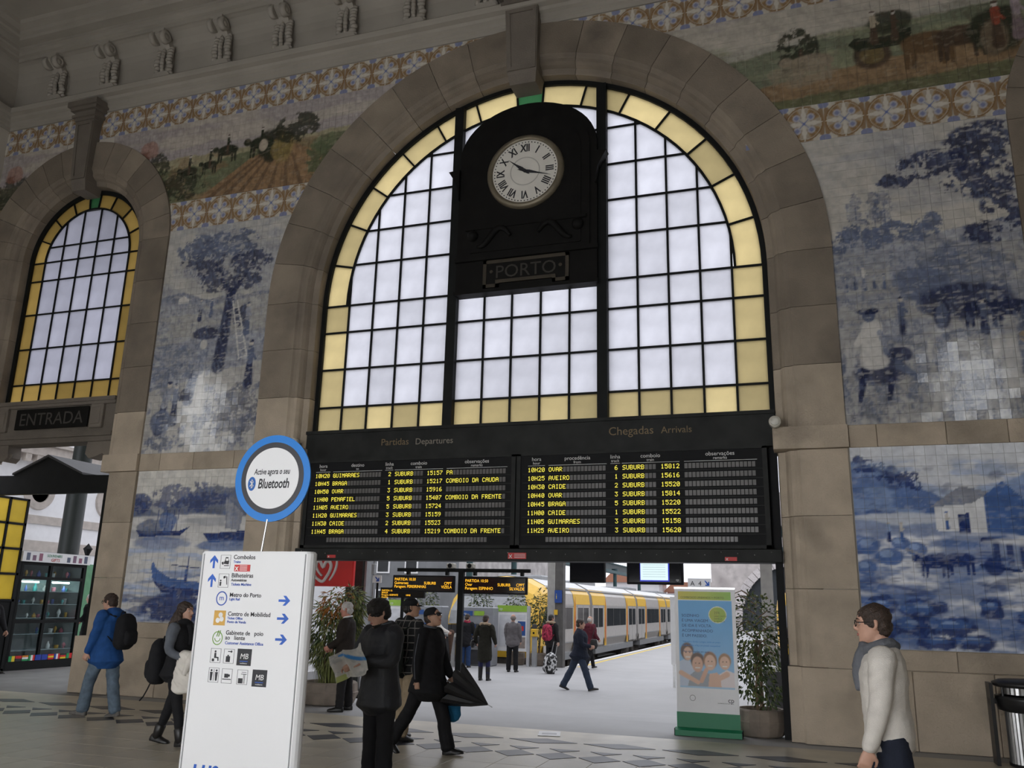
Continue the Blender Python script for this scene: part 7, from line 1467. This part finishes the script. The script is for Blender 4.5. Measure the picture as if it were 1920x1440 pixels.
    for sd in (-1, 1): h, k, a, fp = J[sd]; limb(mb, [h + off + V3((0, 0, 0.02)), k + off, a + off + V3((0, 0, -0.015))], [0.102 * bg_, 0.075 * bg_, look.get('cuff', 0.066) * bg_], 14)
    PENDING.append((sc(mb).obj('trousers', tr, root, fix=False), 0.012, 3, 0.010, 9, None))
    # ---- shoes
    for sd in (-1, 1):
        h, k, a, fp = J[sd]; A0 = a + off; f = V3((sd * 0.10, math.cos(fp), -math.sin(fp))).normalized(); up = V3((0, math.sin(fp), math.cos(fp))); sdv = f.cross(up).normalized(); mb = MB()
        rows = []
        for t, w, hh in ((-0.075, .022, .055), (-0.065, .034, .080), (-0.03, .038, .105), (0.02, .040, .100), (0.07, .046, .072), (0.12, .048, .055), (0.165, .040, .045), (0.19, .022, .032)):
            c = A0 + f * t - up * 0.085; rows.append([c + sdv * (w * math.cos(q)) + up * (0.012 + max(0, hh - 0.012) * max(0, math.sin(q)) + (0.0 if math.sin(q) >= 0 else -0.012)) for q in [2 * PI * i / 14 for i in range(14)]])
        mb.rings(rows); sh = sc(mb).obj('shoe', look.get('shoe', LEATH), root, smooth=True)
        if look.get('boot'): mb = MB(); limb(mb, [k.lerp(a, look['boot']) + off, a + off + V3((0, 0, -0.03))], [0.066, 0.055], 14); sc(mb).obj('boot_shaft', look.get('shoe', LEATH), root, smooth=True)
    # ---- jacket
    jm = look.get('jacket', cloth('black_jacket', (0.012, 0.012, 0.014))); hem = look.get('hem', -0.13); fat = look.get('fat', 1.0); pad = look.get('pad', 0.024); fl = look.get('flare', 1.10); mb = MB()
    prof = [(.08, .150, .112, 0), (.17, .142, .106, .006), (.28, .152, .113, .008), (.38, .163, .115, .004), (.45, .155, .098, -.004), (.50, .108, .075, -.008)]
    sw = max(abs(math.sin(q[0])) for q in legs) * 0.16 * min(1.0, -hem / 0.15); bot = [(hem, .168 * fl, .125 * fl + sw, 0), (hem * 0.5, .168 * (1 + fl) / 2, .125 * (1 + fl) / 2 + sw * .6, 0), (0.0, .162, .120 + sw * .2, 0)]
    if hem > -0.08: bot = [(hem, .160, .118, 0)]
    loft(mb, [(tors(h, y + (fat - 1) * 0.10), X, Fd, rx * (1 + (fat - 1) * .6) + pad, ry * fat + pad) for h, rx, ry, y in bot + prof] + [(tors(.545, -.008), X, Fd, .072 + look.get('collar', 0.0), .070 + look.get('collar', 0.0))], 20)
    slv = look.get('sleeve', (0.074, 0.062, 0.048)); sp2 = None
    sm_ = MB() if look.get('sleevemat') else mb
    for sd in (-1, 1):
        S, E, W = arms[sd]; limb(sm_, [S + V3((0, 0, 0.005)) - X * sd * 0.03, S + X * sd * 0.012 - V3((0, 0, 0.02)), E, W - (W - E).normalized() * 0.005], [slv[0] + pad * .4, slv[0] + pad * .4, slv[1] + pad * .2, slv[2]], 14)
    if look.get('piping'):
        S, E, W = arms[1]; pm = MB(); pm.tube([S + V3((0.085, 0, 0.0)), E.lerp(S, 0.5) + V3((0.082, 0, 0)), E + V3((0.070, 0, 0)), W.lerp(E, 0.5) + V3((0.064, 0, 0)), W + V3((0.052, 0, 0.02))], 0.006, 6); sc(pm).obj('sleeve_piping', GREYC, root)
    if look.get('hood'): loft(mb, [(tors(0.50 + dz, dy), X, Fd, rx, ry) for dz, dy, rx, ry in ((-0.10, -0.115, .09, .04), (-0.03, -0.125, .115, .055), (0.04, -0.10, .10, .05), (0.07, -0.08, .07, .035))])
    if look.get('jackname', 1): PENDING.append((sc(mb).obj(look.get('jname', 'jacket'), jm, root, fix=False), 0.012, 3, look.get('wr', 0.013), 8, None))
    if sm_ is not mb: PENDING.append((sc(sm_).obj('sleeves', look['sleevemat'], root, fix=False), 0.012, 2, 0.006, 9, None))
    if look.get('fur'):
        mb = MB(); mb.tube([tors(0.50, 0) + V3((0.13 * math.sin(t), -0.02 - 0.10 * math.cos(t), 0.035 + 0.02 * math.cos(t))) for t in [-2.2 + 4.4 * k / 20 for k in range(21)]], 0.042, 10); PENDING.append((sc(mb).obj('fur_trim', look['fur'], root, fix=False), 0.010, 1, 0.012, 50, None))
    if look.get('scarf'):
        mb = MB(); mb.tube([tors(0.535, 0.0) + V3((0.085 * math.sin(t), 0.01 + 0.085 * math.cos(t), 0.02 * math.sin(t * 2))) for t in [2 * PI * k / 20 for k in range(21)]], 0.040, 10)
        if look.get('scarf_end'): limb(mb, [tors(0.53, 0.09), tors(0.42, 0.15), tors(0.28, 0.145)], [0.04, 0.045, 0.03])
        PENDING.append((sc(mb).obj('scarf', look['scarf'], root, fix=False), 0.009, 2, 0.008, 20, None))
    if look.get('shirt'): mb = MB(); mb.tube([tors(0.545, 0.0) + V3((0.066 * math.sin(t), 0.068 * math.cos(t) - 0.004, 0.012 - 0.015 * math.cos(t))) for t in [2 * PI * k / 20 for k in range(21)]], 0.016, 8); sc(mb).obj('shirt_collar', look['shirt'], root, smooth=True)
    J['tors'] = lambda h, y=0.0, x=0.0: root_point(loc, rz, (tors(h, y) + X * x) * s); J['w'] = {k: root_point(loc, rz, arms[k][2] * s) for k in arms}; J['pt'] = lambda p: root_point(loc, rz, V3(p) * s)
    return root, J
def root_point(loc, rz, p): return V3(loc) + Matrix.Rotation(rz, 3, 'Z') @ p
def backpack(label, loc, rz, dims, m, pm=None, strap=True, dangle=False, tilt=0.0):
    w, d, h = dims; t = thing('backpack', label, 'backpack', loc, rz); mb = MB()
    loft(mb, [(V3((0, tilt * z, z * h)), V3((1, 0, 0)), V3((0, 1, 0)), w / 2 * a, d / 2 * b) for z, a, b in ((0.03, .82, .85), (0.12, .98, 1.0), (0.4, 1.0, 1.0), (0.7, .96, .92), (0.88, .84, .75), (0.97, .6, .5))], 18, 0.75)
    PENDING.append((mb.obj('pack_body', m, t, fix=False), 0.014, 2, 0.008, 9, None)); mb = MB()
    loft(mb, [(V3((0, -d * 0.46, z * h)), V3((1, 0, 0)), V3((0, 1, 0)), w * 0.36 * a, 0.045 * b) for z, a, b in ((0.1, .85, .7), (0.18, 1, 1), (0.42, 1, 1), (0.5, .9, .6))], 14, 0.7); PENDING.append((mb.obj('front_pocket', pm or m, t, fix=False), 0.012, 2, 0.004, 9, None))
    MB().tube([(-0.05, d * 0.3, h * 0.95), (-0.03, d * 0.3, h + 0.03), (0.03, d * 0.3, h + 0.03), (0.05, d * 0.3, h * 0.95)], 0.010, 6).obj('grab_loop', m, t)
    if strap:
        for q in (-1, 1): MB().tube([(q * w * 0.28, d * 0.45, h * 0.92), (q * w * 0.34, d * 0.5 + 0.10, h * 1.0), (q * w * 0.36, d * 0.5 + 0.20, h * 0.78), (q * w * 0.38, d * 0.5 + 0.14, h * 0.45), (q * w * 0.36, d * 0.45, h * 0.18)], 0.016, 8, sq=0.5).obj('shoulder_strap', m, t, smooth=True)
    if dangle: MB().tube([(0, -d * .3, 0.04), (0, -d * .55, -0.08), (0.01, -d * .75, -0.17), (0.0, -d, -0.22)], 0.008, 6).obj('loose_strap', m, t)
    return t
BLKC = cloth('black', (0.013, 0.013, 0.015)); BLK2 = cloth('charcoal', (0.020, 0.019, 0.020)); JEANS = cloth('washed_denim', (0.115, 0.155, 0.20), 0.25); NAVYC = cloth('navy', (0.016, 0.020, 0.034)); BLUEJ = cloth('royal_blue', (0.018, 0.075, 0.24)); GREYC = cloth('grey_knit', (0.115, 0.125, 0.145)); BRNC = cloth('dark_brown', (0.026, 0.020, 0.017)); BEIGE = cloth('beige', (0.34, 0.26, 0.17)); CREAM = cloth('cream_jacket', (0.62, 0.58, 0.53), 0.08); GRYJ = cloth('grey_jacket', (0.13, 0.12, 0.125)); MAROON = cloth('maroon', (0.10, 0.018, 0.028)); DOLIVE = cloth('dark_olive', (0.022, 0.021, 0.015)); DENIMD = cloth('dark_denim', (0.035, 0.05, 0.08)); BLUD = cloth('blue_denim', (0.025, 0.055, 0.14)); REDP = cloth('red_pattern', (0.30, 0.03, 0.06), 0.9); PACKG = cloth('green_black_pack', (0.018, 0.024, 0.020)); WHC = cloth('white_coat', (0.70, 0.66, 0.60), 0.06); FUR = cloth('tan_fur', (0.38, 0.29, 0.20), 0.3)
def plaid():
    m = cloth('plaid', (0.012, 0.012, 0.013)); n = m.node_tree.nodes; l = m.node_tree.links; b = n['Principled BSDF']; t = n.new('ShaderNodeTexCoord'); sp = n.new('ShaderNodeSeparateXYZ'); l.new(t.outputs['Object'], sp.inputs[0]); acc = None
    for ax in ('X', 'Z'):
        mu = n.new('ShaderNodeMath'); mu.operation = 'MULTIPLY'; mu.inputs[1].default_value = 11.0; l.new(sp.outputs[ax], mu.inputs[0]); fr = n.new('ShaderNodeMath'); fr.operation = 'FRACT'; l.new(mu.outputs[0], fr.inputs[0]); lt = n.new('ShaderNodeMath'); lt.operation = 'LESS_THAN'; lt.inputs[1].default_value = 0.14; l.new(fr.outputs[0], lt.inputs[0])
        if acc is None: acc = lt.outputs[0]
        else: mx = n.new('ShaderNodeMath'); mx.operation = 'MAXIMUM'; l.new(acc, mx.inputs[0]); l.new(lt.outputs[0], mx.inputs[1]); acc = mx.outputs[0]
    src = b.inputs['Base Color'].links[0].from_socket; mc = n.new('ShaderNodeMix'); mc.data_type = 'RGBA'; l.new(acc, mc.inputs['Factor']); l.new(src, mc.inputs['A']); mc.inputs['B'].default_value = (0.16, 0.15, 0.14, 1); l.new(mc.outputs['Result'], b.inputs['Base Color']); return m
PLAID = plaid()
WALK = ((0.42, 0.12, 0.03, -0.1), (-0.25, 0.30, 0.03, 0.35))

# 1 man in the blue jacket, walking left past the left doorway
r, J = person('man in royal blue jacket and pale jeans with glasses, walking left by the doorway', (-5.36, -2.42, 0), PI / 2, 1.74,
    dict(legs=((0.40, 0.28, 0.03, -0.05), (-0.16, 0.10, 0.03, 0.15)), lean=0.04, L=(-0.24, 0.16, 0.86), R=(0.22, 0.20, 0.86), Lp=(-0.3, -1, 0), head=(0.12, 0.05), headfwd=0.05, curl=0.7),
    dict(jacket=BLUEJ, trousers=JEANS, hair=HAIRB, glasses=1, hem=-0.17, fat=1.18, pad=0.032, flare=1.05, baggy=1.12, cuff=0.075, hood=1, shoe=mat('grey_trainer', (0.13, 0.12, 0.11), 0.7, var=0.3, scale=30), collar=0.015), 0.0085, True)
p = J['tors'](0.02, -0.27); backpack('black backpack on the back of the man in the blue jacket', p, PI / 2, (0.33, 0.24, 0.46), BLKC)
# 2 woman with the white coat, half behind the totem
r, J = person('woman in black vest and grey sleeves with long dark hair, walking right behind the totem', (-2.95, -3.86, 0), -PI / 2 + 0.1, 1.66,
    dict(legs=((-0.20, 0.18, 0.02, 0.15), (0.32, 0.08, 0.03, -0.1)), lean=0.02, L=(-0.17, 0.22, 1.08), R=(0.20, 0.25, 1.06), Rp=(0.4, -1, -0.4), head=(-0.05, -0.05), curl=0.6),
    dict(jacket=BLKC, sleevemat=GREYC, jname='vest', trousers=BLKC, hair=HAIRB, style='long', hem=-0.10, scarf=BLKC, scarf_end=1, baggy=0.86, cuff=0.056, boot=0.72, sleeve=(0.070, 0.054, 0.041)), 0.0085, True)
backpack('black backpack with a loose strap worn low by the long haired woman', J['tors'](-0.20, -0.26), -PI / 2 + 0.1, (0.30, 0.20, 0.50), BLKC, dangle=True)
cp_ = thing('folded_coat', 'white coat draped over the forearm of the long haired woman', 'coat', J['pt']((0.20, 0.27, 0.66)), -PI / 2 + 0.1); mb = MB()
loft(mb, [(V3((0, 0.0, z)), V3((1, 0, 0)), V3((0, 1, 0)), a, b) for z, a, b in ((0.0, 0.05, 0.17), (0.12, 0.06, 0.16), (0.26, 0.065, 0.145), (0.36, 0.07, 0.13), (0.42, 0.06, 0.11))], 20)
PENDING.append((mb.obj('draped_cloth', WHC, cp_, fix=False), 0.012, 2, 0.022, 13, None)); mb = MB(); limb(mb, [V3((-0.04, 0.07, 0.40)), V3((0.0, 0.10, 0.46)), V3((0.05, 0.07, 0.36)), V3((0.06, 0.02, 0.20))], [0.05, 0.055, 0.05, 0.04]); PENDING.append((mb.obj('coat_fold', WHC, cp_, fix=False), 0.012, 2, 0.010, 12, None))
# 3 elderly man by the potted shrub
r, J = person('white haired elderly man in dark brown jacket standing by the potted shrub', (-2.82, 0.02, 0), 1.85, 1.68,
    dict(legs=((0.05, 0.02, 0.10, 0), (-0.05, 0.02, 0.10, 0)), lean=0.05, L=(-0.10, 0.28, 1.02), R=(0.12, 0.28, 1.0), head=(-0.1, 0.08), curl=0.5), dict(jacket=BRNC, trousers=BLK2, hair=HAIRW, skin=skin_mat('ruddy', (0.52, 0.24, 0.18)), hem=-0.16, fat=1.15, shirt=WHITE, pad=0.03, baggy=1.05), 0.010, True)
# 4 young man reading a map
MR = 2.76; ML = (0.47, -5.21, 0)
r, J = person('young bearded man in black jacket reading a map in the foreground', ML, MR, 1.74,
    dict(legs=((0.03, 0.02, 0.05, 0), (-0.03, 0.02, 0.05, 0)), lean=0.03, L=(-0.13, 0.33, 1.19), R=(0.08, 0.34, 1.13), Lp=(-0.8, -0.5, -0.6), Rp=(0.8, -0.5, -0.6), hdL=(0.55, 0.6, 0.1), hdR=(-0.55, 0.6, 0.1), hnL=(0.4, -0.3, -0.9), hnR=(-0.4, -0.3, -0.9), head=(-0.28, 0.34), headfwd=0.06, curl=0.55),
    dict(jacket=mat('shell_black', (0.012, 0.013, 0.017), 0.6, var=0.2, scale=8, bump=0.15, bscale=60), trousers=BLKC, hair=HAIRK, style='bushy', beard=1, hem=-0.17, fat=1.12, pad=0.036, hood=1, shirt=GREYC, collar=0.02, skin=SKIN, baggy=1.05, cuff=0.075), 0.0080, True)
def p_map(u, v):
    c = Cv(u, v, (0.62, 0.60, 0.57)); c.wash((0.45, 0.45, 0.42), 14, 0.5, 3); c.streak(-1, 2, (0.3, 0.32, 0.33), 22, 25, 0.5, 0.55, 4); c.seg(0.0, 0.14, 0.22, 0.26, 0.02, 0.025, (0.05, 0.25, 0.60)); c.seg(0.22, 0.26, 0.40, 0.30, 0.02, 0.015, (0.05, 0.25, 0.60)); c.poly([(0.38, 0.0), (0.5, 0.0), (0.5, 0.07), (0.4, 0.07)], (0.42, 0.47, 0.16)); return c.c
mp = thing('folded_map', 'unfolded paper tourist map in the hands of the bearded man', 'map', J['pt']((-0.05, 0.41, 1.16)), MR)
nx, nz = 44, 30; gx = np.linspace(0, 0.5, nx + 1); gz = np.linspace(0, 0.34, nz + 1); GX, GZ = np.meshgrid(gx, gz); cm_ = p_map(GX, GZ).reshape(-1, 3); V_ = []
for a, b in zip(GX.ravel(), GZ.ravel()): q = a - 0.25; V_.append((q, 0.03 * math.cos(q * 25) + (b - 0.17) * 0.75 * 0.55 + 0.02 * abs(((b * 8) % 2) - 1), (b - 0.17) * 0.80 - 0.28 * q + 0.015 * math.sin(q * 18)))
V_ = [(x * 0.86, y * 0.86, z * 0.86) for x, y, z in V_]; n_ = nx + 1; me = bpy.data.meshes.new('map_sheet'); me.from_pydata(V_, [], [(j * n_ + i, j * n_ + i + 1, (j + 1) * n_ + i + 1, (j + 1) * n_ + i) for j in range(nz) for i in range(nx)]); me.materials.append(PRINT); at = me.color_attributes.new('Col', 'FLOAT_COLOR', 'POINT'); cc = np.ones((len(V_), 4), np.float32); cc[:, :3] = cm_; at.data.foreach_set('color', cc.ravel()); mo = link(bpy.data.objects.new('map_sheet', me), mp); md = mo.modifiers.new('thick', 'SOLIDIFY'); md.thickness = 0.002
# 5 man in the plaid jacket and cap
r, J = person('man in black cap and plaid jacket with beige trousers, behind the map reader', (-0.70, -2.20, 0), -0.35, 1.76,
    dict(legs=((0.12, 0.05, 0.06, 0), (-0.12, 0.12, 0.06, 0.1)), lean=0.03, head=(-0.75, -0.05), L=(-0.2, 0.22, 1.05), R=(0.22, 0.2, 1.0)), dict(jacket=PLAID, trousers=BEIGE, hair=HAIRK, cap='visor', capmat=BLKC, hem=-0.12, fat=1.1, baggy=1.05, style='fringe_back', skin=SKIN2), 0.0085, True)
backpack('dark green hiking backpack on the man in the plaid jacket', J['tors'](-0.16, -0.30), -0.35, (0.36, 0.28, 0.60), PACKG, cloth('dark_green', (0.020, 0.036, 0.026)))
# 6 man in black coat, sunglasses, umbrella
HL = (-0.02, -3.03, 0); HZ = -PI / 2 - 0.12
r, J = person('man in black coat, flat cap and sunglasses striding right with an umbrella', HL, HZ, 1.70,
    dict(legs=((0.36, 0.10, 0.03, -0.12), (-0.40, 0.22, 0.04, 0.55)), lean=0.0, head=(0.0, -0.30), headfwd=0.03, L=(-0.21, 0.20, 0.92), R=(0.23, -0.02, 0.80), Rp=(0.3, -1, 0), curl=0.95),
    dict(jacket=BLKC, jname='coat', trousers=BLKC, hair=HAIRB, style='fringe_back', cap='news', capmat=BLKC, glasses='sun', hem=-0.20, fat=1.12, pad=0.034, flare=1.08, piping=1, shirt=GREYC, skin=SKIN2, baggy=1.06, cuff=0.078), 0.0085, True)
um = thing('umbrella', 'black half open umbrella hanging from the hand of the man in sunglasses', 'umbrella', (0.17, -2.88, 0.80)); mb = MB(); ax_ = V3((0.88, 0.05, -0.42)).normalized(); s1 = ax_.orthogonal().normalized(); s2 = ax_.cross(s1); apex = ax_ * 0.56; rows = []
for t in (0.0, 0.35, 0.7, 1.0):
    row = []
    for k in range(32): a = 2 * PI * k / 32; pk = abs(math.cos(a * 4)); R0 = 0.27 * (t ** 0.85) * (0.72 + 0.28 * pk) + 0.005; row.append(apex - ax_ * ((0.44 + 0.05 * pk) * t) + (s1 * math.cos(a) + s2 * math.sin(a)) * R0)
    rows.append(row)
mb.rings(rows, cap=False); ccn = mb.obj('canopy', mat('umbrella_nylon', (0.010, 0.010, 0.012), 0.45, var=0.2), um, fix=False); md = ccn.modifiers.new('thick', 'SOLIDIFY'); md.thickness = 0.003
MB().tube([-ax_ * 0.06, ax_ * 0.62], 0.006, 8).obj('shaft', STEEL, um); MB().tube([ax_ * -0.02, -ax_ * 0.10, -ax_ * 0.13 + V3((0, 0, -0.03)), -ax_ * 0.11 + V3((0, 0, -0.06))], 0.013, 8).obj('handle', BLACK, um)
rb_ = MB()
for k in range(8): a = 2 * PI * k / 8; rb_.tube([apex, apex - ax_ * 0.49 + (s1 * math.cos(a) + s2 * math.sin(a)) * 0.272], 0.004, 5)
rb_.obj('ribs', STEEL, um)
bgb = thing('cloth_bag', 'blue cloth bag hanging from the hand of the man in sunglasses', 'bag', (0.20, -2.80, 0.36), HZ); mb = MB(); loft(mb, [(V3((0, 0, z)), V3((1, 0, 0)), V3((0, 1, 0)), a, b) for z, a, b in ((0.0, .05, .10), (0.06, .06, .125), (0.22, .05, .12), (0.33, .02, .10), (0.36, .012, .08))], 16); PENDING.append((mb.obj('bag_body', cloth('bag_blue', (0.012, 0.10, 0.20)), bgb, fix=False), 0.012, 2, 0.008, 12, None)); MB().tube([(0, -0.07, 0.34), (0, -0.03, 0.50), (0, 0.03, 0.50), (0, 0.07, 0.34)], 0.007, 6).obj('bag_handle', GREYC, bgb)
# 7 white jacket man at the right
r, J = person('dark haired man in cream jacket and grey scarf walking left in the right foreground', (4.72, -6.62, 0), PI / 2 - 0.05, 1.77,
    dict(legs=((-0.15, 0.2, 0.03, 0.2), (0.33, 0.15, 0.03, 0.0)), lean=0.02, head=(0.0, 0.02), L=(-0.25, 0.14, 0.84), R=(0.24, 0.04, 0.86), Lp=(-0.3, -1, 0), Rp=(0.2, -1, 0), headfwd=0.03, curl=0.6), dict(jacket=CREAM, trousers=NAVYC, hair=HAIRB, hem=-0.06, fat=1.0, pad=0.030, scarf=cloth('grey_scarf', (0.12, 0.125, 0.14)), scarf_end=1, glasses=1, baggy=1.05, collar=0.012, sleeve=(0.07, 0.06, 0.048)), 0.0080, True)
# ---- people out on the platform
z = PZ
r, J = person('person in black coat with a red scarf at the ticket machine', (-5.95, 13.15, z), 0.1, 1.62, dict(lean=0.12, L=(-0.15, 0.36, 1.1), R=(0.2, 0.3, 1.05), head=(-0.2, 0.25)), dict(trousers=BLUD, hair=HAIRB, hem=-0.22, baggy=1.1, scarf=REDP, fat=1.1, flare=1.05))
r, J = person('woman in long dark coat with fur trimmed hood and tall boots, seen from behind', (-3.83, 9.15, z), 0.05, 1.66, dict(head=(-0.1, 0.1), L=(-0.28, 0.12, 0.98), R=(0.27, 0.14, 0.98), legs=((0, 0, 0.035, 0), (0, 0, 0.035, 0))), dict(jacket=DOLIVE, jname='coat', trousers=cloth('violet_denim', (0.03, 0.032, 0.09)), hair=HAIRB, style='short', hem=-0.40, flare=1.08, pad=0.032, fur=FUR, hood=1, boot=0.35, baggy=0.88, cuff=0.058))
hb = thing('handbag', 'small black handbag at the hip of the woman in the fur trimmed coat', 'bag', (-4.16, 9.12, z + 0.82)); mb = MB(); loft(mb, [(V3((0, 0, q)), V3((0, 1, 0)), V3((1, 0, 0)), a, b) for q, a, b in ((0, .10, .04), (.08, .13, .06), (.17, .10, .035))], 14); PENDING.append((mb.obj('bag_body', LEATH, hb, fix=False), 0.012, 2, .004, 10, None)); MB().tube([(0, -.06, .16), (0.05, -.02, .35), (0.1, 0.0, .52)], 0.008, 6).obj('strap', LEATH, hb)
r, J = person('bald man in grey jacket reading the notice board, seen from behind', (-4.12, 12.30, z), 0.05, 1.66, dict(head=(0.25, 0.05), L=(-0.22, 0.14, 0.92), R=(0.22, 0.14, 0.92), legs=((0, 0, 0.05, 0), (0, 0, 0.05, 0))), dict(jacket=GRYJ, trousers=BLKC, style='fringe_back', hair=cloth('grey_stubble', (0.20, 0.17, 0.15)), hem=-0.12, fat=1.2, pad=0.034, baggy=1.08))
r, J = person('dark haired woman with a patterned red backpack and rolling case', (-3.35, 13.75, z), -0.25, 1.66, dict(head=(-0.5, 0.0), R=(0.30, 0.0, 0.75)), dict(jacket=BLK2, trousers=BLKC, hair=HAIRK, hem=-0.16, fur=FUR, scarf=cloth('green_scarf', (0.03, 0.06, 0.04)), fat=1.05))
backpack('red patterned backpack on the woman with the rolling case', J['tors'](0.0, -0.25), -0.25, (0.34, 0.2, 0.46), REDP)
sc_ = thing('rolling_case', 'black and white patterned rolling suitcase on the platform', 'suitcase', (-3.02, 12.35, z), -0.3); sc_.rotation_euler = (0, 0.2, -0.3)
zeb = mat('zebra_fabric', (0.60, 0.60, 0.60), 0.6, dark=((0.02, 0.02, 0.02), 11, 0.48, 0.52)); mb = MB(); loft(mb, [(V3((0, 0, q)), V3((1, 0, 0)), V3((0, 1, 0)), a, b) for q, a, b in ((.06, .17, .11), (.12, .20, .13), (.4, .20, .13), (.52, .17, .11), (.57, .10, .07))], 18, 0.7); PENDING.append((mb.obj('case_body', zeb, sc_, fix=False), 0.014, 2, .004, 9, None)); MB().tube([(0, -.13, .08), (0, -.14, .3), (0, -.12, .52)], .012, 6).obj('centre_strap', BLACK, sc_)
for q in (-.14, .14): MB().lathe([(0, -.02), (.04, -.02), (.04, .02), (0, .02)], (q, 0.05, .04), 12, 'x').obj('wheel', BLACK, sc_); MB().tube([(q * .5, .1, .5), (q * .5, .12, .92)], .007, 6).obj('pull_bar', STEEL, sc_)
MB().tube([(-.07, .12, .92), (.07, .12, .92)], .012, 6).obj('pull_handle', BLACK, sc_)
r, J = person('stout man in navy jumper and jeans striding right across the platform', (-0.98, 7.90, z), -PI / 2 + 0.35, 1.68, dict(legs=((-0.38, 0.15, 0.03, 0.35), (0.38, 0.05, 0.03, -0.15)), lean=0.05, head=(-0.1, 0.0), L=(-0.14, 0.28, 1.08), R=(0.16, 0.28, 1.10)), dict(jacket=NAVYC, trousers=DENIMD, hair=HAIRB, hem=-0.10, fat=1.32, pad=0.03, baggy=1.12, cuff=0.075), 0.010, True)
r, J = person('person in maroon padded jacket walking away beside the train', (-2.38, 14.85, z), -0.5, 1.66, dict(legs=WALK, head=(0.2, 0.1), L=(-0.24, 0.16, 0.98), R=(0.26, 0.16, 1.0)), dict(jacket=MAROON, trousers=BLKC, style='fringe_back', hair=HAIRW, hem=-0.12, fat=1.2, pad=0.045, hood=1))
sb = thing('shoulder_bag', 'black shoulder bag on the person in the maroon jacket', 'bag', (-2.15, 14.45, z + 0.66), -0.5); mb = MB(); loft(mb, [(V3((0, 0, q)), V3((1, 0, 0)), V3((0, 1, 0)), a, b) for q, a, b in ((0, .12, .05), (.1, .16, .07), (.26, .13, .04))], 14); PENDING.append((mb.obj('bag_body', LEATH, sb, fix=False), .012, 2, .005, 9, None)); MB().tube([(-.1, 0, .24), (-.05, .1, .6), (0.0, .16, .78)], .01, 6).obj('strap', LEATH, sb)
r, J = person('person with pale sleeves at the bin, mostly hidden by the man in sunglasses', (-6.62, 12.25, z), -0.9, 1.66, dict(head=(-0.4, 0.2), R=(0.10, 0.42, 1.12), L=(-0.2, 0.3, 1.0)), dict(jacket=BLK2, sleevemat=WHC, trousers=BLKC, hair=HAIRB, hem=-0.12))
fu = thing('folded_umbrella', 'brown folded umbrella held beside the bin on the platform', 'umbrella', (-6.30, 12.75, z + 0.35)); MB().lathe([(0.01, 0), (0.03, 0.1), (0.09, 0.62), (0.11, 0.70), (0.08, 0.76), (0.02, 0.78)], (0, 0, 0), 14).obj('folded_canopy', cloth('umbrella_brown', (0.09, 0.055, 0.04)), fu); MB().tube([(0, 0, -.08), (0, 0, .95)], .008, 6).obj('shaft', BLACK, fu)
person('small distant person with dark hair left of the notice board', (-8.98, 13.2, z), 0.3, 1.58, dict(head=(0, 0)), dict(jacket=GRYJ, trousers=BLKC, hair=HAIRB), 0.014)
person('person in black standing at the right end of the souvenir cabinet', (-13.18, 5.15, 0), PI / 2 + 0.4, 1.72, dict(head=(0.1, 0.1), L=(-0.15, 0.25, 1.05), R=(0.15, 0.25, 1.05)), dict(jacket=BLKC, trousers=BLKC, hair=HAIRW, style='short', hem=-0.3))
person('person in black at the left edge, in front of the amber glass screen', (-12.25, 1.50, 0), -PI / 2, 1.72, dict(legs=WALK, L=(-0.2, 0.25, 0.95), R=(0.2, 0.3, 0.9)), dict(jacket=BLKC, trousers=BLKC, hair=HAIRK, hem=-0.2))

# ================================================================== grow the soft surfaces (bodies, clothes, hair), then bake
for o, vx, it, amp, fq, eyes in PENDING:
    m = o.modifiers.new('r', 'REMESH'); m.mode = 'VOXEL'; m.voxel_size = vx; m.use_smooth_shade = True
    if it: m = o.modifiers.new('s', 'SMOOTH'); m.factor = 0.5; m.iterations = it

# ================================================================== lettering: font curves become plain meshes
bpy.context.view_layer.update()
_dg = bpy.context.evaluated_depsgraph_get()
_new = []; BAKED = []
for o in list(scene.objects):
    if o.type == 'FONT':
        me = bpy.data.meshes.new_from_object(o.evaluated_get(_dg), depsgraph=_dg)
        _new.append((o, me))
for o, vx, it, amp, fq, eyes in PENDING:
    me = bpy.data.meshes.new_from_object(o.evaluated_get(_dg), depsgraph=_dg)
    BAKED.append((o, me))
for o, me in _new:
    n = o.name
    k = bpy.data.objects.new('lettering', me); k.parent = o.parent; k.location = o.location; k.rotation_euler = o.rotation_euler; k.scale = o.scale
    COL.objects.link(k); bpy.data.objects.remove(o); k.name = n

for (o, vx, it, amp, fq, eyes), (_, me) in zip(PENDING, BAKED):
    nv = len(me.vertices); co = np.empty(nv * 3); me.vertices.foreach_get('co', co); co = co.reshape(-1, 3); no = np.empty(nv * 3)
    me.vertices.foreach_get('normal', no); no = no.reshape(-1, 3)
    if amp:
        d = fbm(co[:, 0] * fq + co[:, 1] * fq * 0.4 + 50, co[:, 2] * fq * 1.35 + co[:, 1] * fq * 0.8 + 50, len(o.name) + nv % 17, 3) - 0.5
        co = co + no * (d * 2 * amp)[:, None]
    if eyes:
        for c, r_, dv in eyes:
            q = np.linalg.norm(co - np.array(c), axis=1) / r_; w = np.clip(1 - q, 0, 1) ** 0.8; co = co + np.array(dv) * (w * 0.55 * r_)[:, None]
    me.vertices.foreach_set('co', co.ravel()); me.polygons.foreach_set('use_smooth', [True] * len(me.polygons)); me.update()
    o.modifiers.clear(); o.data = me
